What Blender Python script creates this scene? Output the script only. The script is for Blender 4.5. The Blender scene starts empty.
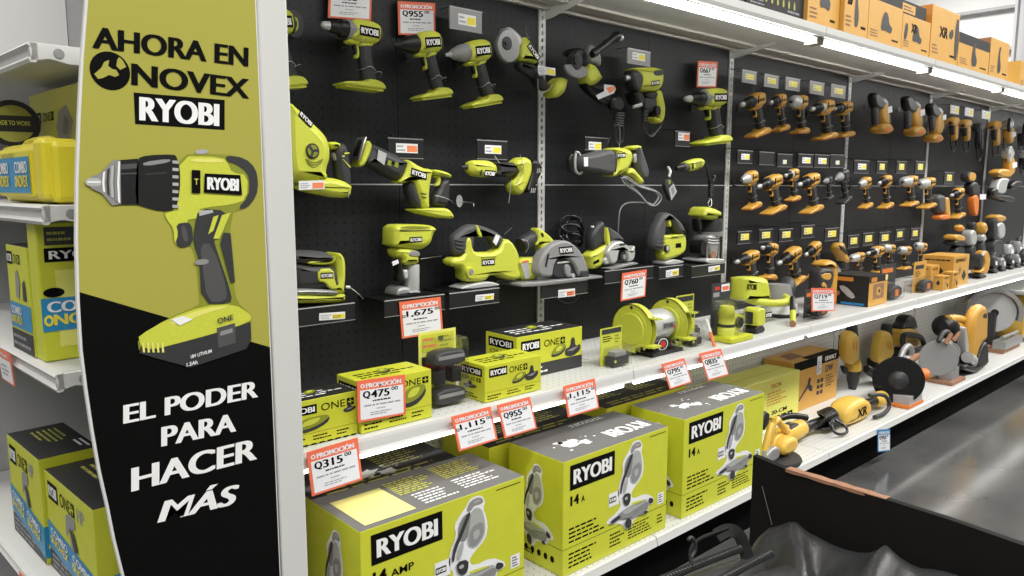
import bpy, bmesh, math, random
from mathutils import Vector, Matrix
from mathutils.geometry import tessellate_polygon
random.seed(7)
SC = bpy.context.scene
COL = SC.collection
# ---------------------------------------------------------------- camera, world, lights, exposure
CAMZ = 1.35
F = 755.0; PITCH = math.radians(7.6); YAW = math.radians(41.9)
cd = bpy.data.cameras.new('camera'); cam = bpy.data.objects.new('camera', cd); COL.objects.link(cam)
cam.location = (0, 0, CAMZ); cam.rotation_euler = (math.pi/2-PITCH, 0, -YAW)
cd.sensor_width = 36; cd.lens = F/1024*36; cd.clip_start = .02; cd.clip_end = 200
SC.camera = cam
SC.view_settings.view_transform = 'Standard'; SC.view_settings.look = 'None'
SC.view_settings.gamma = 1; SC.view_settings.use_curve_mapping = False
SC.view_settings.exposure = 0.13
W = bpy.data.worlds.new('world'); SC.world = W; W.use_nodes = True
W.node_tree.nodes['Background'].inputs[0].default_value = (.9, .93, 1, 1)
W.node_tree.nodes['Background'].inputs[1].default_value = .35
def area(name, loc, sx, sy, e, col=(1, .98, .94), rot=(0, 0, 0)):
    l = bpy.data.lights.new(name, 'AREA'); l.shape = 'RECTANGLE'; l.size = sx; l.size_y = sy
    l.energy = e; l.color = col
    o = bpy.data.objects.new(name, l); COL.objects.link(o); o.location = loc; o.rotation_euler = rot
    return o
LAMPS = [(-3, -1.6, 240, 5.6), (1, -1.6, 240, 5.6), (5, -1.6, 240, 5.6), (9, -1.6, 260, 5.6), (14, -1.6, 380, 5.6), (-2, 6, 400, 5.6), (3, 7, 500, 5.6), (9, 6, 400, 5.6), (24, 1, 1000, 9.3), (24, 9, 1000, 9.3)]  # last pair added out of view to brighten the far right wall
for x, y, e, z in LAMPS: area('ceiling_lamp_light', (x, y, z), 3.4, .9, e)

# ---------------------------------------------------------------- pixel rays of the photograph onto planes of the place
FW = Vector((math.sin(YAW)*math.cos(PITCH), math.cos(YAW)*math.cos(PITCH), -math.sin(PITCH)))
RT = Vector((math.cos(YAW), -math.sin(YAW), 0)); UP = RT.cross(FW)
def ray(x, y): return FW+RT*((x-512)/F)-UP*((y-288)/F)
def aY(x, y, Y):
    r = ray(x, y); r = r*(Y/r.y); return Vector((r.x, r.y, r.z+CAMZ))
def aX(x, y, X):
    r = ray(x, y); r = r*(X/r.x); return Vector((r.x, r.y, r.z+CAMZ))
def aZ(x, y, z):
    r = ray(x, y); r = r*((z-CAMZ)/r.z); return Vector((r.x, r.y, r.z+CAMZ))

# ---------------------------------------------------------------- materials
MATS = {}
def new_mat(name, col, rough=.5, metal=0, var=0, bump=0, scale=60, emit=0, alpha=1, trans=0, spec=.5):
    m = bpy.data.materials.new(name); m.use_nodes = True; nt = m.node_tree; b = nt.nodes['Principled BSDF']
    b.inputs['Base Color'].default_value = (*col, 1); b.inputs['Roughness'].default_value = rough
    b.inputs['Metallic'].default_value = metal; b.inputs['Alpha'].default_value = alpha
    b.inputs['Transmission Weight'].default_value = trans; b.inputs['Specular IOR Level'].default_value = spec
    if emit:
        b.inputs['Emission Color'].default_value = (*col, 1); b.inputs['Emission Strength'].default_value = emit
    if var or bump:
        tc = nt.nodes.new('ShaderNodeTexCoord'); n = nt.nodes.new('ShaderNodeTexNoise')
        n.inputs['Scale'].default_value = scale; n.inputs['Detail'].default_value = 4
        nt.links.new(tc.outputs['Object'], n.inputs['Vector'])
        if var:
            r = nt.nodes.new('ShaderNodeMixRGB'); r.blend_type = 'MULTIPLY'; r.inputs[0].default_value = 1
            mr = nt.nodes.new('ShaderNodeMapRange'); mr.inputs['From Min'].default_value = .3; mr.inputs['From Max'].default_value = .7
            mr.inputs['To Min'].default_value = 1-var; mr.inputs['To Max'].default_value = 1+var*.3
            nt.links.new(n.outputs['Fac'], mr.inputs['Value']); r.inputs[1].default_value = (*col, 1)
            nt.links.new(mr.outputs[0], r.inputs[2]); nt.links.new(r.outputs[0], b.inputs['Base Color'])
        if bump:
            bp = nt.nodes.new('ShaderNodeBump'); bp.inputs['Strength'].default_value = bump; bp.inputs['Distance'].default_value = .002
            nt.links.new(n.outputs['Fac'], bp.inputs['Height']); nt.links.new(bp.outputs[0], b.inputs['Normal'])
    MATS[name] = m; return m
def grid_mat(name, col, hole, rough=.45, pitch=.0254, rad=.0036, vaxis='z'):
    """painted panel with a square grid of small round holes (object space X and Z, or X and Y)"""
    m = new_mat(name, col, rough, spec=.35); nt = m.node_tree; b = nt.nodes['Principled BSDF']
    tc = nt.nodes.new('ShaderNodeTexCoord'); sp = nt.nodes.new('ShaderNodeSeparateXYZ'); nt.links.new(tc.outputs['Object'], sp.inputs[0])
    def mt(op, a, c=None, **k):
        n = nt.nodes.new('ShaderNodeMath'); n.operation = op
        for i, v in enumerate((a, c)):
            if v is None: continue
            if isinstance(v, (int, float)): n.inputs[i].default_value = v
            else: nt.links.new(v, n.inputs[i])
        return n.outputs[0]
    ds = []
    for ax in ('X', vaxis.upper()):
        f = mt('FRACT', mt('DIVIDE', sp.outputs[ax], pitch)); ds.append(mt('POWER', mt('SUBTRACT', f, .5), 2))
    d = mt('SQRT', mt('ADD', ds[0], ds[1])); h = mt('LESS_THAN', d, rad/pitch)
    mx = nt.nodes.new('ShaderNodeMixRGB'); nt.links.new(h, mx.inputs[0])
    mx.inputs[1].default_value = (*col, 1); mx.inputs[2].default_value = (*hole, 1)
    nt.links.new(mx.outputs[0], b.inputs['Base Color'])
    return m
N = new_mat
N('lime', (.58, .62, .06), .42, var=.06, bump=.05, scale=200)
N('lime_card', (.57, .60, .035), .45, var=.04, scale=20)
N('lime_pale', (.75, .74, .16), .5)
N('lime_print', (.40, .40, .075), .5)
N('lime_art', (.38, .36, .065), .6, spec=.2)
N('lime_shade', (.24, .27, .02), .5)
N('charcoal', (.030, .031, .033), .5, bump=.1, scale=300)
N('grey_rubber', (.07, .07, .072), .6, bump=.1, scale=300)
N('black', (.006, .006, .0065), .4)
N('black_gloss', (.01, .01, .011), .18)
N('black_print', (.003, .003, .003), .6, spec=.08)
N('card_black', (.009, .009, .0095), .6, var=.2, scale=15)
N('card_grey', (.17, .17, .165), .24)
N('kick_black', (.002, .002, .002), .8, spec=.05)
N('white', (.68, .68, .67), .45)
N('white_metal', (.60, .60, .585), .38, bump=.02, scale=90)
N('white_print', (.85, .85, .85), .5)
N('paper', (.80, .81, .84), .6)
N('paper_yellow', (.86, .80, .28), .5)
N('grey_text', (.30, .30, .33), .6)
N('promo_red', (.84, .17, .08), .5)
N('promo_orange', (.85, .25, .10), .5)
N('steel', (.55, .55, .54), .3, metal=.9)
N('grey_metal', (.33, .33, .33), .35, metal=.4)
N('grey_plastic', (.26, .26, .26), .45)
N('grey_panel', (.40, .40, .40), .5)
N('silver', (.52, .53, .52), .35, metal=.3)
N('yellow', (.74, .47, .075), .42, var=.06, bump=.05, scale=200)
N('yellow_tool', (.62, .33, .05), .42, var=.08, bump=.05, scale=200)
N('orange_card', (.66, .36, .07), .5, var=.05, scale=20)
N('orange_under', (.72, .20, .03), .5)
N('amber_print', (.62, .24, .03), .5)
N('pale_edge', (.30, .27, .22), .7)
N('brown_card', (.33, .17, .10), .8, var=.2, scale=60)
N('blue', (.02, .22, .50), .4)
N('red', (.55, .03, .02), .45)
N('beige_metal', (.55, .52, .46), .4)
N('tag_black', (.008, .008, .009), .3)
N('clear', (.95, .97, .97), .08, trans=.95, alpha=.16)
N('hose_black', (.01, .01, .01), .35)
N('tube_light', (1, .985, .95), .5, emit=16)
N('tube_lower', (1, .985, .95), .5, emit=6)
N('concrete_dark', (.06, .055, .05), .4)
grid_mat('peg_black', (.0115, .013, .0155), (.0012, .0012, .0012), .5, pitch=.030, rad=.0045)
grid_mat('peg_white', (.62, .62, .60), (.22, .22, .22), .5)
grid_mat('deck_white', (.62, .62, .60), (.30, .30, .29), .35, vaxis='y', rad=.0030)
def floor_mat():
    m = new_mat('polished_concrete', (.2, .2, .2), .16, spec=.6); nt = m.node_tree; b = nt.nodes['Principled BSDF']
    tc = nt.nodes.new('ShaderNodeTexCoord'); n = nt.nodes.new('ShaderNodeTexNoise'); n.inputs['Scale'].default_value = 1.6; n.inputs['Detail'].default_value = 8
    n2 = nt.nodes.new('ShaderNodeTexNoise'); n2.inputs['Scale'].default_value = 60; n2.inputs['Detail'].default_value = 3
    nt.links.new(tc.outputs['Object'], n.inputs['Vector']); nt.links.new(tc.outputs['Object'], n2.inputs['Vector'])
    cr = nt.nodes.new('ShaderNodeValToRGB'); nt.links.new(n.outputs['Fac'], cr.inputs[0])
    cr.color_ramp.elements[0].position = .3; cr.color_ramp.elements[0].color = (.06, .06, .06, 1)
    cr.color_ramp.elements[1].position = .75; cr.color_ramp.elements[1].color = (.135, .135, .13, 1)
    nt.links.new(cr.outputs[0], b.inputs['Base Color'])
    mr = nt.nodes.new('ShaderNodeMapRange'); mr.inputs['To Min'].default_value = .08; mr.inputs['To Max'].default_value = .20
    nt.links.new(n2.outputs['Fac'], mr.inputs['Value']); nt.links.new(mr.outputs[0], b.inputs['Roughness'])
floor_mat()

# ---------------------------------------------------------------- mesh builder
def chaikin(p, n):
    for _ in range(n):
        q = []
        for i in range(len(p)):
            a, b = Vector(p[i]), Vector(p[(i+1) % len(p)])
            q += [a*.75+b*.25, a*.25+b*.75]
        p = q
    return [Vector(v) for v in p]
def area2(p): return sum(p[i][0]*p[(i+1) % len(p)][1]-p[(i+1) % len(p)][0]*p[i][1] for i in range(len(p)))/2
def inset(p, d):
    n = len(p); off = []
    for i in range(n):
        a, b, c = p[i-1], p[i], p[(i+1) % n]
        e1 = b-a; e2 = c-b
        if e1.length < 1e-9 or e2.length < 1e-9: off.append(Vector((0, 0))); continue
        e1.normalize(); e2.normalize(); m = Vector((-e1.y-e2.y, e1.x+e2.x))
        if m.length < 1e-6: off.append(Vector((0, 0))); continue
        m.normalize(); off.append(m*(d/max(.6, m.dot(Vector((-e1.y, e1.x))))))
    k = [1.0]*n
    def ok(i, v):   # the moved point keeps its distance to every edge that is not its own
        q = p[i]+off[i]*v
        for j in range(n):
            if j == i or (j+1) % n == i: continue
            a, c = p[j], p[(j+1) % n]; e = c-a; L = e.length
            if L < 1e-9: continue
            t = max(0, min(1, (q-a).dot(e)/(L*L)))
            w = q-(a+e*t)
            if w.length < d*v*.55: return False
            # path crossing
            r = q-p[i]; den = r.x*e.y-r.y*e.x
            if abs(den) > 1e-12:
                u = p[i]-a; s1 = (u.x*e.y-u.y*e.x)/-den; s2 = (u.x*r.y-u.y*r.x)/-den
                if 0 < s1 < 1.6 and 0 <= s2 <= 1: return False
        return True
    for i in range(n):
        while k[i] > .05 and not ok(i, k[i]): k[i] *= .6
    for _ in range(3): k = [min(k[i], (k[i-1]+k[i]+k[(i+1) % n])/3) for i in range(n)]
    for _ in range(10):
        bad = False
        for i in range(n):
            j = (i+1) % n
            if ((p[j]+off[j]*k[j])-(p[i]+off[i]*k[i])).dot(p[j]-p[i]) < 0: k[i] *= .6; k[j] *= .6; bad = True
        if not bad: break
    return [p[i]+off[i]*k[i] for i in range(n)]
TXT = {}
def glyphs(s, off=.02, shear=0):
    k = (s, off, shear)
    if k not in TXT:
        c = bpy.data.curves.new('t', 'FONT'); c.body = s; c.offset = off; c.shear = shear; c.resolution_u = 5
        o = bpy.data.objects.new('t', c); COL.objects.link(o)
        bpy.context.view_layer.update()
        me = bpy.data.meshes.new_from_object(o.evaluated_get(bpy.context.evaluated_depsgraph_get()))
        v = [(q.co.x, q.co.y) for q in me.vertices]; f = [tuple(p.vertices) for p in me.polygons]
        x0 = min(a[0] for a in v); x1 = max(a[0] for a in v); y0 = min(a[1] for a in v); y1 = max(a[1] for a in v)
        TXT[k] = ([((a-x0)/(x1-x0), (b-y0)/(y1-y0)) for a, b in v], f)
        bpy.data.objects.remove(o); bpy.data.curves.remove(c); bpy.data.meshes.remove(me)
    return TXT[k]
class Fr:
    """a flat frame on a surface: origin, u edge, v edge; n points out of the surface"""
    def __init__(s, o, u, v, n=None):
        s.o = Vector(o); s.u = Vector(u); s.v = Vector(v); s.n = (s.u.cross(s.v)).normalized() if n is None else Vector(n)
    def p(s, a, b, l=1): return s.o+s.u*a+s.v*b+s.n*(.0004*l)
class MB:
    def __init__(s): s.V = []; s.F = []; s.M = []; s.S = []; s.T = None
    def add(s, v, f, m, sm=False):
        n = len(s.V)
        for q in v:
            q = Vector(q); s.V.append(s.T @ q if s.T else q)
        for q in f: s.F.append([i+n for i in q]); s.M.append(m); s.S.append(sm)
        return s
    def box(s, a, b, m, R=None):
        x0, y0, z0 = a; x1, y1, z1 = b
        v = [(x0, y0, z0), (x1, y0, z0), (x1, y1, z0), (x0, y1, z0), (x0, y0, z1), (x1, y0, z1), (x1, y1, z1), (x0, y1, z1)]
        if R: v = [R @ Vector(q) for q in v]
        f = [(0, 3, 2, 1), (4, 5, 6, 7), (0, 1, 5, 4), (1, 2, 6, 5), (2, 3, 7, 6), (3, 0, 4, 7)]
        if isinstance(m, dict):   # front (-y), left (-x), top, rest
            k = ['rest', 'top', 'front', 'rest', 'rest', 'left']
            s.add(v, f, m['rest'])
            for i, kk in enumerate(k): s.M[len(s.M)-6+i] = m.get(kk, m['rest'])
            return s
        return s.add(v, f, m)
    def rings(s, rs, m, sm=True, cap=True, close=False):
        n = len(rs[0]); v = [p for r in rs for p in r]; f = []
        for k in range(len(rs)-1+(1 if close else 0)):
            a = k*n; b = ((k+1) % len(rs))*n
            for i in range(n): f.append((a+i, a+(i+1) % n, b+(i+1) % n, b+i))
        s.add(v, f, m, sm)
        if cap and not close:
            s.add(rs[0], [tuple(range(n))[::-1]], m); s.add(rs[-1], [tuple(range(n))], m)
        return s
    def prism(s, pts, y, t, m, b=.004, sm=2, cm=None):
        """outline in X,Z (front face at y, thickness t towards +y), rounded edges b"""
        p = chaikin([Vector((q[0], q[1])) for q in pts], sm) if sm else [Vector((q[0], q[1])) for q in pts]
        if area2(p) < 0: p = p[::-1]
        b = min(b, t/2)
        L = [(1, 0), (.3, .3), (0, 1)] if b > 0 else [(0, 0)]
        rs = []
        q1 = inset(p, b) if b > 0 else p
        for i, j in L: rs.append([(q.x, y+b*j, q.y) for q in [u.lerp(w, i) for u, w in zip(p, q1)]])
        for i, j in L[::-1]: rs.append([(q.x, y+t-b*j, q.y) for q in [u.lerp(w, i) for u, w in zip(p, q1)]])
        n = len(p); s.rings(rs, m, True, False)
        tri = tessellate_polygon([[Vector((q.x, q.y, 0)) for q in p]])
        s.add(rs[0], tri, m); s.add(rs[-1], tri, m)
        return s
    def lathe(s, p0, p1, prof, m, n=20, cap=True):
        """prof: (t along p0->p1 in 0..1, radius)"""
        p0 = Vector(p0); p1 = Vector(p1); d = (p1-p0).normalized()
        a = d.cross(Vector((0, 0, 1)) if abs(d.z) < .9 else Vector((0, 1, 0))).normalized(); c = d.cross(a)
        rs = []
        for t, r in prof:
            o = p0.lerp(p1, t); rs.append([o+a*(r*math.cos(2*math.pi*i/n))+c*(r*math.sin(2*math.pi*i/n)) for i in range(n)])
        return s.rings(rs, m, True, cap)
    def tube(s, pts, r, m, n=8, sm=2, close=False):
        p = [Vector(q) for q in pts]
        for _ in range(sm):
            q = [] if close else [p[0]]
            for i in range(len(p)-(0 if close else 1)):
                a, b = p[i], p[(i+1) % len(p)]; q += [a*.75+b*.25, a*.25+b*.75]
            p = q if close else q+[p[-1]]
        rs = []; prev = None
        for i, c in enumerate(p):
            a = p[i-1] if (i or close) else c; b = p[(i+1) % len(p)] if (i < len(p)-1 or close) else c
            d = (b-a); d = d.normalized() if d.length > 1e-9 else Vector((1, 0, 0))
            x = prev-d*prev.dot(d) if prev else d.orthogonal()
            x.normalize(); prev = x; y = d.cross(x)
            rs.append([c+x*(r*math.cos(2*math.pi*k/n))+y*(r*math.sin(2*math.pi*k/n)) for k in range(n)])
        return s.rings(rs, m, True, True, close)
    def ball(s, c, r, m, n=16, sc=(1, 1, 1)):
        rs = []
        for j in range(1, n//2):
            a = math.pi*j/(n//2)
            rs.append([Vector(c)+Vector((r*sc[0]*math.sin(a)*math.cos(2*math.pi*i/n), r*sc[1]*math.sin(a)*math.sin(2*math.pi*i/n), r*sc[2]*math.cos(a))) for i in range(n)])
        return s.rings(rs, m)
    # flat prints on a frame
    def poly(s, fr, pts, m, l=1): return s.add([fr.p(a, b, l) for a, b in pts], [tuple(range(len(pts)))], m)
    def rect(s, fr, a0, b0, a1, b1, m, l=1): return s.poly(fr, [(a0, b0), (a1, b0), (a1, b1), (a0, b1)], m, l)
    def text(s, fr, t, a, b, w, h, m, l=2, off=.02, shear=0, rot=0):
        bold = off >= .03; v, f = glyphs(t, .004 if bold else off, shear)
        k = .06*h*fr.v.length/fr.u.length if bold else 0   # bold: three strikes side by side
        for i, d in enumerate((-k, 0, k) if bold else (0,)): s.add([fr.p(a+k+d+x*(w-2*k), b+y*h, l+.3*i) for x, y in v], f, m)
        return s
    def disc(s, fr, a, b, ra, rb, m, l=1, n=20, hole=0):
        if hole:
            v = [fr.p(a+ra*k*math.cos(2*math.pi*i/n), b+rb*k*math.sin(2*math.pi*i/n), l) for k in (1, hole) for i in range(n)]
            return s.add(v, [(i, (i+1) % n, n+(i+1) % n, n+i) for i in range(n)], m)
        return s.poly(fr, [(a+ra*math.cos(2*math.pi*i/n), b+rb*math.sin(2*math.pi*i/n)) for i in range(n)], m, l)
    def build(s, name, parent=None, origin=None, bevel=0, recalc=False, **props):
        o0 = Vector(origin) if origin is not None else (Vector(parent['_o']) if parent is not None and '_o' in parent else None)
        if o0 is None:
            xs = [v.x for v in s.V]; ys = [v.y for v in s.V]; zs = [v.z for v in s.V]
            o0 = Vector(((min(xs)+max(xs))/2, (min(ys)+max(ys))/2, min(zs)))
        me = bpy.data.meshes.new(name); me.from_pydata([tuple(v-o0) for v in s.V], [], s.F)
        names = []
        for m in s.M:
            if m not in names: names.append(m)
        for m in names: me.materials.append(MATS[m])
        for p, m, sm in zip(me.polygons, s.M, s.S): p.material_index = names.index(m); p.use_smooth = sm
        if recalc:
            bm = bmesh.new(); bm.from_mesh(me); bmesh.ops.recalc_face_normals(bm, faces=[f for f in bm.faces if len(f.verts) > 0]); bm.to_mesh(me); bm.free()
        o = bpy.data.objects.new(name, me); COL.objects.link(o)
        if parent is not None: o.parent = parent
        else: o.location = o0
        if bevel:
            b = o.modifiers.new('bevel', 'BEVEL'); b.width = bevel; b.segments = 2; b.limit_method = 'ANGLE'; b.angle_limit = .7
        o['_o'] = tuple(o0)
        for k, v in props.items(): o[k] = v
        return o
def thing(name, label, cat, loc, group=None):
    o = bpy.data.objects.new(name, None); COL.objects.link(o); o.location = loc; o.empty_display_size = .05
    o['label'] = label; o['category'] = cat; o['_o'] = tuple(loc)
    if group: o['group'] = group
    return o
def copy_tree(o, parent=None):
    c = o.copy(); COL.objects.link(c); c.parent = parent
    for ch in list(o.children): copy_tree(ch, c)
    return c
def T(x0, y0, s=6.4):
    """turns crop points into photograph pixels"""
    return lambda *p: [(x0+a/s, y0+b/s) for a, b in p]
def pz(px, Y):
    return [(lambda q: (q.x, q.z))(aY(a, b, Y)) for a, b in px]
# ================================================================ the room
def struct(name, mb, **k): return mb.build(name, kind='structure', **k)
struct('floor', MB().box((-12, -10, -.05), (30, 16, 0), 'polished_concrete'))
N('wall_paint', (.8, .8, .79), .7); N('ceiling_paint', (.75, .75, .75), .7); N('beam_grey', (.42, .42, .43), .6)
struct('wall_back', MB().box((-12, 16, 0), (30, 16.2, 9.5), 'wall_paint'))
struct('wall_right', MB().box((30, -10, 0), (30.2, 16, 9.5), 'wall_paint'))
struct('wall_left', MB().box((-12.2, -10, 0), (-12, 16, 9.5), 'wall_paint'))
struct('wall_front', MB().box((-12, -10.2, 0), (30, -10, 9.5), 'wall_paint'))
struct('ceiling', MB().box((-12, -10, 9.5), (30, 16, 9.6), 'ceiling_paint'))
for i in range(5):
    struct('trim_%d' % (i+1), MB().box((29.7, -10, 3.2+1.35*i), (30, 16, 3.3+1.35*i), 'beam_grey'))
for i, y in enumerate((2.5, 7.6, 12.8)):
    b = MB()
    b.box((29.2, y, 0), (29.6, y+.08, 9.5), 'beam_grey').box((29.2, y+.4, 0), (29.6, y+.48, 9.5), 'beam_grey').box((29.35, y+.08, 0), (29.45, y+.4, 9.5), 'beam_grey')
    struct('column', b)
for x, y, e, z in LAMPS:
    MB().box((x-1.7, y-.45, z+.06), (x+1.7, y+.45, z+.12), 'white_metal').box((x-1.4, y-.01, z+.12), (x-1.38, y+.01, 9.5), 'white_metal').box((x+1.38, y-.01, z+.12), (x+1.4, y+.01, 9.5), 'white_metal').build('ceiling_lamp', label='long white ceiling lamp over the shop floor, the farthest pair added to brighten the wall', category='ceiling lamp', group='overhead shop lamps')

# ================================================================ the gondola
BX = [.712, 1.934, 3.152, 4.372, 5.592, 6.812, 8.03, 9.25]
ZM = .75; ZT = 1.985; ZD = .205; YW = 2.0
ordn = ['first', 'second', 'third', 'fourth', 'fifth', 'sixth', 'seventh', 'eighth']
for i in range(7):
    x0, x1 = BX[i], BX[i+1]; xm = (x0+x1)/2
    t = thing('pegboard_panel', 'black pegboard back panel of the %s shelf bay counted from the poster' % ordn[i], 'pegboard', (xm, YW, ZM), 'black pegboard panels')
    for a, b in ((x0+.016, xm-.0012), (xm+.0012, x1-.016)):
        MB().box((a, YW, ZM), (b, YW+.018, 1.357), 'peg_black').build('panel', t)
        MB().box((a, YW, 1.3595), (b, YW+.018, 1.984), 'peg_black').build('panel', t)
    MB().box((x0+.016, YW-.002, 1.3565), (x1-.016, YW+.004, 1.3605), 'grey_panel').build('seam_strip', t)
    o = MB().box((x0+.016, YW, ZD), (x1-.016, YW+.018, ZM-.032), 'peg_white').build('back_panel')
    o['label'] = 'white perforated lower back panel of the %s shelf bay from the poster' % ordn[i]; o['category'] = 'back panel'; o['group'] = 'white lower back panels'
for i, x in enumerate(BX):
    b = MB(); b.box((x-.016, YW-.006, 0), (x-.004, YW+.03, 2.0), 'white_metal'); b.box((x+.004, YW-.006, 0), (x+.016, YW+.03, 2.0), 'white_metal')
    b.box((x-.004, YW+.002, 0), (x+.004, YW+.03, 2.0), 'black')
    z = .02
    while z < 1.97: b.box((x-.004, YW-.006, z), (x+.004, YW+.003, z+.012), 'white_metal'); z += .0254
    o = b.build('shelf_upright'); o['label'] = 'white slotted upright post, the %s one counted from the poster' % ordn[i]; o['category'] = 'upright'; o['group'] = 'slotted uprights'
def lathe_tube(b, x0, x1, y, z, r, m): b.lathe((x0, y, z), (x1, y, z), [(0, r), (1, r)], m, 10)
for i in range(7):
    x0, x1 = BX[i]+.002, BX[i+1]-.002; xm = (x0+x1)/2
    # top shelf with its lamp
    t = thing('top_shelf', 'white top shelf with lamp underneath over the %s bay from the poster' % ordn[i], 'shelf', (xm, 1.8, ZT), 'white top shelves')
    b = MB().box((x0, 1.575, ZT), (x1, YW+.01, ZT+.006), 'white_metal').box((x0, YW-.03, 1.970), (x1, YW-.008, ZT), 'beige_metal').box((x0, YW-.12, 1.976), (x1, YW-.06, ZT), 'beige_metal')
    b.build('shelf_board', t)
    b = MB(); pr = [(1.557, ZT-.012), (1.552, ZT+.002), (1.552, ZT+.028), (1.560, ZT+.032), (1.566, ZT+.028), (1.566, ZT+.006), (1.575, ZT+.006), (1.575, ZT-.012)]
    b.rings([[(x, y, z) for y, z in pr] for x in (x0, x1)], 'white_metal', False); b.build('front_lip', t)
    b = MB().box((x0+.03, 1.575, ZT-.014), (x1-.03, 1.64, ZT), 'grey_plastic'); b.box((x0+.02, 1.575, ZT-.04), (x0+.03, 1.63, ZT), 'white_metal').box((x1-.03, 1.575, ZT-.04), (x1-.02, 1.63, ZT), 'white_metal')
    h = b.build('lamp_holder', t)
    b = MB(); lathe_tube(b, x0+.031, x1-.031, 1.602, ZT-.026, .0085, 'tube_light'); b.build('light_tube', h)
    for x in (x0+.012,):
        b = MB().prism([(0, 0), (.03, 0), (.44, .02), (.44, .045), (0, .07)], 0, .004, 'white_metal', b=0, sm=0)
        o = MB()
        for q in range(1):
            o.rings([[(x+dx, YW-.006-y, ZT-.045+z) for y, z in [(0, 0), (.03, .002), (.20, .036), (.20, .044), (0, .044)]] for dx in (0, .004)], 'white_metal', False)
        o.build('bracket', t)
    # middle shelf
    t = thing('middle_shelf', 'white middle shelf with lit front edge in the %s bay from the poster' % ordn[i], 'shelf', (xm, 1.8, ZM-.03), 'white middle shelves')
    MB().box((x0, 1.56, ZM-.008), (x1, YW-.002, ZM-.0012), 'deck_white').build('shelf_board', t)
    b = MB(); pr = [(1.553, ZM-.002), (1.556, ZM-.0002), (1.562, ZM-.001), (1.562, ZM-.034), (1.551, ZM-.040), (1.545, ZM-.038), (1.549, ZM-.031), (1.551, ZM-.010)]
    b.rings([[(x, y, z) for y, z in pr] for x in (x0, x1)], 'white_metal', False); b.build('price_channel', t)
    h = MB().box((x0+.02, 1.565, ZM-.040), (x1-.02, 1.60, ZM-.030), 'white_metal').build('lamp_holder', t)
    b = MB(); lathe_tube(b, x0+.03, x1-.03, 1.574, ZM-.050, .0095, 'tube_lower'); b.build('light_tube', h)
    # bottom shelf
    t = thing('bottom_shelf', 'deep white bottom shelf deck of the %s bay from the poster' % ordn[i], 'shelf', (xm, 1.75, 0), 'white bottom shelves')
    MB().box((x0, 1.452, ZD-.01), (x1, YW-.002, ZD-.0012), 'deck_white').build('shelf_board', t)
    b = MB(); pr = [(1.440, ZD-.004), (1.446, ZD-.0005), (1.453, ZD-.001), (1.453, ZD-.03), (1.442, ZD-.034), (1.434, ZD-.030), (1.436, ZD-.022)]
    b.rings([[(x, y, z) for y, z in pr] for x in (x0, x1)], 'white_metal', False); b.build('price_channel', t)
    MB().box((x0, 1.50, 0), (x1, 1.51, ZD-.012), 'kick_black').build('kick_plate', t)
o = MB().box((.688, 1.602, 0), (.694, 2.56, 2.0), 'white_metal').build('gondola_end_panel'); o['label'] = 'tall white metal panel closing the end of the shelf run behind the poster'; o['category'] = 'panel'

# ================================================================ poster and its post
o = MB().box((.633, 1.425, 0), (.693, 1.60, 2.25), 'white_metal').build('end_post', bevel=.004); o['label'] = 'wide white vertical post right beside the drill poster'; o['category'] = 'post'
PY = 1.42
edge = [(85, -60), (85.5, 0), (81, 60), (78, 120), (76, 180), (75.5, 240), (77, 300), (80, 350), (85, 390), (91, 430), (98, 470), (106, 505), (113, 540), (122, 576), (146, 650)]
left = pz(edge, PY); XR = .628
def lx(z):
    for (xa, za), (xb, zb) in zip(left, left[1:]):
        if zb <= z <= za: return xa+(xb-xa)*(z-za)/(zb-za)
    return left[-1][0]
t = thing('advertising_poster', 'tall lime and black printed poster with curved left edge and a big drill picture', 'poster', (.48, PY, left[-1][1]))
b = MB(); b.prism([(XR, left[0][1])]+left+[(XR, left[-1][1])], PY, .012, 'white', b=0, sm=0); b.build('board', t)
PF = Fr((0, PY, 0), (1, 0, 0), (0, 0, 1), (0, -1, 0))
b = MB()
d1 = pz([(80, 292)], PY)[0]; d2 = pz([(277, 346)], PY)[0]
i0 = [(x+.004, z) for x, z in left]
top = [q for q in i0 if q[1] > d1[1]]; bot = [q for q in i0 if q[1] <= d1[1]]
b.poly(PF, [(XR-.002, top[0][1])]+top+[(lx(d1[1])+.004, d1[1]), (XR-.002, d2[1])], 'lime_art')
b.poly(PF, [(lx(d1[1])+.004, d1[1])]+bot+[(XR-.002, bot[-1][1]), (XR-.002, d2[1])], 'black_print')
b.build('print', t)
def ptext(b, s, bl, br, tl, m, off=.03, l=3, shear=0):
    """text spanning pixel corners bottom-left, bottom-right, top-left on the poster"""
    p0, p1, p2 = aY(*bl, PY), aY(*br, PY), aY(*tl, PY)
    f = Fr(p0, p1-p0, p2-p0, (0, -1, 0)); b.text(f, s, 0, 0, 1, 1, m, l, off, shear)
b = MB()
ptext(b, 'AHORA EN', (92, 48), (248, 67), (92, 26), 'black_print', .045)
b.build('lettering', t, label='black headline lettering'); b = MB()
ptext(b, 'NOVEX', (131, 85), (249, 99), (131, 63), 'black_print', .06)
b.build('shop_name', t, label='black shop name lettering')
b = MB()
c = pz([(110, 71)], PY)[0]; r = .031
b.disc(PF, c[0], c[1], r, r*1.02, 'black_print', 2, 28)
for pts in ([(94, 74), (101, 68), (104, 62), (109, 60), (108, 66), (112, 69), (116, 70), (119, 75), (115, 77), (109, 75), (103, 78), (98, 79)],
            [(119, 57), (123, 61), (126, 67), (120, 70), (116, 66), (117, 60)]): b.poly(PF, pz(pts, PY), 'lime_art', 3)
b.build('emblem', t, label='round black emblem')
b = MB(); b.poly(PF, pz([(133.5, 92.5), (224.5, 100), (224.5, 130), (135, 124)], PY), 'black_print', 2)
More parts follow.
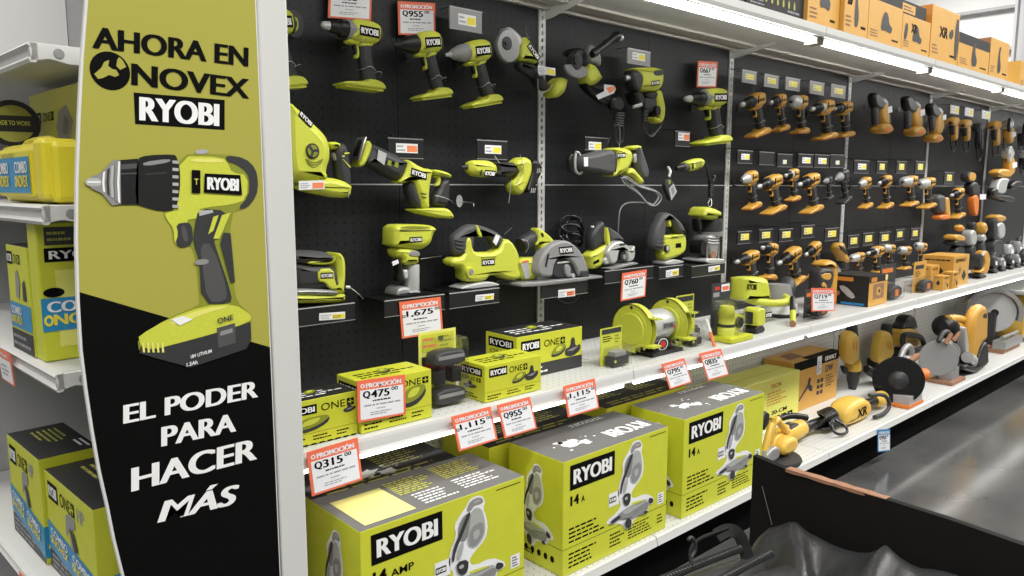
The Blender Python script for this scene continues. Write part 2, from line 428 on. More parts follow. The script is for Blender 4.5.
ptext(b, 'RYOBI', (139, 120.5), (219, 126.5), (139, 96.5), 'white_print', .05, 3)
b.build('logo', t)
for w, bl, br, tl, o_, sh in (('EL PODER', (123, 424), (258, 397), (123, 405), .05, 0), ('PARA', (161, 446.5), (236, 431), (161, 427), .05, 0), ('HACER', (131, 492), (257, 459), (131, 468), .055, 0), ('MÁS', (157, 523), (239, 503), (157, 497), .055, .25)):
    b = MB(); ptext(b, w, bl, br, tl, 'white_print', o_, 3, sh); b.build('slogan_line', t)
# the printed drill
P = T(60, 130, 507/220)
def pd(b, pts, m, l=3, sm=1):
    q = chaikin([Vector((x, z)) for x, z in pz(P(*pts), PY)], sm) if sm else pz(P(*pts), PY)
    b.poly(PF, [(v[0], v[1]) for v in q], m, l)
b = MB()
pd(b, [(262, 56), (380, 55), (420, 64), (448, 86), (455, 120), (452, 152), (430, 180), (388, 192), (400, 350), (406, 396), (440, 425), (440, 470), (432, 502), (300, 547), (182, 515), (178, 478), (250, 432), (320, 404), (322, 390), (312, 290), (298, 262), (262, 262), (258, 225), (244, 205), (240, 186)], 'lime_shade', 3, 1)
pd(b, [(268, 60), (375, 62), (388, 80), (395, 98), (432, 104), (430, 160), (395, 172), (335, 178), (300, 190), (262, 184)], 'lime', 4, 1)
pd(b, [(300, 66), (372, 66), (378, 76), (302, 74)], 'lime_pale', 5, 1)
pd(b, [(380, 58), (425, 64), (450, 88), (456, 120), (452, 152), (430, 180), (408, 182), (434, 152), (436, 118), (430, 98), (405, 78), (384, 74)], 'charcoal', 5, 1)
pd(b, [(176, 66), (200, 58), (262, 56), (268, 62), (276, 90), (276, 140), (266, 184), (236, 188), (188, 176), (172, 168)], 'black', 5, 1)
pd(b, [(190, 74), (252, 66), (254, 74), (192, 84)], 'grey_plastic', 6, 1); pd(b, [(196, 100), (246, 96), (246, 100), (196, 104)], 'charcoal', 6, 0)
for k in range(7): pd(b, [(258, 70+17*k), (272, 71+17*k), (272, 78+17*k), (258, 77+17*k)], 'silver' if k % 2 else 'grey_panel', 7, 0)
pd(b, [(128, 70), (180, 66), (180, 172), (128, 172), (124, 120)], 'black', 5, 0); pd(b, [(132, 80), (176, 77), (176, 88), (132, 92)], 'grey_rubber', 6, 0); pd(b, [(132, 100), (176, 98), (176, 101), (132, 103)], 'grey_rubber', 6, 0)
pd(b, [(70, 108), (92, 100), (120, 70), (138, 70), (140, 170), (120, 174), (96, 146), (70, 134)], 'grey_metal', 7, 0)
pd(b, [(58, 116), (66, 110), (94, 112), (94, 130), (66, 130), (58, 124)], 'silver', 8, 1); pd(b, [(62, 118), (92, 118), (92, 122), (62, 122)], 'white_print', 9, 0)
for k, (x, m) in enumerate([(98, 'white_print'), (108, 'charcoal'), (116, 'silver'), (126, 'grey_plastic'), (132, 'white_print')]):
    w = 5 if k != 2 else 7; y0, y1 = 118-(x-70)*.72, 124+(x-70)*.72
    pd(b, [(x, max(72, y0)), (x+w, max(72, y0-w*.6)), (x+w-2, 122), (x+w, min(172, y1)), (x, min(170, y1-3)), (x-2, 122)], m, 8+k, 0)
pd(b, [(240, 188), (330, 180), (325, 202), (285, 208), (292, 262), (282, 268), (262, 262), (262, 228), (244, 205)], 'lime', 5, 1)
pd(b, [(266, 216), (296, 212), (304, 225), (306, 262), (280, 272), (264, 262), (272, 240)], 'charcoal', 6, 1); pd(b, [(276, 222), (288, 220), (296, 256), (284, 258)], 'grey_rubber', 7, 1)
pd(b, [(318, 180), (385, 186), (372, 214), (352, 250), (362, 282), (395, 380), (392, 400), (325, 400), (320, 300), (306, 262), (308, 228)], 'charcoal', 6, 1)
pd(b, [(318, 186), (350, 184), (352, 190), (320, 198)], 'silver', 8, 0)
pd(b, [(322, 262), (350, 262), (386, 372), (378, 396), (338, 396), (326, 310)], 'grey_rubber', 7, 1); pd(b, [(308, 300), (340, 296), (342, 308), (312, 312)], 'grey_plastic', 8, 1)
pd(b, [(352, 200), (364, 196), (352, 232), (340, 240)], 'lime', 8, 0); pd(b, [(372, 196), (392, 190), (366, 250), (352, 250)], 'lime', 8, 0)
pd(b, [(376, 236), (392, 238), (402, 350), (392, 352), (368, 262)], 'charcoal', 7, 0)
pd(b, [(182, 484), (180, 474), (250, 434), (330, 405), (400, 400), (440, 426), (438, 442), (350, 470), (260, 494), (215, 505), (186, 500)], 'lime', 5, 1)
pd(b, [(250, 440), (330, 410), (398, 404), (330, 424), (262, 452)], 'lime_pale', 6, 1)
pd(b, [(210, 506), (260, 495), (350, 470), (438, 442), (440, 482), (428, 504), (300, 547), (182, 514), (184, 500)], 'charcoal', 6, 0)
pd(b, [(360, 456), (402, 444), (404, 490), (364, 502)], 'grey_rubber', 7, 0); pd(b, [(368, 464), (396, 456), (396, 466), (368, 474)], 'grey_plastic', 8, 0)
pd(b, [(255, 436), (280, 428), (305, 436), (275, 450)], 'white_print', 8, 0); pd(b, [(310, 46), (340, 44), (342, 54), (312, 56)], 'grey_panel', 4, 1)
for k in range(5): pd(b, [(188+11*k, 490), (193+11*k, 489), (195+11*k, 512), (190+11*k, 512)], 'lime_pale', 8, 0)
b.poly(PF, pz(P((332, 100), (414, 104), (418, 150), (330, 144)), PY), 'black_print', 9)
b.poly(PF, pz(P((302, 92), (322, 93), (322, 146), (302, 145)), PY), 'black_print', 9)
ptext(b, 'RYOBI', P((337, 137))[0], P((410, 141))[0], P((337, 108))[0], 'white_print', .05, 11)
ptext(b, 'T', P((308, 126))[0], P((317, 126))[0], P((308, 112))[0], 'lime', .02, 11)
ptext(b, 'ONE', P((362, 446))[0], P((398, 436))[0], P((360, 434))[0], 'charcoal', .02, 11)
ptext(b, '18V LITHIUM', P((300, 526))[0], P((348, 512))[0], P((299, 518))[0], 'white_print', .02, 11)
ptext(b, '1.5Ah', P((290, 545))[0], P((315, 538))[0], P((290, 536))[0], 'white_print', .02, 11)
b.build('drill_picture', t)
# ================================================================ cartons
def faces(x0, x1, y0, y1, z0, z1):
    return dict(f=Fr((x0, y0, z0), (x1-x0, 0, 0), (0, 0, z1-z0), (0, -1, 0)), l=Fr((x0, y1, z0), (0, y0-y1, 0), (0, 0, z1-z0), (-1, 0, 0)),
                t=Fr((x0, y0, z1), (x1-x0, 0, 0), (0, y1-y0, 0), (0, 0, 1)))
def lines(b, fr, a0, b0, a1, b1, n, m='black_print', l=1, seed=1):
    """rows of tiny illegible print"""
    r = random.Random(seed); h = (b1-b0)/n
    for i in range(n):
        z = b1-h*(i+.75); a = a0; end = a0+(a1-a0)*r.uniform(.65, 1)
        while a < end:
            w = (a1-a0)*r.uniform(.06, .2); b.rect(fr, a, z, min(a+w, end), z+h*.42, m, l); a += w+(a1-a0)*.03
def logo(b, fr, a0, b0, a1, b1, l=2, fg='white_print', bg='black_print'):
    b.rect(fr, a0, b0, a1, b1, bg, l); w = a1-a0; h = b1-b0
    b.text(fr, 'RYOBI', a0+w*.07, b0+h*.2, w*.86, h*.6, fg, l+1, .045)
def one(b, fr, a, v, w, h, m='black_print'):
    b.text(fr, 'ONE', a, v, w*.72, h, m, 2, .0)
    x = a+w*.78; b.rect(fr, x, v, x+w*.22, v+h, m, 2)
    b.rect(fr, x+w*.09, v+h*.15, x+w*.13, v+h*.85, 'lime_card', 3); b.rect(fr, x+w*.03, v+h*.42, x+w*.19, v+h*.58, 'lime_card', 3)
def tocol(b, fr, pts, m, l=2, sm=1):
    q = chaikin([Vector(p) for p in pts], sm) if sm else pts
    b.poly(fr, [(p[0], p[1]) for p in q], m, l)
def frac(*pts):
    """crop points on the middle saw carton's front -> face fractions"""
    q = pz(T(550, 420, 3.692)(*pts), 1.468); return [((x-1.51)/.5, (z-.205)/.356) for x, z in q]
SAW = [('paper', [(298, 80), (324, 70), (335, 92), (328, 115), (336, 140), (338, 180), (330, 212), (305, 245), (290, 272), (300, 290), (345, 268), (376, 285), (376, 302), (357, 314), (352, 338), (302, 362), (292, 396), (268, 404), (256, 378), (205, 386), (200, 372), (240, 340), (256, 308), (242, 284), (246, 240), (264, 190), (258, 160), (276, 125), (290, 102)]),
       ('grey_plastic', [(300, 86), (322, 76), (331, 90), (324, 100), (306, 104), (300, 118), (290, 122), (290, 108)]),
       ('grey_panel', [(306, 90), (320, 84), (322, 90), (308, 97)]),
       ('grey_metal', [(268, 160), (282, 130), (296, 122), (302, 150), (292, 190), (280, 215), (266, 200)]),
       ('silver', [(300, 112), (322, 108), (330, 140), (332, 180), (324, 210), (304, 236), (286, 222), (294, 165)]),
       ('grey_plastic', [(296, 170), (326, 150), (328, 185), (320, 208), (304, 230), (290, 222)]),
       ('silver', [(300, 186), (316, 172), (318, 194), (304, 212)]),
       ('charcoal', [(292, 118), (298, 124), (276, 190), (258, 240), (254, 272), (248, 268), (254, 225), (272, 178)]),
       ('silver', [(262, 240), (272, 210), (280, 215), (270, 262), (262, 268)]),
       ('charcoal', [(258, 272), (288, 264), (286, 300), (276, 314), (262, 308)]), ('grey_panel', [(264, 284), (276, 278), (276, 290), (266, 294)]),
       ('grey_plastic', [(238, 348), (262, 328), (280, 318), (340, 296), (354, 304), (348, 332), (300, 354), (296, 362), (288, 352), (262, 362), (238, 358)]),
       ('silver', [(250, 338), (284, 318), (338, 288), (352, 292), (300, 326), (272, 346)]), ('grey_metal', [(300, 330), (350, 304), (350, 310), (300, 338)]),
       ('charcoal', [(208, 372), (240, 348), (250, 350), (246, 360), (216, 380)]), ('charcoal', [(352, 282), (370, 286), (368, 302), (350, 306)]), ('charcoal', [(266, 362), (288, 358), (288, 390), (274, 398), (264, 388)]), ('charcoal', [(332, 334), (348, 328), (346, 340), (334, 346)]),
       ('lime', [(284, 302), (334, 288), (336, 292), (290, 311)])]
SAW = [(m, frac(*p)) for m, p in SAW]
def splat(b, fr, u, v, w, h, seed, m='white_print'):
    """an irregular splash of droplets and one ragged patch"""
    r = random.Random(seed); pts = []
    for (cx, cy, rr, n) in ((u, v, 1, 17), (u+w*.9, v-h*.35, .7, 15), (u-w*.5, v+h*.5, .45, 11)):
        pts = []
        for i in range(n):
            k = rr*r.uniform(.45, 1.15); a = 2*math.pi*i/n; pts.append((cx+w*k*math.cos(a)*.8, cy+h*k*math.sin(a)*.6))
        tocol(b, fr, pts, m, 2, 1)
    for i in range(12):
        x, y, k = u+w*r.uniform(-1.6, 2.2), v+h*r.uniform(-1.1, 1.1), r.uniform(.04, .13); tocol(b, fr, [(x-w*k, y), (x, y+h*k*.7), (x+w*k*1.5, y+h*k*.2), (x+w*.3*k, y-h*k)], m, 2, 1)
def saw_box(label, x0, x1, y0, y1, z1, first=False, amp='A', front=True, dark=False):
    z0 = ZD; fr = faces(x0, x1, y0, y1, z0, z1)
    t = thing('saw_carton', label, 'box', ((x0+x1)/2, (y0+y1)/2, z0), 'large lime saw cartons on the bottom shelf')
    b = MB().box((x0, y0, z0), (x1, y1, z1), {'front': 'lime_card', 'left': 'lime_card', 'top': 'card_grey', 'rest': 'lime_card'})
    f, l, tp = fr['f'], fr['l'], fr['t']
    b.rect(f, 0, .236, 1, .240, 'black_print'); b.rect(l, 0, .236, 1, .240, 'black_print')
    lines(b, f, .05, .27, .38, .42, 4, seed=3); lines(b, f, .05, .05, .33, .20, 4, seed=5); lines(b, f, .42, .06, .56, .20, 4, seed=8); lines(b, f, .60, .06, .86, .20, 5, seed=9)
    b.rect(f, .90, .27, .965, .38, 'paper', 2); lines(b, f, .91, .28, .955, .37, 4, l=3); lines(b, f, .90, .08, .96, .18, 3, seed=4)
    b.rect(l, .12, .08, .16, .14, 'black_print'); lines(b, l, .25, .07, .5, .13, 2); b.rect(f, .80, .955, .97, .962, 'black_print', 1)
    for i in range(5): b.disc(l, .34+.12*i, .12, .035, .03, 'black_print', 2, 10)
    b.build('carton_body', t, bevel=.0025)
    b = MB(); logo(b, f, .055, .735, .455, .95)
    b.text(f, '14', .06, .60, .075, .085, 'black_print', 2, .03); b.text(f, amp, .155, .60, .03 if amp == 'A' else .13, .055, 'black_print', 2, .02)
    b.build('brand_panel', t, label='black brand panel with white letters')
    b = MB()
    for k, (m, p) in enumerate(SAW): tocol(b, f, p, m, 2+k)
    b.rect(f, .405, .445, .50, .57, 'paper', 2); logo(b, f, .41, .48, .475, .53, 3)
    b.build('saw_picture', t, label='grey picture of a mitre saw'); b = MB()
    for k, (m, p) in enumerate(SAW): tocol(b, l, [((q[0]-.62)*1.5+.48, q[1]*.93+.0) for q in p], m, 2+k)
    b.build('side_saw_picture', t, label='grey picture of a mitre saw on the side')
    b = MB()
    if not first: splat(b, tp, .26, .42, .11, .22, int(x0*100)); b.build('splash_print', t, label='white splash on the lid'); b = MB()
    r2 = Fr((x1, y1, z1), (x0-x1, 0, 0), (0, y0-y1, 0), (0, 0, 1))
    if first:
        b.rect(tp, .05, .08, .33, .78, 'paper_yellow', 3)
        lines(b, tp, .36, .45, .62, .85, 8, 'lime_card', 2, 4); lines(b, tp, .66, .5, .95, .9, 8, 'lime_card', 2, 6); lines(b, tp, .40, .10, .62, .42, 5, 'white_print', 2, 7); lines(b, tp, .66, .15, .93, .45, 5, 'white_print', 2, 8)
    else:
        b.text(r2, 'RYOBI', .06, .12 if dark else .55, .38, .26, 'white_print', 2, .04)
        lines(b, tp, .5, .85, .9, .95, 2, 'white_print', 2, 7)
    b.build('top_print', t, label='print on the dark lid')
    return t
saw_box('lime saw carton nearest the poster, with a pale yellow label on its lid', .845, 1.365, 1.47, 1.715, .558, True, 'AMP')
saw_box('middle of the three big lime saw cartons, under the two 1,115 price signs', 1.512, 2.012, 1.462, 1.70, .561)
saw_box('rightmost big lime saw carton, beside the pale yellow box', 2.106, 2.63, 1.465, 1.70, .563)
# second row behind
for lab, x0, x1, z1 in (('lime carton standing behind the nearest saw carton, only its dark lid edge seen', .86, 1.34, .545), ('lime carton with green print on a black lid behind the rightmost saw carton', 2.0, 2.48, .566), ('lime carton tucked behind the middle saw carton', 1.45, 1.93, .55)):
    t = thing('saw_carton', lab, 'box', ((x0+x1)/2, 1.85, ZD), 'large lime saw cartons on the bottom shelf')
    b = MB().box((x0, 1.722, ZD), (x1, 1.965, z1), {'front': 'lime_card', 'left': 'lime_card', 'top': 'card_black', 'rest': 'lime_card'})
    b.build('carton_body', t, bevel=.002)
    b = MB(); tp = faces(x0, x1, 1.722, 1.965, ZD, z1)['t']; (splat(b, tp, .42, .32, .13, .26, 8) if x0 < 1 else lines(b, tp, .1, .35, .45, .85, 7, 'lime_print', 2, 5)); lines(b, tp, .55, .35, .9, .85, 7, 'lime_print', 2, 6); lines(b, tp, .1, .05, .9, .22, 2, 'lime_print', 2, 6)
    b.build('top_print', t)
# pale yellow and orange cartons on the bottom shelf
t = thing('tool_carton', 'long pale yellow carton with small black print beside the rightmost saw carton', 'box', (3.1, 1.87, ZD))
x0, x1, y0, y1, z1 = 2.80, 3.535, 1.783, 1.965, .445; fr = faces(x0, x1, y0, y1, ZD, z1); f = fr['f']
MB().box((x0, y0, ZD), (x1, y1, z1), {'front': 'lime_pale', 'left': 'lime_pale', 'top': 'lime_pale', 'rest': 'lime_pale'}).build('carton_body', t, bevel=.002)
b = MB(); b.text(f, '76CM', .62, .80, .13, .09, 'amber_print', 2, .02); lines(b, f, .58, .45, .84, .74, 5, 'amber_print', 2)
b.text(f, '30-CM', .64, .25, .2, .08, 'black_print', 2, .03)
for i in range(4): b.rect(f, .60+.085*i, .05, .665+.085*i, .2, 'black_print', 2); b.disc(f, .632+.085*i, .125, .02, .04, 'lime_pale', 3, 10)
b.rect(fr['t'], .02, .45, .98, .47, 'lime_print', 2)
b.build('print', t)
t = thing('tool_carton', 'orange carton with black band and trimmer picture behind the yellow pole tool', 'box', (3.8, 1.9, ZD))
x0, x1, y0, y1, z1 = 3.545, 4.035, 1.82, 1.99, .468; fr = faces(x0, x1, y0, y1, ZD, z1); f = fr['f']
MB().box((x0, y0, ZD), (x1, y1, z1), {'front': 'orange_card', 'left': 'orange_card', 'top': 'orange_card', 'rest': 'orange_card'}).build('carton_body', t, bevel=.002)
b = MB(); b.rect(f, 0, .82, 1, 1, 'black_print', 1); b.rect(f, .50, .62, .60, .995, 'paper', 3); lines(b, f, .51, .66, .59, .9, 5, 'blue', 4)
b.text(f, 'DEWALT', .68, .86, .26, .09, 'white_print', 3, .03)
tocol(b, f, [(.12, .22), (.30, .48), (.33, .62), (.38, .60), (.36, .48), (.42, .42), (.42, .32), (.36, .34), (.32, .42), (.14, .20)], 'charcoal', 2, 0)
for i in range(2):
    for j in range(3): b.rect(f, .52+.08*i, .2+.12*j, .58+.08*i, .28+.12*j, 'charcoal', 2)
b.text(f, 'DW', .70, .62, .18, .14, 'charcoal', 2, .04); lines(b, f, .72, .3, .92, .56, 5, 'charcoal', 2)
b.rect(fr['t'], .3, .0, 1, .25, 'black_print', 2); b.poly(fr['t'], [(.1, .3), (.4, .3), (.45, .8), (.2, .8)], 'brown_card', 3)
b.build('print', t)

# cartons of chargers on the middle shelf
def charger(b, f, u, v, w, h, l=3):
    tocol(b, f, [(u, v), (u+w*.1, v+h*.5), (u+w*.35, v+h*.95), (u+w*.85, v+h), (u+w, v+h*.75), (u+w*.9, v+h*.35), (u+w*.55, v)], 'charcoal', l)
    tocol(b, f, [(u+w*.02, v+h*.25), (u+w*.12, v+h*.6), (u+w*.35, v+h), (u+w*.85, v+h*1.05), (u+w, v+h*.85), (u+w*.75, v+h*.4), (u+w*.4, v+h*.2)], 'lime_shade', l+1)
    tocol(b, f, [(u+w*.25, v+h*.45), (u+w*.42, v+h*.9), (u+w*.8, v+h*.93), (u+w*.62, v+h*.5)], 'lime', l+2)
def battery(b, f, u, v, w, h, l=3):
    tocol(b, f, [(u, v+h*.1), (u, v+h*.45), (u+w*.35, v+h*.55), (u+w*.38, v+h), (u+w*.62, v+h), (u+w*.66, v+h*.5), (u+w, v+h*.6), (u+w, v+h*.25), (u+w*.5, v)], 'charcoal', l)
    tocol(b, f, [(u+w*.1, v+h*.35), (u+w*.5, v+h*.45), (u+w*.9, v+h*.5), (u+w*.5, v+h*.3)], 'grey_plastic', l+1, 0)
def kit_box(label, x0, x1, y0, y1, z1, lg, on, pics, band=None, toptext=True, tm='lime_card'):
    t = thing('charger_carton', label, 'box', ((x0+x1)/2, (y0+y1)/2, ZM), 'lime charger cartons on the middle shelf')
    fr = faces(x0, x1, y0, y1, ZM, z1); f = fr['f']
    b = MB().box((x0, y0, ZM), (x1, y1, z1), {'front': 'lime_card', 'left': 'lime_card', 'top': tm, 'rest': 'lime_card'}); b.build('carton_body', t, bevel=.002)
    b = MB()
    if lg: logo(b, f, *lg)
    if on: one(b, f, *on)
    for kind, *a in pics: (charger if kind == 'c' else battery)(b, f, *a)
    if band == 'dark': b.rect(f, 0, 0, 1, .30, 'charcoal', 1); lines(b, f, .1, .05, .5, .26, 2, 'white_print', 2)
    else:
        b.rect(f, 0, .26, 1, .265, 'black_print', 1); lines(b, f, .04, .05, .28, .2, 2, 'black_print', 1, 2); lines(b, f, .38, .08, .64, .22, 2, 'black_print', 1, 4); lines(b, f, .70, .08, .90, .22, 2, 'black_print', 1, 5)
    if band == 'dash':
        for k in range(9): b.rect(f, .02+.11*k, .0, .09+.11*k, .03, 'black_print', 2)
    if toptext:
        lines(b, fr['t'], .1, .2, .9, .7, 3, 'black_print' if tm == 'lime_card' else 'white_print', 1, 8); charger(b, fr['t'], .40, .35, .2, .4)
    logo(b, fr['l'], .1, .68, .9, .9); one(b, fr['l'], .15, .52, .7, .1); battery(b, fr['l'], .2, .3, .5, .2); lines(b, fr['l'], .1, .05, .8, .2, 2)
    b.build('print', t)
kit_box('lime charger carton with dashed lower edge, beside the white post', .722, .915, 1.586, 1.68, .860, (.04, .68, .44, .88), (.50, .70, .45, .16), [('c', .06, .30, .56, .30), ('b', .80, .55, .17, .2)], 'dash', True, 'card_black')
kit_box('tall lime charger carton carrying the Q475 price sign', .918, 1.13, 1.575, 1.69, .880, (.1, .74, .45, .9), (.55, .74, .4, .13), [('c', .52, .32, .40, .40)])
kit_box('short lime charger and battery carton with small black logo, right of the clear battery packs', 1.316, 1.534, 1.58, 1.70, .856, (.07, .66, .38, .90), (.42, .68, .32, .17), [('c', .46, .36, .26, .26), ('b', .70, .34, .24, .42)])
kit_box('wide lime charger carton with dark lower band at the back', 1.545, 1.842, 1.70, 1.85, .889, (.06, .62, .34, .88), (.40, .66, .32, .16), [('c', .50, .38, .24, .26), ('b', .72, .3, .25, .46)], 'dark', True, 'card_black')

# ---- top shelf cartons
def top_box(label, x0, x1, y0, y1, h, m='orange_card', left='orange_card', pics=(), txt=None, dark=None):
    z0 = ZT+.033; t = thing('tool_carton', label, 'box', ((x0+x1)/2, (y0+y1)/2, z0), 'tool cartons on the top shelf')
    MB().box((x0, y0, z0), (x1, y1, z0+h), {'front': m, 'left': left, 'top': m, 'rest': m}).build('carton_body', t, bevel=.002)
    f = faces(x0, x1, y0, y1, z0, z0+h)['f']; b = MB()
    if dark: b.rect(f, *dark, 'card_black', 1)
    for p in pics: tocol(b, f, p, 'charcoal' if m != 'card_black' else 'lime_print', 3)
    if txt: b.text(f, txt[0], *txt[1:], 'black_print' if m != 'card_black' else 'lime', 3, .03)
    lines(b, f, .06, .1, .3, .3, 3, 'brown_card' if m != 'card_black' else 'grey_text', 2, int(x0*10)); lines(b, f, .7, .1, .95, .2, 1, 'black_print' if m != 'card_black' else 'grey_text', 2, int(x0*10)+1)
    b.build('print', t)
S1 = [(.35, .3), (.38, .6), (.45, .8), (.55, .75), (.6, .5), (.7, .45), (.66, .28), (.5, .34)]
S2 = [(.4, .15), (.44, .8), (.55, .85), (.5, .6), (.6, .3), (.55, .12)]
top_box('black carton with lime print, leftmost box on the top shelf', 2.10, 2.60, 1.60, 1.85, .20, 'card_black', 'card_black', txt=('ONE HP', .6, .5, .3, .15))
top_box('black carton with lime writing left of the orange cartons on top', 2.61, 3.045, 1.60, 1.85, .20, 'card_black', 'card_black', [[(.3+.1*i, .2), (.34+.1*i, .2), (.33+.1*i, .34), (.31+.1*i, .36)] for i in range(6)], txt=('18V ONE+', .55, .5, .4, .14))
top_box('low orange carton with pale picture, first orange box on the top shelf', 3.05, 3.33, 1.585, 1.85, .25, pics=[S1])
top_box('orange carton with grey tool picture and letters 20 on the top shelf', 3.335, 3.57, 1.565, 1.85, .27, pics=[S2], txt=('20', .1, .45, .2, .2))
top_box('orange carton with saw picture under a black topped one', 3.575, 3.95, 1.565, 1.85, .185, pics=[S1])
top_box('orange carton with small tool picture beside the standing upright carton', 3.955, 4.31, 1.565, 1.85, .17, pics=[S1, [(.05, .3), (.1, .8), (.2, .7), (.15, .3)]], txt=('XR', .3, .55, .2, .25))
top_box('tall yellow carton marked XR standing upright on the top shelf', 4.32, 4.72, 1.565, 1.80, .27, pics=[[(.85, .1), (.85, .9), (.99, .9), (.99, .1)], [(.6, .55), (.75, .7), (.8, .55), (.7, .45)]], txt=('XR', .28, .45, .3, .2), left='amber_print')
top_box('orange carton with drill picture and black upper band right of the upright carton', 4.73, 5.25, 1.565, 1.80, .185, pics=[S2], dark=(0, .7, 1, 1))
top_box('orange carton with brown left side on the top shelf', 5.26, 5.62, 1.565, 1.82, .225, pics=[S2], left='brown_card')
top_box('last orange carton on the top shelf, with a black right side', 6.02, 6.3, 1.60, 1.82, .175, pics=[S1])
top_box('black end carton at the far end of the top shelf', 6.31, 6.7, 1.60, 1.82, .18, 'card_black', 'card_black')
def stacked(label, x0, x1, y0, y1, zb, h):
    z0 = ZT+.033+zb+.001; t = thing('tool_carton', label, 'box', ((x0+x1)/2, (y0+y1)/2, z0), 'tool cartons on the top shelf')
    MB().box((x0, y0, z0), (x1, y1, z0+h), {'front': 'card_black', 'left': 'orange_card', 'top': 'orange_card', 'rest': 'card_black'}).build('carton_body', t, bevel=.002)
    b = MB(); f = faces(x0, x1, y0, y1, z0, z0+h)['f']; b.rect(f, .05, .2, .55, .8, 'orange_card', 2); lines(b, f, .1, .3, .5, .7, 2, 'charcoal', 3); b.build('print', t)
stacked('black and orange carton lying on top of the saw picture carton', 3.58, 3.95, 1.57, 1.8, .185, .10)
stacked('flat black and orange carton stacked on the small picture carton', 3.96, 4.28, 1.58, 1.8, .17, .07)
# ================================================================ hanging tools: the drill kind, built once and copied
def rot_place(root, o, ang, sx, sz, yaw=0):
    root.location = o; root.rotation_euler = (0, ang, yaw); root.scale = (sx, (sx+sz)/2, sz)
def make_drill(name, kind, body, grip, nose, tip, under, brand, label='', cat='drill', y0=0):
    t = thing(name, label, cat, (0, 0, 0))
    b = MB()
    if kind == 'impact':
        MB().lathe((0, 0, 0), (.03, 0, 0), [(0, .004), (.1, .006), (.55, .006), (.6, .0095), (1, .0105)], tip, 14).build('bit_holder', t)
        b.lathe((.022, 0, 0), (.092, 0, 0), [(0, .011), (.1, .015), (.5, .025), (.7, .0275), (1, .0285)], nose, 20)
    elif kind == 'round':
        MB().lathe((0, 0, 0), (.03, 0, 0), [(0, .006), (.5, .008), (1, .012)], 'black', 14).build('bit_holder', t)
        b.lathe((.012, 0, 0), (.100, 0, 0), [(0, .018), (.12, .030), (.5, .036), (.9, .034), (1, .030)], nose, 20)
    else:
        MB().lathe((0, 0, 0), (.034, 0, 0), [(0, .0055), (.05, .008), (.2, .011), (.45, .0125), (.95, .014), (1, .014)], tip, 16).build('chuck_jaws', t)
        MB().lathe((.024, 0, 0), (.090, 0, 0), [(0, .0145), (.05, .0175), (.45, .0195), (.48, .024), (.55, .0255), (1, .026)], 'black', 18).build('chuck', t)
        b.lathe((.080, 0, 0), (.112, 0, 0), [(0, .026), (.08, .029), (1, .031)], nose, 20)
    b.build('gear_case', t)
    MB().prism([(.088, .028), (.12, .035), (.165, .035), (.187, .026), (.190, 0), (.183, -.027), (.15, -.033), (.11, -.033), (.088, -.028), (.084, 0)], -.030, .060, body, .016, 2)\
        .prism([(.078, -.030), (.10, -.028), (.16, -.028), (.165, -.036), (.14, -.046), (.125, -.046), (.112, -.040), (.096, -.042), (.080, -.040)], -.018, .036, body, .006, 1)\
        .prism([(.108, -.038), (.118, -.04), (.122, -.075), (.112, -.082), (.106, -.078), (.112, -.065)], -.010, .020, body, .004, 1).build('housing', t)
    h = MB().prism([(.118, -.030), (.158, -.026), (.162, -.060), (.170, -.105), (.182, -.150), (.134, -.152), (.128, -.11), (.120, -.075)], -.018, .036, grip, .012, 2).build('handle', t)
    MB().prism([(.100, -.040), (.118, -.040), (.121, -.066), (.108, -.070), (.104, -.056)], -.008, .016, 'black', .004, 1).build('trigger', h)
    MB().prism([(.176, .028), (.190, .022), (.196, 0), (.188, -.026), (.176, -.030), (.182, 0)], -.026, .052, grip, .01, 2).build('rear_cap', t)
    f = MB().prism([(.050, -.166), (.054, -.158), (.085, -.152), (.130, -.149), (.138, -.138), (.180, -.140), (.196, -.150), (.200, -.166), (.12, -.168)], -.036, .072, body, .007, 1).build('battery_foot', t)
    MB().box((.062, -.030, -.171), (.192, .030, -.166), under).build('foot_plate', f)
    q = Fr((.108, -.0303, -.016), (.068, 0, 0), (0, 0, .030), (0, -1, 0)); b = MB()
    if brand == 'RYOBI': logo(b, q, 0, 0, 1, 1, 1)
    else:
        if brand: b.text(q, brand, .05, .3, .9, .45, 'black_print', 1, .04)
        b.poly(Fr((.0, -.0305, 0), (1, 0, 0), (0, 0, 1), (0, -1, 0)), [(.098, -.004), (.108, .024), (.118, .024), (.106, -.02)], 'black_print', 1)
    b.build('brand_panel', t)
    MB().tube([(.128, -.021, -.11), (.150, -.024, -.098), (.172, -.021, -.112), (.176, 0, -.116), (.172, .021, -.112), (.150, .024, -.10), (.128, .021, -.11), (.122, 0, -.112)], .0011, 'steel', 5, 1, True)\
        .tube([(.172, 0, -.114), (.205, -.004, -.105), (.215, .03, -.12)], .0011, 'steel', 5, 2).build('security_wire', t)
    return t
PROTO = {}
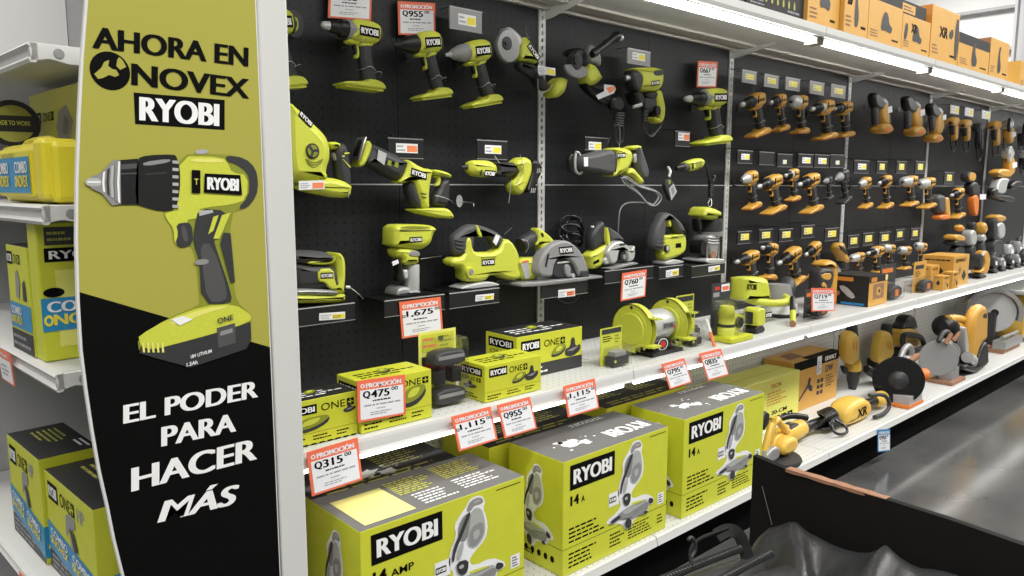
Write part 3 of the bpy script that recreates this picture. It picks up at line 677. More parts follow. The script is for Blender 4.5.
DK = dict(
    ryobi=('cordless_drill', 'drill', 'lime', 'charcoal', 'grey_plastic', 'silver', 'lime', 'RYOBI'),
    ryobi_impact=('impact_driver', 'impact', 'lime', 'charcoal', 'black', 'charcoal', 'lime', 'RYOBI'),
    ryobi_wrench=('impact_wrench', 'impact', 'lime', 'charcoal', 'grey_plastic', 'silver', 'lime', 'RYOBI'),
    dw=('cordless_drill', 'drill', 'yellow_tool', 'charcoal', 'charcoal', 'silver', 'orange_under', 'DEWALT'),
    dw_black=('cordless_drill', 'drill', 'yellow_tool', 'charcoal', 'black', 'silver', 'orange_under', 'DEWALT'),
    dw_silver=('cordless_drill', 'drill', 'yellow_tool', 'charcoal', 'silver', 'silver', 'orange_under', 'DEWALT'),
    dw_impact=('impact_driver', 'impact', 'yellow_tool', 'charcoal', 'silver', 'charcoal', 'orange_under', 'DEWALT'),
    dw_round=('impact_wrench', 'round', 'yellow_tool', 'charcoal', 'silver', 'charcoal', 'orange_under', 'DEWALT'),
    grey=('cordless_drill', 'impact', 'charcoal', 'charcoal', 'grey_plastic', 'grey_metal', 'charcoal', ''))
HOOKLABEL = 'thin steel peg hook half hidden behind a hanging tool'
def hook(p, d=.09):
    b = MB().tube([(p.x, YW-.002, p.z), (p.x, YW-d*.5, p.z), (p.x, YW-d, p.z), (p.x, YW-d-.006, p.z+.010)], .0022, 'steel', 6, 1)
    b.box((p.x-.012, YW-.004, p.z-.008), (p.x+.012, YW-.001, p.z+.02), 'tag_black')
    o = b.build('peg_hook', origin=(p.x, YW, p.z)); o['label'] = HOOKLABEL; o['category'] = 'hook'; o['group'] = 'peg hooks behind the hanging tools'
def drill(kind, label, tip, rear, foot, Y=1.915, yaw=0, group=None, hk=True):
    """tip, rear = pixels of the axis ends, foot = pixel of the underside centre"""
    if kind not in PROTO:
        PROTO[kind] = r = make_drill(*DK[kind][:2], *DK[kind][2:])
    else: r = copy_tree(PROTO[kind])
    a = aY(*tip, Y); b = aY(*rear, Y-.03); b.y = Y; f = aY(*foot, Y)
    d = b-a; L = d.length; s = L/.190; ang = -math.atan2(d.z, d.x)
    up = Vector((-d.z, 0, d.x)).normalized(); h = -(f-a).dot(up)
    sz = max(.8*s, min(1.25*s, h/.168))
    rot_place(r, a, ang, s, sz, yaw); r['_o'] = (0, 0, 0)
    r['label'] = label
    if group: r['group'] = group
    if hk:
        m = Matrix.Translation(a) @ Matrix.Rotation(yaw, 4, 'Z') @ Matrix.Rotation(ang, 4, 'Y')
        hook(m @ Vector((.115*s, 0, -.037*sz)), YW-Y+.03)
    return r
g = 'lime drills and drivers hanging on the pegboard'
drill('ryobi', 'lime cordless hammer drill with silver chuck hanging under the leftmost price sign', (321.5, 24.5), (384, 34), (361, 89), group=g)
drill('ryobi_impact', 'lime impact driver with black nose, second from the left in the top row', (394.5, 45), (444.5, 41), (430, 98.5), group=g)
drill('ryobi_wrench', 'lime impact wrench with grey gear case, just left of the disc grinder', (445.5, 55), (494, 49), (487, 104.5), group=g)
drill('ryobi', 'small lime drill hanging under the far price sign, beside the yellow drills', (685, 99), (728, 97), (712, 135.5), group=g)
r = drill('ryobi', 'lime drill at the far left, mostly hidden behind the white post', (236, 22), (297, 21), (284, 88), group=g)

# ================================================================ tools drawn part by part
class Tool:
    def __init__(s, name, label, cat, Y, group=None): s.n = name; s.l = label; s.c = cat; s.Y = Y; s.g = group; s.p = {}; s.k = 0; s.par = {}
    def mb(s, part):
        if part not in s.p: s.p[part] = MB()
        return s.p[part]
    def P(s, part, tl, pts, m, dy=0, t=.05, b=.012, sm=2):
        s.mb(part).prism(pz(tl(*pts) if tl else pts, s.Y+dy), s.Y+dy, t, m, b, sm); return s
    def at(s, tl, p, dy=0): return aY(*(tl(p)[0] if tl else p), s.Y+dy)
    def L(s, part, tl, a, b, prof, m, dy=0, n=20, dy2=None):
        s.mb(part).lathe(s.at(tl, a, dy), s.at(tl, b, dy if dy2 is None else dy2), prof, m, n); return s
    def C(s, part, tl, c, r, m, dy=0, t=.01, n=32, ry=None):
        """disc facing the aisle: centre pixel, radius in metres"""
        c = s.at(tl, c, dy); s.mb(part).lathe(c, c+Vector((0, t, 0)), [(0, r*.96), (.1, r), (.9, r), (1, r*.96)], m, n); return s
    def B(s, part, tl, pts, r, m, n=8, sm=2):
        """tube through (x, y, dy)"""
        s.mb(part).tube([s.at(tl, (p[0], p[1]), p[2] if len(p) > 2 else 0) for p in pts], r, m, n, sm); return s
    def fr(s, tl, bl, br, tl_, dy):
        p0, p1, p2 = s.at(tl, bl, dy), s.at(tl, br, dy), s.at(tl, tl_, dy); return Fr(p0, p1-p0, p2-p0, (0, -1, 0))
    def logo(s, tl, bl, br, tl_, dy=-.0005, part='brand_panel'): logo(s.mb(part), s.fr(tl, bl, br, tl_, dy), 0, 0, 1, 1, 1); return s
    def F(s, part, tl, pts, m, dy=-.0005, sm=1):
        q = [Vector(p) for p in pz(tl(*pts) if tl else pts, s.Y+dy)]; q = chaikin(q, sm) if sm else q
        s.mb(part).poly(PFY(s.Y+dy), [(v.x, v.y) for v in q], m, 1); return s
    def sub(s, **k): s.par.update(k); return s
    def build(s, base=None, comp=.055):
        vs = [v for b in s.p.values() for v in b.V]
        lo = Vector((min(v.x for v in vs)+max(v.x for v in vs), min(v.y for v in vs)+max(v.y for v in vs), 0))/2; lo.z = min(v.z for v in vs)
        xa, xb = min(v.x for v in vs), max(v.x for v in vs); sl = xa/s.Y; k = 1-min(.35 if sl < 1.4 else .5, (.6 if sl < 1.4 else .85)*comp*sl/(xb-xa))
        for v in vs: v.x = xb-(xb-v.x)*k
        lo.x = (xb-(xb-xa)*k+xb)/2
        dz = 0
        if base is not None: dz = base-lo.z; lo.z = base
        if dz:
            for v in vs: v.z += dz
        t = thing(s.n, s.l, s.c, lo, s.g); made = {}
        for k in sorted(s.p, key=lambda k: k in s.par):
            nm = k.split('#')[0]; made[k] = s.p[k].build(nm, made[s.par[k]] if k in s.par else t, origin=lo)
        return t
def PFY(y): return Fr((0, y, 0), (1, 0, 0), (0, 0, 1), (0, -1, 0))
t1, t2, t3, t4, t5, t6, t7, t8 = T(290, 0), T(390, 20), T(290, 90), T(340, 130), T(440, 130), T(550, 50), T(550, 130), T(600, 130)
t9, t10, t11, t12, t13, t14, t15, t17 = T(290, 230), T(430, 210), T(520, 215), T(610, 190), T(590, 280), T(690, 270), T(410, 320), T(500, 0)

# round stub at the very left, top
o = Tool('flat_head_tool', 'round black and lime tool head peeking out beside the white post, top left', 'power tool', 1.93)
o.C('head', t1, (10, 150), .036, 'charcoal', .01, .03).P('ring', t1, [(-30, 100), (25, 100), (45, 130), (45, 180), (20, 205), (-30, 205)], 'lime', 0, .014, .004)
o.F('inset', t1, [(0, 120), (22, 122), (32, 150), (20, 185), (0, 188)], 'charcoal').build()

# cordless disc grinder (t2)
o = Tool('disc_grinder', 'lime cordless angle grinder with grey disc guard beside the first slotted upright', 'angle grinder', 1.89)
o.C('guard', t2, (728, 160), .083*.62, 'grey_metal', -.012, .02).C('disc', t2, (716, 142), .021, 'charcoal', -.016, .006).C('disc', t2, (712, 142), .008, 'black', -.02, .006)
o.P('gear_head', t2, [(700, 50), (745, 30), (800, 75), (835, 115), (825, 160), (780, 180), (730, 100)], 'silver', .002, .045, .01)
o.P('housing', t2, [(845, 105), (870, 100), (950, 205), (955, 255), (935, 278), (890, 262), (830, 262), (812, 240), (820, 150)], 'lime', 0, .05, .018)
o.P('handle', t2, [(812, 255), (860, 268), (935, 280), (955, 330), (940, 370), (890, 355), (835, 320), (808, 300)], 'charcoal', .004, .042, .016)
o.P('neck', t2, [(925, 345), (965, 350), (1005, 400), (1020, 440), (985, 450), (950, 420)], 'charcoal', .0, .04, .01)
o.P('battery_foot', t17, [(355, 540), (400, 485), (445, 500), (440, 560), (415, 610), (370, 625), (350, 600)], 'lime', -.012, .075, .02)
o.logo(t2, (930, 250), (945, 210), (860, 145)) if 0 else None
b = o.mb('brand_panel'); p0, p1, p2 = o.at(t2, (850, 165), -.001), o.at(t2, (925, 262), -.001), o.at(t2, (878, 138), -.001); logo(b, Fr(p0, p1-p0, p2-p0, (0, -1, 0)), 0, 0, 1, 1, 1)
o.B('security_wire', t2, [(850, 40, .03), (852, 95, .0), (870, 110, .01)], .0015, 'steel').B('security_wire', t2, [(930, 375, -.004), (930, 465, -.004), (1000, 455, -.004), (1030, 410, 0)], .0014, 'steel').build()

# corded disc grinder (t17)
o = Tool('disc_grinder', 'lime corded angle grinder with black side handle and big black disc', 'angle grinder', 1.88)
o.P('guard', t17, [(365, 415), (400, 400), (535, 420), (540, 470), (500, 498), (450, 495), (400, 470)], 'grey_plastic', -.02, .012, .004)
o.C('disc', t17, (462, 385), .029, 'charcoal', -.024, .03).C('disc', t17, (458, 380), .015, 'black', -.030, .008)
o.P('gear_head', t17, [(420, 320), (460, 295), (510, 300), (545, 345), (560, 400), (530, 430), (500, 380), (430, 350)], 'black', 0, .05, .012)
o.P('gear_head', t17, [(545, 290), (590, 275), (640, 345), (640, 430), (600, 400), (560, 400)], 'grey_plastic', .02, .03, .008)
o.L('side_handle', t17, (565, 345), (745, 225), [(0, .013), (.1, .016), (.2, .012), (.5, .0155), (.85, .014), (.88, .019), (1, .018)], 'black', -.02)
o.L('side_handle', t17, (742, 230), (772, 242), [(0, .010), (1, .012)], 'steel', -.02, 14)
o.P('housing', t17, [(560, 400), (600, 400), (655, 480), (640, 520), (600, 545), (560, 548), (530, 520), (525, 470)], 'lime', -.004, .055, .02)
o.P('handle', t6, [(200, 200), (250, 228), (320, 210), (350, 230), (410, 300), (395, 350), (350, 345), (300, 310), (240, 260)], 'black', 0, .045, .016)
o.F('label_tag', t6, [(272, 288), (330, 262), (330, 218), (400, 225), (414, 248), (400, 275), (290, 315)], 'paper', -.018, 0).F('label_tag', t6, [(345, 240), (400, 228), (412, 248), (370, 278)], 'promo_orange', -.019, 0)
o.P('power_cord', t6, [(395, 300), (450, 290), (480, 330), (485, 380), (400, 390), (388, 330)], 'hose_black', -.01, .03, .01)
for k in range(6): o.B('power_cord', t6, [(405-k*3, 410+k*16, 0), (425, 400+k*16, -.018), (475-k*2, 408+k*16, -.004)], .0035, 'hose_black')
o.B('power_cord', t6, [(460, 480, 0), (472, 530, -.005), (465, 590, 0), (430, 600, 0), (410, 560, 0), (420, 500, 0)], .003, 'hose_black').B('power_cord', t6, [(400, 480, .0), (390, 540, .02), (360, 600, .02), (345, 650, .03)], .003, 'hose_black').B('power_cord', t6, [(440, 470, .0), (450, 560, .01), (440, 640, .01), (420, 660, .01)], .0018, 'steel')
o.build()

# corded hammer drill (t6)
o = Tool('hammer_drill', 'lime corded hammer drill with coiled black cord under a tube-lit tag holder', 'drill', 1.885)
o.L('chuck', t6, (425, 182), (520, 170), [(0, .008), (.1, .011), (.35, .013), (.4, .019), (.95, .023), (1, .022)], 'charcoal', .028)
o.L('chuck_jaws', t6, (432, 176), (468, 174), [(0, .012), (1, .0135)], 'steel', .027)
o.P('gear_case', t6, [(490, 115), (560, 125), (590, 150), (590, 190), (560, 265), (520, 260), (500, 200)], 'charcoal', .002, .055, .014)
o.L('gear_case', t6, (508, 172), (528, 170), [(0, .024), (1, .026)], 'lime', .028)
o.P('housing', t6, [(500, 108), (560, 104), (720, 106), (738, 150), (732, 220), (700, 262), (640, 262), (570, 258), (552, 225), (560, 150)], 'lime', 0, .06, .02)
o.P('housing', t6, [(690, 255), (715, 250), (735, 320), (748, 380), (735, 450), (712, 470), (690, 430), (690, 350), (680, 300)], 'lime', .008, .042, .012)
o.P('housing', t6, [(645, 425), (700, 430), (720, 465), (690, 470), (655, 450)], 'lime', .006, .046, .01)
o.F('top_grille', t6, [(640, 130), (722, 125), (724, 160), (655, 165)], 'charcoal', -.0008).P('trigger', t6, [(600, 262), (690, 265), (690, 300), (640, 320), (600, 300)], 'black', .012, .03, .008)
o.C('lock_ring', t6, (685, 388), .019, 'black', .0, .05).P('handle', t6, [(590, 300), (670, 290), (690, 350), (655, 400), (600, 400), (580, 350)], 'charcoal', .014, .03, .01)
o.logo(t6, (628, 228), (690, 222), (630, 196))
o.P('side_handle', t6, [(510, 260), (560, 262), (590, 300), (580, 340), (545, 350), (520, 310)], 'black', -.012, .06, .012).L('side_handle', t6, (492, 360), (550, 345), [(0, .006), (1, .008)], 'silver', -.02, 10)
for k in range(5): o.B('power_cord', t6, [(560, 395+k*15, 0), (580, 388+k*15, -.016), (604, 392+k*15, 0)], .0033, 'hose_black')
o.B('power_cord', t6, [(715, 460, .02), (705, 490, .02), (690, 500, .01), (640, 560, .0), (600, 540, .0), (560, 480, 0), (555, 400, 0)], .0032, 'hose_black').B('power_cord', t6, [(600, 460, .0), (590, 540, .0), (620, 556, 0), (650, 530, .0)], .0025, 'hose_black')
o.build()

# fan-shaped blower (t3)
o = Tool('cordless_blower', 'round bodied lime blower with grey handle beside the white post', 'blower', 1.87)
o.P('housing', t3, [(-60, 60), (30, 90), (150, 200), (235, 275), (268, 350), (272, 440), (245, 510), (245, 570), (200, 600), (60, 600), (-60, 560)], 'lime', 0, .085, .03)
o.C('hub', t3, (125, 390), .0205, 'charcoal', -.004, .006).C('hub', t3, (125, 390), .016, 'lime_shade', -.006, .004)
for a in (0, 2.1, 4.2):
    c = o.at(t3, (125, 390), -.0065); u = Vector((math.cos(a), 0, math.sin(a))); w = Vector((-u.z, 0, u.x)); o.mb('hub').add([c+w*.004, c+u*.016+w*.006, c+u*.016-w*.002, c-w*.002], [(0, 1, 2, 3)], 'charcoal')
for k in range(3): o.B('ribs', t3, [(75+k*5, 440+k*12, -.001), (130, 470+k*16, -.001), (195-k*4, 440+k*10, -.001)], .0014, 'lime_shade')
o.P('nozzle_stem', t3, [(245, 330), (320, 330), (330, 370), (300, 382), (255, 370)], 'lime', .015, .05, .012)
o.P('handle', t3, [(325, 335), (365, 345), (385, 400), (392, 480), (402, 560), (400, 640), (350, 640), (310, 560), (300, 470), (290, 400)], 'charcoal', .012, .045, .014)
o.P('trigger', t3, [(268, 400), (290, 405), (300, 450), (280, 455)], 'grey_plastic', .02, .02, .005)
o.F('trim_lines', t3, [(330, 440), (340, 445), (392, 495), (380, 495)], 'lime', .0115, 0).F('trim_lines', t3, [(345, 400), (380, 398), (378, 408), (345, 410)], 'lime', .0115, 0).F('trim_lines', t3, [(328, 420), (345, 418), (345, 428), (330, 428)], 'lime', .0115, 0)
p0, p1, p2 = o.at(t3, (22, 158), -.001), o.at(t3, (112, 243), -.001), o.at(t3, (42, 122), -.001); logo(o.mb('brand_panel'), Fr(p0, p1-p0, p2-p0, (0, -1, 0)), 0, 0, 1, 1, 1)
o.P('base', t3, [(200, 560), (300, 565), (400, 600), (405, 640), (390, 690), (300, 690), (60, 640), (60, 600)], 'lime', .0, .075, .015)
o.B('security_wire', t3, [(372, 640, .0), (370, 690, .0)], .0014, 'steel').build()

# cordless reciprocating saw (t4)
o = Tool('reciprocating_saw', 'lime and grey cordless reciprocating saw hanging beside the blower', 'saw', 1.88)
o.P('blade_shoe', t4, [(130, 40), (140, 42), (92, 190), (82, 188)], 'steel', .0, .05, .002, 0).P('blade_shoe', t4, [(110, 60), (125, 60), (85, 180), (75, 160)], 'black', .01, .03, .002, 0)
o.P('front_collar', t4, [(148, 62), (175, 72), (185, 110), (150, 200), (120, 238), (92, 232), (100, 200), (135, 120)], 'lime', .0, .06, .016)
o.P('gear_case', t4, [(175, 85), (210, 90), (420, 185), (428, 230), (400, 300), (350, 330), (200, 240), (130, 215)], 'charcoal', -.002, .062, .022)
o.P('housing', t4, [(415, 185), (450, 195), (530, 245), (600, 250), (580, 330), (570, 420), (575, 500), (540, 515), (510, 470), (480, 360), (450, 320), (395, 345), (355, 335), (400, 290)], 'lime', 0, .055, .014)
o.P('grip', t4, [(455, 325), (478, 360), (520, 480), (500, 510), (460, 480), (430, 400), (425, 340)], 'charcoal', .004, .046, .012)
o.P('housing', t4, [(590, 248), (680, 265), (718, 285), (715, 310), (690, 300), (640, 290), (600, 285)], 'lime', .006, .04, .008).P('trigger', t4, [(605, 285), (640, 290), (645, 330), (632, 362), (608, 360), (625, 335), (625, 310), (605, 300)], 'lime', .016, .02, .004)
o.P('handle', t4, [(660, 320), (710, 310), (708, 400), (700, 490), (640, 490), (600, 480), (610, 420), (640, 380)], 'charcoal', .008, .04, .012)
o.P('battery_foot', t4, [(470, 505), (570, 505), (690, 495), (730, 540), (732, 565), (700, 570), (600, 555), (490, 525)], 'lime', -.008, .07, .008)
o.F('warning_label', t4, [(215, 125), (272, 150), (255, 225), (205, 190)], 'silver', -.003, 0)
for k in range(2): o.F('mode_label', t4, [(282+48*k, 190+12*k), (305+48*k, 198+12*k), (300+48*k, 232+12*k), (275+48*k, 222+12*k)], 'lime_shade', -.003, 0)
o.logo(t4, (432, 290), (540, 322), (440, 240)).F('vents', t4, [(498, 400), (540, 408), (540, 415), (498, 407)], 'black', -.0008, 0).F('vents', t4, [(505, 425), (540, 430), (540, 437), (505, 432)], 'black', -.0008, 0)
o.B('security_wire', t4, [(600, 420, .0), (660, 430, -.006), (715, 455, 0), (722, 470, .03)], .0013, 'steel').build()
o = Tool('peg_hook', 'bare steel peg hook with white disc, right of the cordless reciprocating saw', 'hook', 1.93)
o.B('wire', t4, [(752, 460, .065), (752, 460, 0), (850, 468, -.03), (846, 495, -.03)], .0022, 'steel', 6, 1).C('disc', t4, (748, 458), .0, 'steel') if 0 else o.B('wire', t4, [(740, 470, .066), (765, 460, .03), (846, 466, -.04), (844, 492, -.04)], .0022, 'steel', 6, 1)
c = o.at(t4, (752, 455), .035); o.mb('stop_disc').lathe(c, c+Vector((0, -.002, 0)), [(0, .020), (1, .020)], 'silver', 16); o.build()

# right-angle ratchet (t5)
o = Tool('cordless_ratchet', 'lime and black cordless ratchet lying level, just left of the first upright', 'ratchet', 1.89)
o.L('ratchet_head', t5, (95, 238), (190, 238), [(0, .004), (.1, .007), (.4, .006), (.45, .009), (.8, .011), (1, .014)], 'charcoal', .025, 14)
o.P('front_housing', t5, [(180, 195), (230, 190), (320, 195), (355, 225), (358, 275), (330, 305), (200, 298), (168, 270), (165, 225)], 'lime', 0, .05, .018)
o.P('handle', t5, [(320, 200), (360, 208), (500, 205), (515, 240), (505, 285), (440, 300), (350, 300), (355, 250)], 'charcoal', .004, .044, .016)
o.P('housing', t5, [(475, 210), (520, 172), (575, 175), (597, 215), (590, 290), (550, 380), (520, 422), (480, 400), (458, 345), (500, 310), (515, 270), (490, 250)], 'lime', -.004, .062, .016)
o.P('battery_stub', t5, [(590, 190), (640, 195), (665, 240), (655, 280), (620, 340), (600, 400), (550, 400), (575, 330), (595, 260)], 'black', .0, .055, .01)
o.logo(t5, (250, 296), (325, 302), (258, 254)).F('vents', t5, [(228, 255), (240, 252), (232, 292), (220, 292)], 'black', -.001, 0)
o.B('security_wire', t5, [(325, 165, .0), (360, 215, -.008)], .0012, 'steel').B('security_wire', t5, [(500, 160, .01), (528, 210, -.012), (520, 270, -.012), (470, 350, .0)], .0012, 'steel').B('security_wire', t5, [(440, 320, .0), (422, 470, .0)], .0016, 'steel')
for k in range(3): o.F('battery_marks', t5, [(622+12*k, 245), (627+12*k, 245), (620+12*k, 275), (615+12*k, 275)], 'silver', -.001, 0); o.F('battery_marks', t5, [(580+12*k, 372), (585+12*k, 372), (578+12*k, 402), (573+12*k, 402)], 'silver', -.001, 0)
o.build()

# corded reciprocating saw (t7)
o = Tool('reciprocating_saw', 'lime corded reciprocating saw with long grey nose and coiled grey cord', 'saw', 1.86)
o.B('blade_shoe', t7, [(125, 150, .03), (118, 200, .03), (125, 275, .03), (170, 280, .03), (165, 200, .03), (150, 145, .03), (125, 140, .03)], .0055, 'silver').P('blade_shoe', t7, [(95, 150), (118, 145), (112, 270), (90, 260), (80, 200)], 'black', .03, .03, .006)
o.P('gear_case', t7, [(175, 160), (270, 148), (380, 115), (410, 150), (415, 240), (390, 295), (300, 275), (200, 262), (172, 235)], 'grey_rubber', -.004, .075, .016)
for xx in (360, 378, 396): o.B('bellows', t7, [(xx, 130, .01), (xx+8, 200, -.006), (xx-2, 285, .01)], .003, 'charcoal')
o.P('housing', t7, [(375, 115), (440, 108), (520, 120), (530, 180), (510, 240), (470, 280), (420, 295), (385, 300), (410, 230), (412, 160)], 'lime', 0, .068, .02)
o.P('top_bridge', t7, [(500, 112), (545, 95), (580, 100), (580, 120), (530, 130)], 'lime', .008, .05, .008).P('handle', t7, [(545, 98), (580, 95), (600, 150), (625, 220), (640, 270), (630, 310), (605, 325), (580, 290), (560, 230), (560, 160)], 'grey_rubber', .006, .05, .014)
o.P('trigger', t7, [(535, 145), (560, 150), (568, 210), (540, 215), (530, 180)], 'silver', .018, .02, .006).P('housing', t7, [(480, 280), (520, 230), (560, 275), (605, 325), (590, 350), (570, 352), (540, 310)], 'lime', .004, .055, .012)
o.logo(t7, (408, 178), (466, 175), (408, 148)).F('warning_label', t7, [(176, 172), (206, 172), (206, 232), (178, 232)], 'paper', -.005, 0)
W1 = [(450, 300), (470, 340), (560, 400), (610, 470), (660, 485), (700, 440), (690, 400), (640, 380), (560, 360), (480, 300), (455, 300)]
for k in range(3): o.B('power_cord', t7, [(x+(x-570)*.06*k*(-1)**k, y+k*5-4, .02-.01*k) for x, y in W1], .0028, 'grey_plastic')
o.B('power_cord', t7, [(640, 470, .02), (560, 462, .03), (480, 465, .04), (440, 490, .04), (425, 540, .04), (422, 620, .05), (415, 720, .08)], .0028, 'grey_plastic').build()

# rotary tool (t8) and its tag, cable
o = Tool('rotary_tool', 'small lime and grey rotary tool hanging above the plunge router', 'rotary tool', 1.90)
o.L('body', t8, (445, 245), (500, 235), [(0, .008), (.3, .013), (1, .015)], 'black', .02).L('body', t8, (495, 238), (600, 222), [(0, .017), (.5, .021), (1, .024)], 'grey_rubber', .02)
o.P('housing', t8, [(530, 200), (640, 175), (665, 190), (665, 220), (640, 250), (560, 268), (545, 240)], 'lime', -.002, .045, .014)
o.F('brand_panel', t8, [(560, 215), (570, 208), (575, 245), (562, 250)], 'black_print', -.003, 0).F('brand_panel', t8, [(590, 205), (635, 196), (638, 232), (594, 242)], 'lime_shade', -.003, 0)
o.B('power_cord', t8, [(660, 215, .02), (680, 250, .02), (685, 300, .02), (700, 330, .02)], .004, 'hose_black')
for k in range(8): o.B('power_cord', t8, [(688, 330+14*k, .02), (705, 322+14*k, 0), (722, 328+14*k, .02)], .0042, 'hose_black')
o.B('power_cord', t8, [(700, 440, .01), (680, 470, .0), (690, 495, .0), (712, 480, .0), (708, 440, .01)], .0018, 'steel').B('power_cord', t8, [(720, 300, .0), (735, 290, .0), (718, 330, .0)], .006, 'charcoal').build()
o = Tool('accessory_pouch', 'small tilted grey and lime accessory pack hanging left of the rotary tool', 'accessory pack', 1.89)
o.B('clip', t8, [(425, 240, .03), (430, 262, .0), (412, 300, .0)], .0065, 'white', 8).P('pouch', t8, [(370, 350), (400, 310), (445, 315), (495, 395), (440, 460), (420, 430)], 'charcoal', 0, .02, .004, 1)
o.F('label_print', t8, [(412, 375), (458, 342), (492, 395), (438, 450)], 'silver', -.001, 0).F('label_print', t8, [(402, 325), (425, 318), (432, 340), (410, 350)], 'lime_shade', -.001, 0).F('label_print', t8, [(430, 375), (455, 360), (475, 395), (448, 420)], 'grey_plastic', -.0015, 0).build()
# ---------------- tools standing on small brackets, lower row
def tray(label, tl, a, b, Y=1.855):
    """a thin black bracket shelf under a tool: front edge pixels a-b"""
    p, q = aY(*tl(a)[0], Y), aY(*tl(b)[0], Y); z = (p.z+q.z)/2
    t = thing('tool_bracket', label, 'bracket shelf', ((p.x+q.x)/2, YW, z), 'black tool bracket shelves')
    MB().box((p.x, Y, z-.003), (q.x, YW-.001, z), 'tag_black').build('plate', t)
    h = MB().box((p.x, Y-.002, z-.050), (q.x, Y, z-.001), 'tag_black').box((p.x, Y-.0035, z-.003), (q.x, Y-.002, z), 'silver').box((p.x, Y-.0035, z-.050), (q.x, Y-.002, z-.048), 'grey_metal').build('front_plate', t)
    t['_h'] = 0
    return t, z, Y
def price_strip(t, tl, pts, Y, hot=False):
    """a small white and yellow (or red) price label on a bracket's front plate; pts = bl, br, tl"""
    p0, p1, p2 = [aY(*tl(p)[0], Y-.0038) for p in pts]; f = Fr(p0, p1-p0, p2-p0, (0, -1, 0)); b = MB()
    b.rect(f, 0, 0, 1, 1, 'paper', 0); b.rect(f, .5, .12, .97, .72, 'promo_orange' if hot else 'tag_yellow', 1)
    lines(b, f, .05, .1, .46, .8, 3, 'grey_text', 1, 2); lines(b, f, .53, .2, .95, .62, 2, 'charcoal', 2, 3)
    b.build('price_label', t)
N('tag_yellow', (.85, .72, .05), .5)
def stand(o, z): return o.build(z)
TR = {}
for key, lab, tl, a, b, lb, hot in [
    ('sander', 'black bracket shelf under the palm sander, with white and yellow label', t9, (-20, 500), (412, 472), [(187, 580), (353, 568), (187, 533)], 0),
    ('router', 'black bracket shelf under the trim router, half behind a price sign', t9, (600, 462), (985, 398), None, 0),
    ('jigsaw', 'black bracket shelf under the lime jigsaw left of the first upright', t10, (120, 530), (440, 497), [(290, 585), (408, 572), (292, 545)], 0),
    ('circ', 'black bracket shelf under the big circular saw with red label', t11, (130, 452), (430, 408), [(245, 530), (352, 518), (245, 480)], 1),
    ('mini', 'black bracket shelf under the compact circular saw, above a price sign', t11, (540, 362), (850, 320), None, 0),
    ('jig2', 'black bracket shelf under the grey and lime jigsaw right of the signs', t12, (310, 500), (465, 470), [(358, 560), (440, 545), (358, 515)], 0),
    ('plunge', 'black bracket shelf under the plunge router beside the second upright', t12, (520, 492), (735, 458), [(630, 525), (703, 512), (630, 492)], 0)]:
    TR[key] = tray(lab, tl, a, b)
    if lb: price_strip(TR[key][0], tl, lb, 1.855, hot)
# palm sander
o = Tool('palm_sander', 'lime palm sander with grey cushioned top standing beside the white post', 'sander', 1.875)
o.P('dust_skirt', t9, [(-20, 432), (85, 435), (300, 440), (345, 420), (352, 465), (320, 485), (85, 492), (-20, 492)], 'lime', -.01, .10, .012)
o.P('skirt_band', t9, [(-20, 398), (85, 396), (200, 400), (290, 405), (300, 425), (280, 440), (85, 437), (-20, 437)], 'grey_metal', -.012, .10, .010)
o.P('body', t9, [(-20, 232), (75, 235), (200, 240), (270, 240), (305, 300), (310, 400), (85, 405), (-20, 405)], 'charcoal', -.004, .09, .02)
o.P('battery_cover', t9, [(285, 165), (330, 165), (355, 205), (358, 300), (350, 385), (345, 425), (310, 425), (270, 420), (240, 400), (260, 380), (290, 330), (290, 250)], 'lime', 0, .085, .016)
o.P('logo_panel', t9, [(150, 268), (262, 262), (270, 350), (300, 395), (235, 398), (200, 352), (148, 352)], 'lime', -.008, .02, .004, 1)
o.P('top_cushion', t9, [(-20, 160), (80, 155), (220, 155), (268, 178), (275, 212), (240, 238), (80, 238), (-20, 235)], 'grey_rubber', -.01, .10, .03).P('top_cushion', t9, [(80, 215), (220, 220), (260, 200), (272, 178), (276, 215), (240, 240), (80, 240)], 'lime', -.006, .09, .004)
o.logo(t9, (165, 330), (255, 325), (165, 292), -.0085).B('security_wire', t9, [(360, 375, .0), (400, 400, -.02), (440, 430, -.02), (470, 455, .01)], .0014, 'steel').B('security_wire', t9, [(345, 380, -.004), (375, 382, -.01)], .004, 'paper').build(TR['sander'][1], .08)
# trim router
o = Tool('trim_router', 'lime and silver trim router standing above the Q1,675 price sign', 'router', 1.885)
o.P('battery_deck', t9, [(618, 15), (640, -15), (680, -20), (900, -20), (935, 8), (912, 40), (898, 100), (850, 138), (800, 145), (640, 130), (618, 110)], 'lime', -.008, .085, .02)
o.F('top_recess', t9, [(650, -5), (760, -12), (880, -5), (870, 5), (660, 5)], 'lime_shade', -.0085)
o.P('collar', t9, [(635, 125), (800, 135), (805, 190), (800, 240), (690, 245), (682, 205), (640, 190)], 'lime', 0, .068, .016).P('grey_band', t9, [(710, 185), (740, 145), (800, 150), (805, 190)], 'grey_plastic', -.002, .02, .003)
o.L('motor', t9, (745, 235), (745, 410), [(0, .025), (.05, .0265), (.95, .0265), (1, .025)], 'silver', .034, 24)
o.P('depth_clamp', t9, [(680, 275), (718, 270), (718, 330), (690, 335)], 'silver', -.0, .02, .004, 1).P('guide_knob', t9, [(640, 210), (665, 200), (680, 260), (690, 330), (680, 360), (640, 345), (655, 290)], 'black', .0, .04, .008)
o.P('base', t9, [(630, 430), (650, 385), (720, 380), (740, 410), (800, 400), (820, 425), (700, 445), (640, 450)], 'grey_metal', -.005, .075, .008)
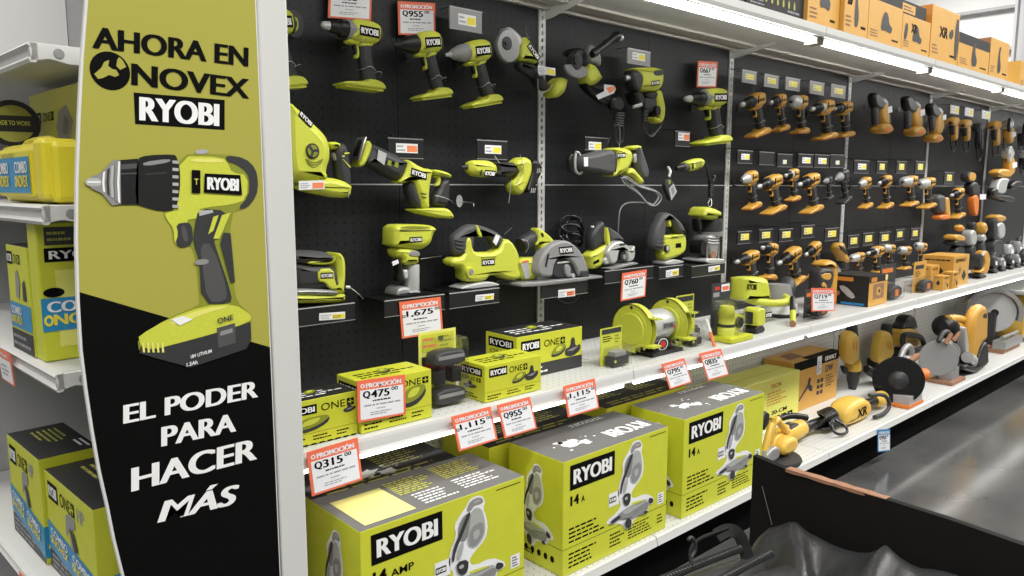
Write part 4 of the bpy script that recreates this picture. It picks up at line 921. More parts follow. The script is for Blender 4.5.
o.P('cable_tag', t9, [(595, 222), (638, 207), (645, 230), (602, 248)], 'paper', -.01, .003, .0, 0).logo(t9, (722, 98), (815, 92), (722, 62), -.0085)
o.B('security_wire', t9, [(810, 200, .03), (880, 190, .04), (970, 178, .07)], .0013, 'steel').build(TR['router'][1], .085)
# cordless jigsaw
o = Tool('cordless_jigsaw', 'lime cordless jigsaw with arched grey handle, left of the first upright', 'jigsaw', 1.88)
o.P('housing', t10, [(100, 325), (200, 312), (205, 192), (242, 188), (252, 262), (285, 288), (435, 282), (470, 195), (520, 203), (560, 262), (580, 310), (570, 380), (590, 420), (575, 460), (490, 458), (440, 430), (375, 430), (340, 472), (190, 476), (190, 382), (108, 378)], 'lime', 0, .058, .012, 1)
o.P('handle', t10, [(122, 182), (180, 135), (238, 104), (310, 108), (400, 140), (462, 172), (472, 212), (442, 255), (412, 250), (395, 205), (335, 168), (290, 158), (268, 185), (262, 270), (208, 275), (200, 305), (130, 308), (118, 240)], 'grey_rubber', .006, .046, .014, 2)
o.P('lock_button', t10, [(275, 110), (285, 112), (318, 180), (305, 190), (280, 165)], 'lime', .002, .03, .003, 1)
for k in range(4): o.B('grip_ribs', t10, [(122, 205+24*k, .008), (165, 215+24*k, .002), (200, 210+24*k, .008)], .0016, 'charcoal')
o.P('cable_tag', t10, [(388, 215), (412, 168), (438, 180), (410, 238)], 'paper', -.003, .003, 0, 0).B('security_wire', t10, [(465, 170, .02), (520, 125, .03)], .0022, 'charcoal')
o.C('knob', t10, (235, 415), .0175, 'lime', -.012, .014).C('knob', t10, (235, 412), .010, 'grey_metal', -.014, .004).logo(t10, (308, 372), (400, 364), (308, 330))
o.F('side_seam', t10, [(300, 315), (410, 308), (412, 316), (306, 322)], 'lime_shade', -.0006, 0).P('shoe', t10, [(150, 520), (230, 492), (370, 470), (440, 488), (420, 500), (210, 524)], 'silver', -.006, .07, .003, 1).build(TR['jigsaw'][1]+.001)
# big circular saw
o = Tool('circular_saw', 'large lime circular saw with grey blade guard standing across the first upright', 'circular saw', 1.86)
o.P('motor_housing', t10, [(530, 320), (600, 300), (700, 300), (720, 380), (680, 440), (600, 458), (555, 440), (545, 380)], 'lime', .03, .07, .02)
o.P('warning_label', t10, [(545, 340), (595, 335), (610, 430), (575, 440)], 'silver', .029, .002, 0, 0).F('warning_label', t10, [(548, 325), (600, 318), (602, 330), (548, 336)], 'promo_red', .0285, 0)
o.L('handle', t10, (545, 225), (660, 150), [(0, .026), (.1, .030), (.5, .026), (1, .024)], 'charcoal', .05)
o.B('security_wire', t10, [(545, 185, .025), (590, 195, .02), (600, 230, .02), (580, 268, .03)], .0014, 'steel').P('front_bridge', t10, [(655, 118), (680, 108), (780, 185), (775, 212), (720, 262), (700, 300), (690, 250), (690, 205), (650, 230), (670, 190)], 'lime', .02, .04, .008)
o.F('bridge_slot', t10, [(680, 150), (690, 138), (705, 160), (695, 175)], 'black', .0195)
G = [(82, 355), (110, 265), (165, 195), (235, 160), (300, 160), (368, 208), (415, 280), (436, 350), (436, 392), (372, 400), (352, 335), (312, 285), (255, 265), (210, 292), (192, 350), (190, 398), (108, 392)]
o.P('blade_guard', t11, G, 'grey_plastic', -.008, .05, .008, 2)
o.P('inner_guard', t11, [(185, 400), (195, 330), (215, 290), (255, 262), (310, 280), (352, 330), (372, 400)], 'charcoal', .004, .03, .004)
o.P('arbor', t11, [(220, 300), (300, 290), (310, 300), (220, 312)], 'silver', .0, .008, .002, 0).P('arbor', t11, [(270, 320), (300, 310), (318, 345), (310, 370), (345, 375), (345, 395), (280, 398)], 'grey_plastic', -.004, .016, .004)
o.C('arbor', t11, (330, 385), .008, 'silver', -.008, .006).P('lever', t11, [(380, 355), (435, 350), (438, 392), (382, 395)], 'charcoal', -.012, .02, .003, 0)
o.P('shoe', t11, [(-30, 440), (60, 432), (525, 383), (532, 396), (60, 456), (-30, 460)], 'grey_metal', -.02, .13, .002, 0)
o.logo(t11, (235, 250), (330, 240), (225, 203), -.0085).F('guard_slot', t11, [(130, 325), (148, 250), (165, 240), (155, 275), (142, 335)], 'black', -.0085, 0).build(TR['circ'][1])
# cable bundle behind
o = Tool('cable_coil', 'coil of black power cord hanging behind the circular saws', 'cable', 1.965)
for k, (rx, ry, cx, cy) in enumerate([(85, 55, 305, 60), (90, 60, 300, 120), (85, 50, 310, 170), (70, 90, 330, 110)]):
    o.B('cord', t11, [(cx+rx*math.cos(a), cy+ry*math.sin(a), .02*math.sin(a*2)) for a in [i*.45 for i in range(15)]], .0058, 'hose_black')
o.B('cord', t11, [(330, 200, 0), (320, 300, .03), (390, 400, .01), (380, 530, .01), (290, 575, .01), (190, 540, .01), (170, 450, .02)], .0026, 'grey_rubber').build()
# compact saw
o = Tool('compact_circular_saw', 'small lime circular saw with silver guard between the big saw and the grey jigsaw', 'circular saw', 1.87)
o.P('housing', t11, [(410, 262), (470, 225), (545, 188), (565, 200), (520, 240), (520, 330), (430, 362), (425, 300)], 'lime', .01, .06, .014)
o.P('handle', t11, [(422, 150), (445, 95), (500, 38), (522, 48), (530, 95), (520, 150), (540, 190), (460, 230), (430, 235)], 'charcoal', .02, .045, .014).P('handle', t11, [(535, 75), (565, 82), (625, 115), (672, 165), (640, 175), (600, 170), (560, 180)], 'grey_rubber', .014, .045, .012)
o.P('lime_strip', t11, [(532, 78), (545, 92), (562, 180), (540, 205), (530, 150)], 'lime', .008, .05, .004)
o.P('blade_guard', t11, [(525, 240), (575, 182), (625, 165), (668, 178), (715, 240), (722, 205), (740, 195), (738, 285), (700, 305), (690, 290), (675, 232), (640, 215), (618, 240), (608, 308), (560, 322), (545, 280)], 'silver', -.01, .05, .008)
o.F('guard_plate', t11, [(620, 185), (662, 180), (665, 195), (622, 200)], 'charcoal', -.0105, 0).C('blade', t11, (655, 262), .0215, 'charcoal', -.002, .01).C('blade', t11, (660, 270), .010, 'grey_metal', -.006, .006)
o.P('lever', t11, [(510, 285), (540, 265), (560, 300), (540, 322), (515, 320)], 'silver', -.002, .02, .004).P('shoe', t11, [(540, 345), (735, 303), (762, 312), (560, 358)], 'grey_metal', -.02, .11, .002, 0)
o.C('spark_tip', t11, (428, 78), .004, 'paper', .0, .01).F('brand_panel', t11, [(428, 305), (472, 285), (474, 305), (430, 322)], 'black_print', .009, 0).build(TR['mini'][1])
# grey jigsaw
o = Tool('corded_jigsaw', 'jigsaw with tall grey nose and lime body, between the two routers of price signs', 'jigsaw', 1.875)
o.l = 'jigsaw with tall grey rubber nose and lime body beside the plunge router'
o.P('handle', t12, [(248, 330), (262, 260), (305, 175), (345, 148), (380, 158), (440, 195), (482, 245), (492, 292), (465, 290), (440, 290), (400, 222), (372, 190), (352, 182), (340, 240), (335, 290), (322, 315), (320, 402), (248, 390)], 'grey_rubber', 0, .055, .016)
for k in range(4): o.B('grip_ribs', t12, [(248, 320+22*k, .004), (285, 326+22*k, -.002), (320, 322+22*k, .006)], .0018, 'charcoal')
o.P('housing', t12, [(318, 310), (335, 292), (375, 300), (440, 290), (482, 285), (497, 330), (492, 400), (445, 432), (400, 445), (322, 466), (308, 420), (320, 400)], 'lime', .002, .05, .014)
o.P('lock_button', t12, [(345, 178), (365, 185), (378, 225), (372, 250), (348, 225)], 'lime', .006, .04, .005).C('knob', t12, (345, 385), .016, 'charcoal', -.006, .012).C('knob', t12, (345, 382), .011, 'silver', -.009, .004)
o.F('brand_panel', t12, [(405, 350), (446, 345), (448, 374), (406, 378)], 'black_print', .0012, 0).F('side_seam', t12, [(372, 305), (480, 296), (481, 303), (376, 312)], 'lime_shade', .0012, 0).P('shoe', t12, [(328, 488), (332, 470), (400, 452), (468, 462), (466, 472), (400, 486)], 'silver', -.006, .07, .003, 0).build(TR['jig2'][1])
# plunge router
o = Tool('plunge_router', 'tall plunge router with lime cap and grey body beside the second upright', 'router', 1.87)
o.P('cap', t12, [(538, 112), (575, 107), (690, 128), (702, 150), (695, 198), (610, 192), (528, 176), (520, 158)], 'lime', -.006, .095, .018).F('brand_panel', t12, [(655, 162), (696, 160), (694, 190), (655, 190)], 'black_print', -.0065, 0)
o.L('motor', t12, (612, 180), (612, 275), [(0, .056), (.3, .062), (.8, .060), (1, .064)], 'charcoal', .045, 24).L('motor_band', t12, (612, 262), (612, 292), [(0, .066), (1, .063)], 'grey_plastic', .045, 24)
o.P('tower', t12, [(540, 290), (685, 290), (668, 340), (662, 440), (600, 435), (575, 375)], 'grey_metal', .0, .08, .008)
for k in range(3): o.B('cooling_fins', t12, [(548+k*5, 305+k*18, .002), (610, 310+k*18, -.005), (680-k*4, 303+k*18, .002)], .003, 'silver')
o.P('tower', t12, [(590, 395), (640, 395), (640, 440), (595, 440)], 'brown_card', -.0015, .01, 0, 0)
o.C('left_knob', t12, (518, 375), .032, 'black', .01, .06).C('right_knob', t12, (690, 365), .030, 'black', .02, .06).L('plunge_post', t12, (552, 360), (552, 450), [(0, .006), (1, .006)], 'steel', .01, 10).L('plunge_post', t12, (672, 340), (672, 440), [(0, .006), (1, .006)], 'steel', .01, 10)
o.P('base', t12, [(518, 465), (560, 445), (700, 440), (728, 450), (700, 466), (560, 482)], 'silver', -.02, .13, .004, 1).P('side_arm', t12, [(470, 180), (500, 185), (520, 240), (500, 280), (478, 250)], 'black', .02, .04, .008).build(TR['plunge'][1], .09)

# ================================================================ goods on the middle shelf
def blister(label, x0, x1, y, h, cat='battery pack', dark=.45, top=True, hdr='lime', items=1, d=.055):
    t = thing('blister_pack', label, cat, ((x0+x1)/2, y, ZM)); w = x1-x0
    MB().prism([(x0, ZM), (x1, ZM), (x1, ZM+h), (x0, ZM+h)], y+d, .003, hdr, 0, 0).build('backing_card', t)
    q = Fr((x0, y+d-.0005, ZM), (w, 0, 0), (0, 0, h), (0, -1, 0)); b = MB()
    b.rect(q, .05, .84, .95, .97, 'charcoal', 1); lines(b, q, .1, .62, .6, .80, 3, 'black_print', 1); lines(b, q, .66, .55, .92, .8, 3, 'lime_shade', 1); b.build('card_print', t)
    MB().box((x0+.006, y, ZM+.001), (x1-.006, y+d-.002, ZM+h*dark+.008), 'clear').build('clear_shell', t, bevel=.008)
    for k in range(items):
        a = x0+.014+(w-.028)*k/items; c = x0+.014+(w-.028)*(k+1)/items-.004
        bb = MB().box((a, y+.008, ZM+.006), (c, y+d-.008, ZM+h*dark*.62), 'charcoal').box((a+.01, y+.012, ZM+h*dark*.62), (c-.01, y+d-.012, ZM+h*dark*.9), 'grey_plastic')
        bb.box((a+.003, y+.006, ZM+h*dark*.3), (a+.012, y+.008, ZM+h*dark*.45), 'lime'); bb.build('battery', t, bevel=.004)
    return t
# tall clear pack with two batteries
t = thing('blister_pack', 'tall clear pack with two dark batteries between the Q475 and the short lime cartons', 'battery pack', (1.23, 1.63, ZM))
x0, x1, y = 1.165, 1.292, 1.61
MB().box((x0, y+.07, ZM), (x1, y+.073, ZM+.205), 'lime_pale').build('backing_card', t)
q = Fr((x0, y+.0695, ZM), (x1-x0, 0, 0), (0, 0, .205), (0, -1, 0)); b = MB(); b.rect(q, .06, .72, .94, .96, 'lime_card', 1); lines(b, q, .1, .76, .5, .94, 2, 'promo_red', 2); lines(b, q, .55, .76, .9, .94, 3, 'lime_shade', 2); b.rect(q, .5, .86, .64, .92, 'black', 3); b.rect(q, .06, .3, .94, .66, 'card_black', 1); b.rect(q, .15, .36, .4, .6, 'red', 2); b.rect(q, .55, .36, .85, .6, 'red', 2); b.build('card_print', t)
MB().box((x0+.004, y, ZM+.001), (x1-.004, y+.068, ZM+.190), 'clear').build('clear_shell', t, bevel=.01)
for z in (.008, .115): MB().prism([(x0+.012, ZM+z), (x1-.012, ZM+z), (x1-.010, ZM+z+.02), (x1-.02, ZM+z+.042), (x0+.02, ZM+z+.042), (x0+.010, ZM+z+.02)], y+.008, .052, 'charcoal', .006, 1).prism([(x0+.02, ZM+z+.02), (x1-.02, ZM+z+.02), (x1-.02, ZM+z+.03), (x0+.02, ZM+z+.03)], y+.0065, .01, 'grey_plastic', 0, 0).build('battery', t)
for xx in (.02, .075): MB().box((x0+xx, y+.02, ZM+.062), (x0+xx+.034, y+.055, ZM+.104), 'black').build('charger_block', t, bevel=.004)
blister('low clear battery pack with lime card in front of the bench grinder', 1.885, 1.995, 1.60, .128)
blister('dark battery pack with lime card right of the bench grinder', 2.36, 2.455, 1.62, .12)
o = blister('lime carded pack behind, between the bench grinder and the lamp pack', 2.50, 2.62, 1.74, .165, dark=.3)
# marker sticks
t = thing('marker_pack', 'slim white and orange marker sticks leaning beside the battery pack', 'marker', (2.45, 1.60, ZM))
MB().lathe((2.458, 1.585, ZM+.001), (2.448, 1.60, ZM+.055), [(0, .007), (1, .007)], 'promo_orange', 10).build('barrel', t)
MB().lathe((2.448, 1.60, ZM+.055), (2.438, 1.612, ZM+.105), [(0, .007), (.8, .006), (1, .003)], 'paper', 10).build('cap', t)
# lamp pack: clear pack with lime lantern
t = thing('lantern_pack', 'tall clear pack holding a lime work lantern, with a red and black header card', 'lamp pack', (2.60, 1.60, ZM))
x0, x1, y = 2.535, 2.665, 1.57
MB().box((x0, y+.085, ZM), (x1, y+.088, ZM+.225), 'charcoal').build('backing_card', t)
q = Fr((x0, y+.0845, ZM), (x1-x0, 0, 0), (0, 0, .225), (0, -1, 0)); b = MB(); b.rect(q, .5, .84, .95, .97, 'paper', 1); b.rect(q, .55, .86, .9, .93, 'promo_red', 2); b.rect(q, .08, .76, .4, .84, 'grey_text', 1); b.rect(q, .15, .88, .4, .94, 'red', 1); b.build('card_print', t)
MB().box((x0+.004, y, ZM+.022), (x1-.004, y+.083, ZM+.16), 'clear').build('clear_shell', t, bevel=.01)
MB().box((x0, y-.01, ZM+.001), (x1+.03, y+.08, ZM+.020), 'lime_card').build('base_card', t, bevel=.002)
b = MB(); c = Vector((x0+.042, y+.042, ZM+.02)); b.lathe(c, c+Vector((0, 0, .12)), [(0, .032), (.3, .034), (.32, .030), (.7, .030), (.72, .034), (1, .026)], 'lime', 20); b.lathe(c+Vector((0, 0, .04)), c+Vector((0, 0, .05)), [(0, .0345), (1, .0345)], 'charcoal', 20); b.build('lantern_body', t)
b = MB(); c = Vector((x0+.10, y+.012, ZM+.07)); b.lathe(c, c+Vector((0, .012, 0)), [(0, .020), (1, .024)], 'black', 20); b.lathe(c+Vector((0, .012, 0)), c+Vector((0, .04, 0)), [(0, .034), (1, .034)], 'lime', 20); b.build('lamp_head', t)
# lime boxy device
def uz(px, py, Y): q = aY(px, py, Y); return q.x, q.z
t = thing('work_radio', 'small boxy lime device with black feet in front of the polisher', 'radio', (2.79, 1.64, ZM))
xa, xb = uz(745, 310, 1.66)[0], uz(765.5, 320, 1.60)[0]
MB().prism([(xa, ZM+.030), (xb, ZM+.030), (xb+.004, ZM+.05), (xb, ZM+.098), (xb-.01, ZM+.104), (xa+.01, ZM+.104), (xa, ZM+.095), (xa-.004, ZM+.05)], 1.60, .07, 'lime', .006, 1).build('housing', t)
b = MB(); logo(b, Fr((xa+.06, 1.5995, ZM+.058), (.05, 0, 0), (0, 0, .026), (0, -1, 0)), 0, 0, 1, 1, 1); b.build('brand_panel', t)
MB().prism([(xa-.004, ZM), (xb+.008, ZM), (xb+.008, ZM+.014), (xb-.01, ZM+.032), (xa+.01, ZM+.032), (xa-.004, ZM+.02)], 1.603, .064, 'black', .005, 1).build('base', t)
MB().box((xa-.008, 1.62, ZM+.04), (xa-.003, 1.655, ZM+.09), 'charcoal').build('side_grille', t)
# polisher with white bonnet
o = Tool('orbital_polisher', 'lime polisher with ring handle, grey motor body and white bonnet disc', 'polisher', 1.70)
c = aZ(780, 326, ZM); c.y = 1.775; c.x = uz(779, 326, 1.775)[0]
o.mb('bonnet').lathe(c+Vector((0, 0, .002)), c+Vector((0, 0, .018)), [(0, .078), (.5, .086), (1, .084)], 'charcoal', 32).lathe(c+Vector((0, 0, .018)), c+Vector((0, 0, .055)), [(0, .084), (.6, .084), (1, .078)], 'paper', 32)
o.mb('motor_body').lathe(c+Vector((-.02, 0, .055)), c+Vector((-.02, 0, .150)), [(0, .066), (.2, .070), (1, .052)], 'grey_plastic', 24).lathe(c+Vector((.03, .0, .10)), c+Vector((.10, .02, .15)), [(0, .04), (.6, .046), (1, .035)], 'charcoal', 16)
o.mb('top_cap').prism(pz(t14((358, 190), (365, 60), (380, 48), (490, 45), (515, 60), (530, 170), (520, 205), (370, 205)), 1.72), 1.72, .09, 'lime', .025, 2)
o.mb('brand_panel').text(Fr(aY(*t14((365, 125))[0], 1.7195), aY(*t14((425, 128))[0], 1.7195)-aY(*t14((365, 125))[0], 1.7195), (0, 0, .025), (0, -1, 0)), 'RYOBI', 0, 0, 1, 1, 'black_print', 1, .05)
h = aY(*t14((488, 178))[0], 1.755)
o.mb('ring_handle').tube([h+Vector((.125*math.cos(a), .085*math.sin(a), .012*math.sin(a))) for a in [i*math.pi/8 for i in range(16)]], .0165, 'lime', 12, 1, True)
o.build(None, 0)
# scraper leaning
t = thing('hand_scraper', 'lime and black scraper with copper tip leaning on the shelf right of the polisher', 'scraper', (3.05, 1.62, ZM))
MB().lathe((3.085, 1.60, ZM+.012), (3.185, 1.66, ZM+.11), [(0, .010), (.3, .013), (.9, .012), (1, .009)], 'black', 12).build('handle', t)
MB().lathe((3.08, 1.597, ZM+.010), (3.125, 1.623, ZM+.055), [(0, .012), (1, .014)], 'lime', 12).build('grip_sleeve', t)
MB().lathe((3.06, 1.587, ZM+.012), (3.085, 1.60, ZM+.015), [(0, .014), (1, .011)], 'brown_card', 12).build('tip', t)

# bench grinder
t = thing('bench_grinder', 'lime bench grinder with two wheel guards and a grey motor on the middle shelf', 'bench grinder', (2.2, 1.70, ZM))
cx0, cz, gy = 2.215, ZM+.098, 1.69
def xl(b, x0, x1, r0, r1, m, y=gy, z=cz, n=32): b.lathe((x0, y, z), (x1, y, z), [(0, r0), (1, r1)], m, n)
b = MB(); b.lathe((cx0-.078, gy, cz), (cx0+.078, gy, cz), [(0, .040), (.05, .050), (.15, .056), (.2, .058), (.8, .058), (.85, .056), (.95, .050), (1, .040)], 'silver', 32)
b.build('motor', t)
b = MB(); q = Fr((cx0-.02, gy-.0585, cz-.008), (.075, 0, 0), (0, 0, .024), (0, -1, 0)); b.rect(q, 0, 0, 1, 1, 'grey_plastic', 1); b.text(q, 'RYOBI', .08, .2, .7, .6, 'charcoal', 2, .04); b.disc(q, .9, .2, .08, .3, 'red', 3); b.build('brand_panel', t)
for s, xg in ((-1, cx0-.112), (1, cx0+.100)):
    b = MB()
    ang = [math.radians(a) for a in range(70, 361, 10)]; R, ri = .090, .045
    # side plate: a disc with an open front sector, in the Y-Z plane
    for xa, xb in ((xg-.015, xg-.012), (xg+.012, xg+.015)):
        out = [(gy+R*math.cos(a), cz+R*math.sin(a)) for a in [math.radians(v) for v in range(-60, 231, 10)]]+[(gy-.02, cz-.03), (gy-.02, cz-.085)]
        b.rings([[(x, y, z) for y, z in out] for x in (xa, xb)], 'lime', False)
    out = [math.radians(v) for v in range(-60, 151, 10)]
    b.rings([[(x, gy+r*math.cos(a), cz+r*math.sin(a)) for a in out+out[::-1]] if 0 else [(x, gy+(R if k < len(out) else R-.004)*math.cos(a), cz+(R if k < len(out) else R-.004)*math.sin(a)) for k, a in enumerate(out+out[::-1])] for x, r in ((xg-.015, R), (xg+.015, R))], 'lime', False)
    b.box((xg-.015, gy-.115, cz+.045), (xg+.015, gy-.075, cz+.050), 'lime'); b.box((xg-.024, gy-.105, cz-.055), (xg+.024, gy-.04, cz-.048), 'lime')
    for yy, zz in ((.0, .078), (-.05, -.06), (.06, -.05)): b.lathe((xg-.0152, gy+yy, cz+zz), (xg-.0175, gy+yy, cz+zz), [(0, .006), (1, .006)], 'charcoal', 10)
    b.build('wheel_guard', t)
    MB().box((xg-.014, gy-.125, cz+.052), (xg+.014, gy-.070, cz+.054), 'clear').build('eye_shield', t)
    b = MB(); xl(b, xg-.010, xg+.010, .074, .074, 'grey_panel'); xl(b, xg-.0105, xg+.0105, .03, .03, 'grey_metal'); b.build('grinding_wheel', t)
    if s < 0: b = MB(); xl(b, xg+.020, xg+.036, .070, .072, 'grey_plastic'); xl(b, xg+.036, xg+.044, .066, .05, 'grey_metal'); b.build('end_ring', t)
    b = MB(); xl(b, xg-.015, xg-.018, .07, .07, 'lime'); xl(b, xg-.018, xg-.022, .060, .055, 'lime'); b.build('guard_cover', t)
b = MB(); b.prism([(cx0-.07, ZM), (cx0+.07, ZM), (cx0+.045, ZM+.058), (cx0-.045, ZM+.058)], gy-.045, .09, 'black', .008, 1).box((cx0-.09, gy-.07, ZM), (cx0+.09, gy+.06, ZM+.012), 'black'); b.build('base', t)
b = MB(); q = Fr((cx0-.03, gy-.0455, ZM+.01), (.06, 0, 0), (0, 0, .045), (0, -1, 0)); b.disc(q, .5, .5, .5, .5, 'paper', 1); b.disc(q, .5, .5, .42, .42, 'charcoal', 2); b.disc(q, .5, .5, .25, .3, 'red', 3); b.build('switch', t)
# ================================================================ yellow drills in three rows
d1 = T(730, 70); d2 = T(730, 150); d3 = T(730, 225); d4 = T(864, 90); d5 = T(864, 170)
def dr(kind, label, tl, tip, rear, foot, row, Y=1.915, yaw=0): return drill(kind, label, tl(tip)[0], tl(rear)[0], tl(foot)[0], Y, yaw, 'yellow drills and drivers in the %s row' % row)
R1 = [('dw', (68, 225), (242, 178), (180, 415), 'first yellow drill in the top row, with a long silver nosed chuck'),
      ('dw_black', (255, 210), (380, 185), (300, 410), 'second yellow drill in the top row, black nose tucked behind the first drill'),
      ('dw_round', (385, 205), (515, 200), (440, 405), 'third yellow tool of the top row, with fat round silver nose'),
      ('dw_silver', (515, 252), (680, 225), (600, 440), 'fourth yellow drill in the top row, with silver gear case'),
      ('dw_black', (655, 250), (798, 235), (735, 425), 'fifth yellow drill in the top row, right beside the third upright')]
for k, a, b, c, l in R1: dr(k, l, d1, a, b, c, 'top')
R2 = [('dw_impact', d2, (65, 200), (198, 165), (145, 392), 'first driver of the second row, with round silver nose, by the second upright'),
      ('dw', d2, (175, 238), (350, 185), (265, 400), 'second drill of the second row, with grey chuck pointing down left'),
      ('dw_silver', d2, (350, 165), (462, 150), (395, 362), 'third tool of the second row, hung slightly higher than its neighbours'),
      ('dw_black', d2, (435, 225), (588, 180), (515, 395), 'fourth drill of the second row, with black chuck'),
      ('grey', d2, (595, 205), (680, 190), (625, 395), 'all grey drill of the second row, fifth from the second upright'),
      ('grey', d2, (672, 190), (778, 150), (745, 350), 'dark grey driver hanging over the third upright in the second row'),
      ('dw_impact', d2, (822, 225), (920, 200), (880, 395), 'first yellow driver right of the third upright, second row'),
      ('dw_black', d2, (950, 215), (1050, 190), (985, 372), 'second yellow driver right of the third upright, second row'),
      ('dw_round', d5, (240, 80), (355, 65), (300, 225), 'yellow wrench with round grey head, left of the fourth upright'),
      ('dw_round', d5, (350, 95), (465, 75), (400, 240), 'yellow wrench with round grey head hanging over the fourth upright'),
      ('dw_black', d5, (555, 165), (650, 140), (600, 300), 'bright yellow driver right of the fourth upright, second row')]
for k, tl, a, b, c, l in R2: dr(k, l, tl, a, b, c, 'second')
R3 = [('dw', (35, 240), (205, 190), (150, 370), 'first yellow drill of the third row, long ridged chuck, over the polisher'),
      ('dw_black', (200, 145), (325, 160), (290, 360), 'second yellow drill of the third row, grey nose pointing up left'),
      ('dw_black', (305, 250), (470, 165), (410, 375), 'third yellow drill of the third row, leaning down to the left'),
      ('dw_black', (480, 195), (600, 130), (575, 300), 'fourth yellow drill of the third row, behind the reciprocating saw')]
for k, a, b, c, l in R3: dr(k, l, d3, a, b, c, 'third')
# wrenches / saws with silver heads standing low right
R3b = [('dw_round', T(820, 230), (195, 185), (305, 165), (270, 250), 'silver headed yellow tool standing behind the black and orange carton'),
       ('dw_round', T(820, 230), (405, 115), (500, 120), (460, 240), 'round silver headed tool above the clear packs, under the tag holders'),
       ('dw_round', T(820, 230), (505, 130), (600, 130), (560, 250), 'pale headed yellow tool right of the round silver headed tool'),
       ('dw_round', T(820, 230), (612, 100), (700, 110), (665, 230), 'last round silver headed tool before the dark bay, third row'),
       ('dw_silver', T(820, 230), (300, 150), (425, 130), (370, 250), 'yellow bodied drill between two silver headed tools, third row')]
for k, tl, a, b, c, l in R3b: dr(k, l, tl, a, b, c, 'third')
# tilted driver and big reciprocating saw standing on the shelf
o = Tool('reciprocating_saw', 'large yellow reciprocating saw standing nose up behind the 719 price sign', 'saw', 1.72)
o.P('front_housing', d3, [(535, 250), (560, 225), (640, 225), (655, 260), (640, 340), (600, 400), (530, 395), (525, 320)], 'charcoal', -.01, .07, .016)
o.P('front_plate', d3, [(540, 262), (632, 258), (612, 310), (535, 300)], 'yellow_tool', -.012, .02, .004, 1).P('front_plate', d3, [(535, 325), (560, 318), (588, 345), (585, 385), (565, 350), (540, 355)], 'yellow_tool', -.012, .02, .004, 1)
o.P('body', d3, [(560, 215), (620, 170), (680, 180), (700, 230), (690, 330), (688, 400), (640, 410), (640, 340), (655, 260), (640, 225)], 'yellow_tool', .0, .08, .02)
o.P('body', d3, [(640, 340), (690, 330), (690, 460), (650, 470), (610, 460), (620, 390)], 'amber_print', .01, .06, .01).P('handle', d3, [(560, 395), (640, 400), (640, 480), (560, 480)], 'charcoal', .01, .05, .01).build(ZM)
o = Tool('impact_driver', 'yellow and black driver tilted on its side above the reciprocating saw', 'drill', 1.90)
o.P('body', d3, [(640, 140), (700, 110), (720, 140), (730, 180), (770, 220), (760, 250), (720, 240), (690, 200), (660, 180)], 'yellow_tool', 0, .06, .014)
o.P('grip', d3, [(660, 130), (720, 150), (740, 200), (700, 180), (660, 160)], 'charcoal', -.008, .04, .01).P('handle', d3, [(700, 220), (770, 230), (760, 290), (720, 290)], 'charcoal', .01, .04, .01).build()
# ---- big yellow angle grinders hanging in the fourth and fifth bays
def big_grinder(label, tl, pts, y=1.86):
    (hx, hy), (bx, by), s = pts   # head centre, body end, scale
    o = Tool('angle_grinder', label, 'angle grinder', y, 'yellow corded grinders hanging high on the pegboard')
    o.P('body', tl, [(hx-20*s, hy-5*s), (hx+18*s, hy-30*s), (hx+40*s, hy+20*s), (hx+48*s, hy+90*s), (hx+42*s, hy+120*s), (bx+30*s, by-20*s), (bx-30*s, by-20*s), (hx-28*s, hy+60*s)], 'yellow_tool', 0, .055, .018)
    o.P('end_flare', tl, [(bx-30*s, by-35*s), (bx+30*s, by-35*s), (bx+52*s, by+5*s), (bx+30*s, by+35*s), (bx-35*s, by+30*s), (bx-50*s, by)], 'yellow_tool', -.012, .08, .016)
    o.P('end_flare', tl, [(bx-25*s, by-8*s), (bx+25*s, by-8*s), (bx+28*s, by+12*s), (bx+5*s, by+22*s), (bx-25*s, by+15*s)], 'orange_under', -.0135, .01, .002, 1)
    o.P('gear_head', tl, [(hx-90*s, hy-80*s), (hx-60*s, hy-95*s), (hx-10*s, hy-40*s), (hx+10*s, hy-15*s), (hx-10*s, hy+30*s), (hx-60*s, hy+20*s), (hx-85*s, hy-20*s)], 'black', -.01, .05, .014)
    o.L('gear_head', tl, (hx-40*s, hy-30*s), (hx+5*s, hy-10*s), [(0, .02), (.5, .024), (1, .018)], 'silver', .02, 16)
    o.P('side_handle', tl, [(hx-95*s, hy+10*s), (hx-62*s, hy+5*s), (hx-55*s, hy+60*s), (hx-60*s, hy+125*s), (hx-85*s, hy+130*s), (hx-92*s, hy+70*s)], 'charcoal', -.03, .03, .012)
    o.F('price_label', tl, [(hx+18*s, hy+10*s), (hx+55*s, hy+5*s), (hx+58*s, hy+45*s), (hx+20*s, hy+50*s)], 'paper', -.002, 0)
    o.P('cord_wrap', tl, [(hx+35*s, hy+60*s), (hx+62*s, hy+60*s), (hx+66*s, hy+120*s), (hx+50*s, hy+140*s), (hx+40*s, hy+120*s)], 'grey_rubber', .02, .03, .008)
    hook(aY(*tl((hx+12*s, hy+12*s))[0], y+.03), .13); return o.build()
big_grinder('first big yellow grinder in the fourth bay, pale label on its body', d4, ((115, 95), (140, 245), 1))
big_grinder('second big yellow grinder in the fourth bay, beside the fourth upright', d4, ((325, 115), (350, 262), 1))
big_grinder('third big yellow grinder, just right of the fourth upright', d4, ((470, 150), (460, 305), .85))
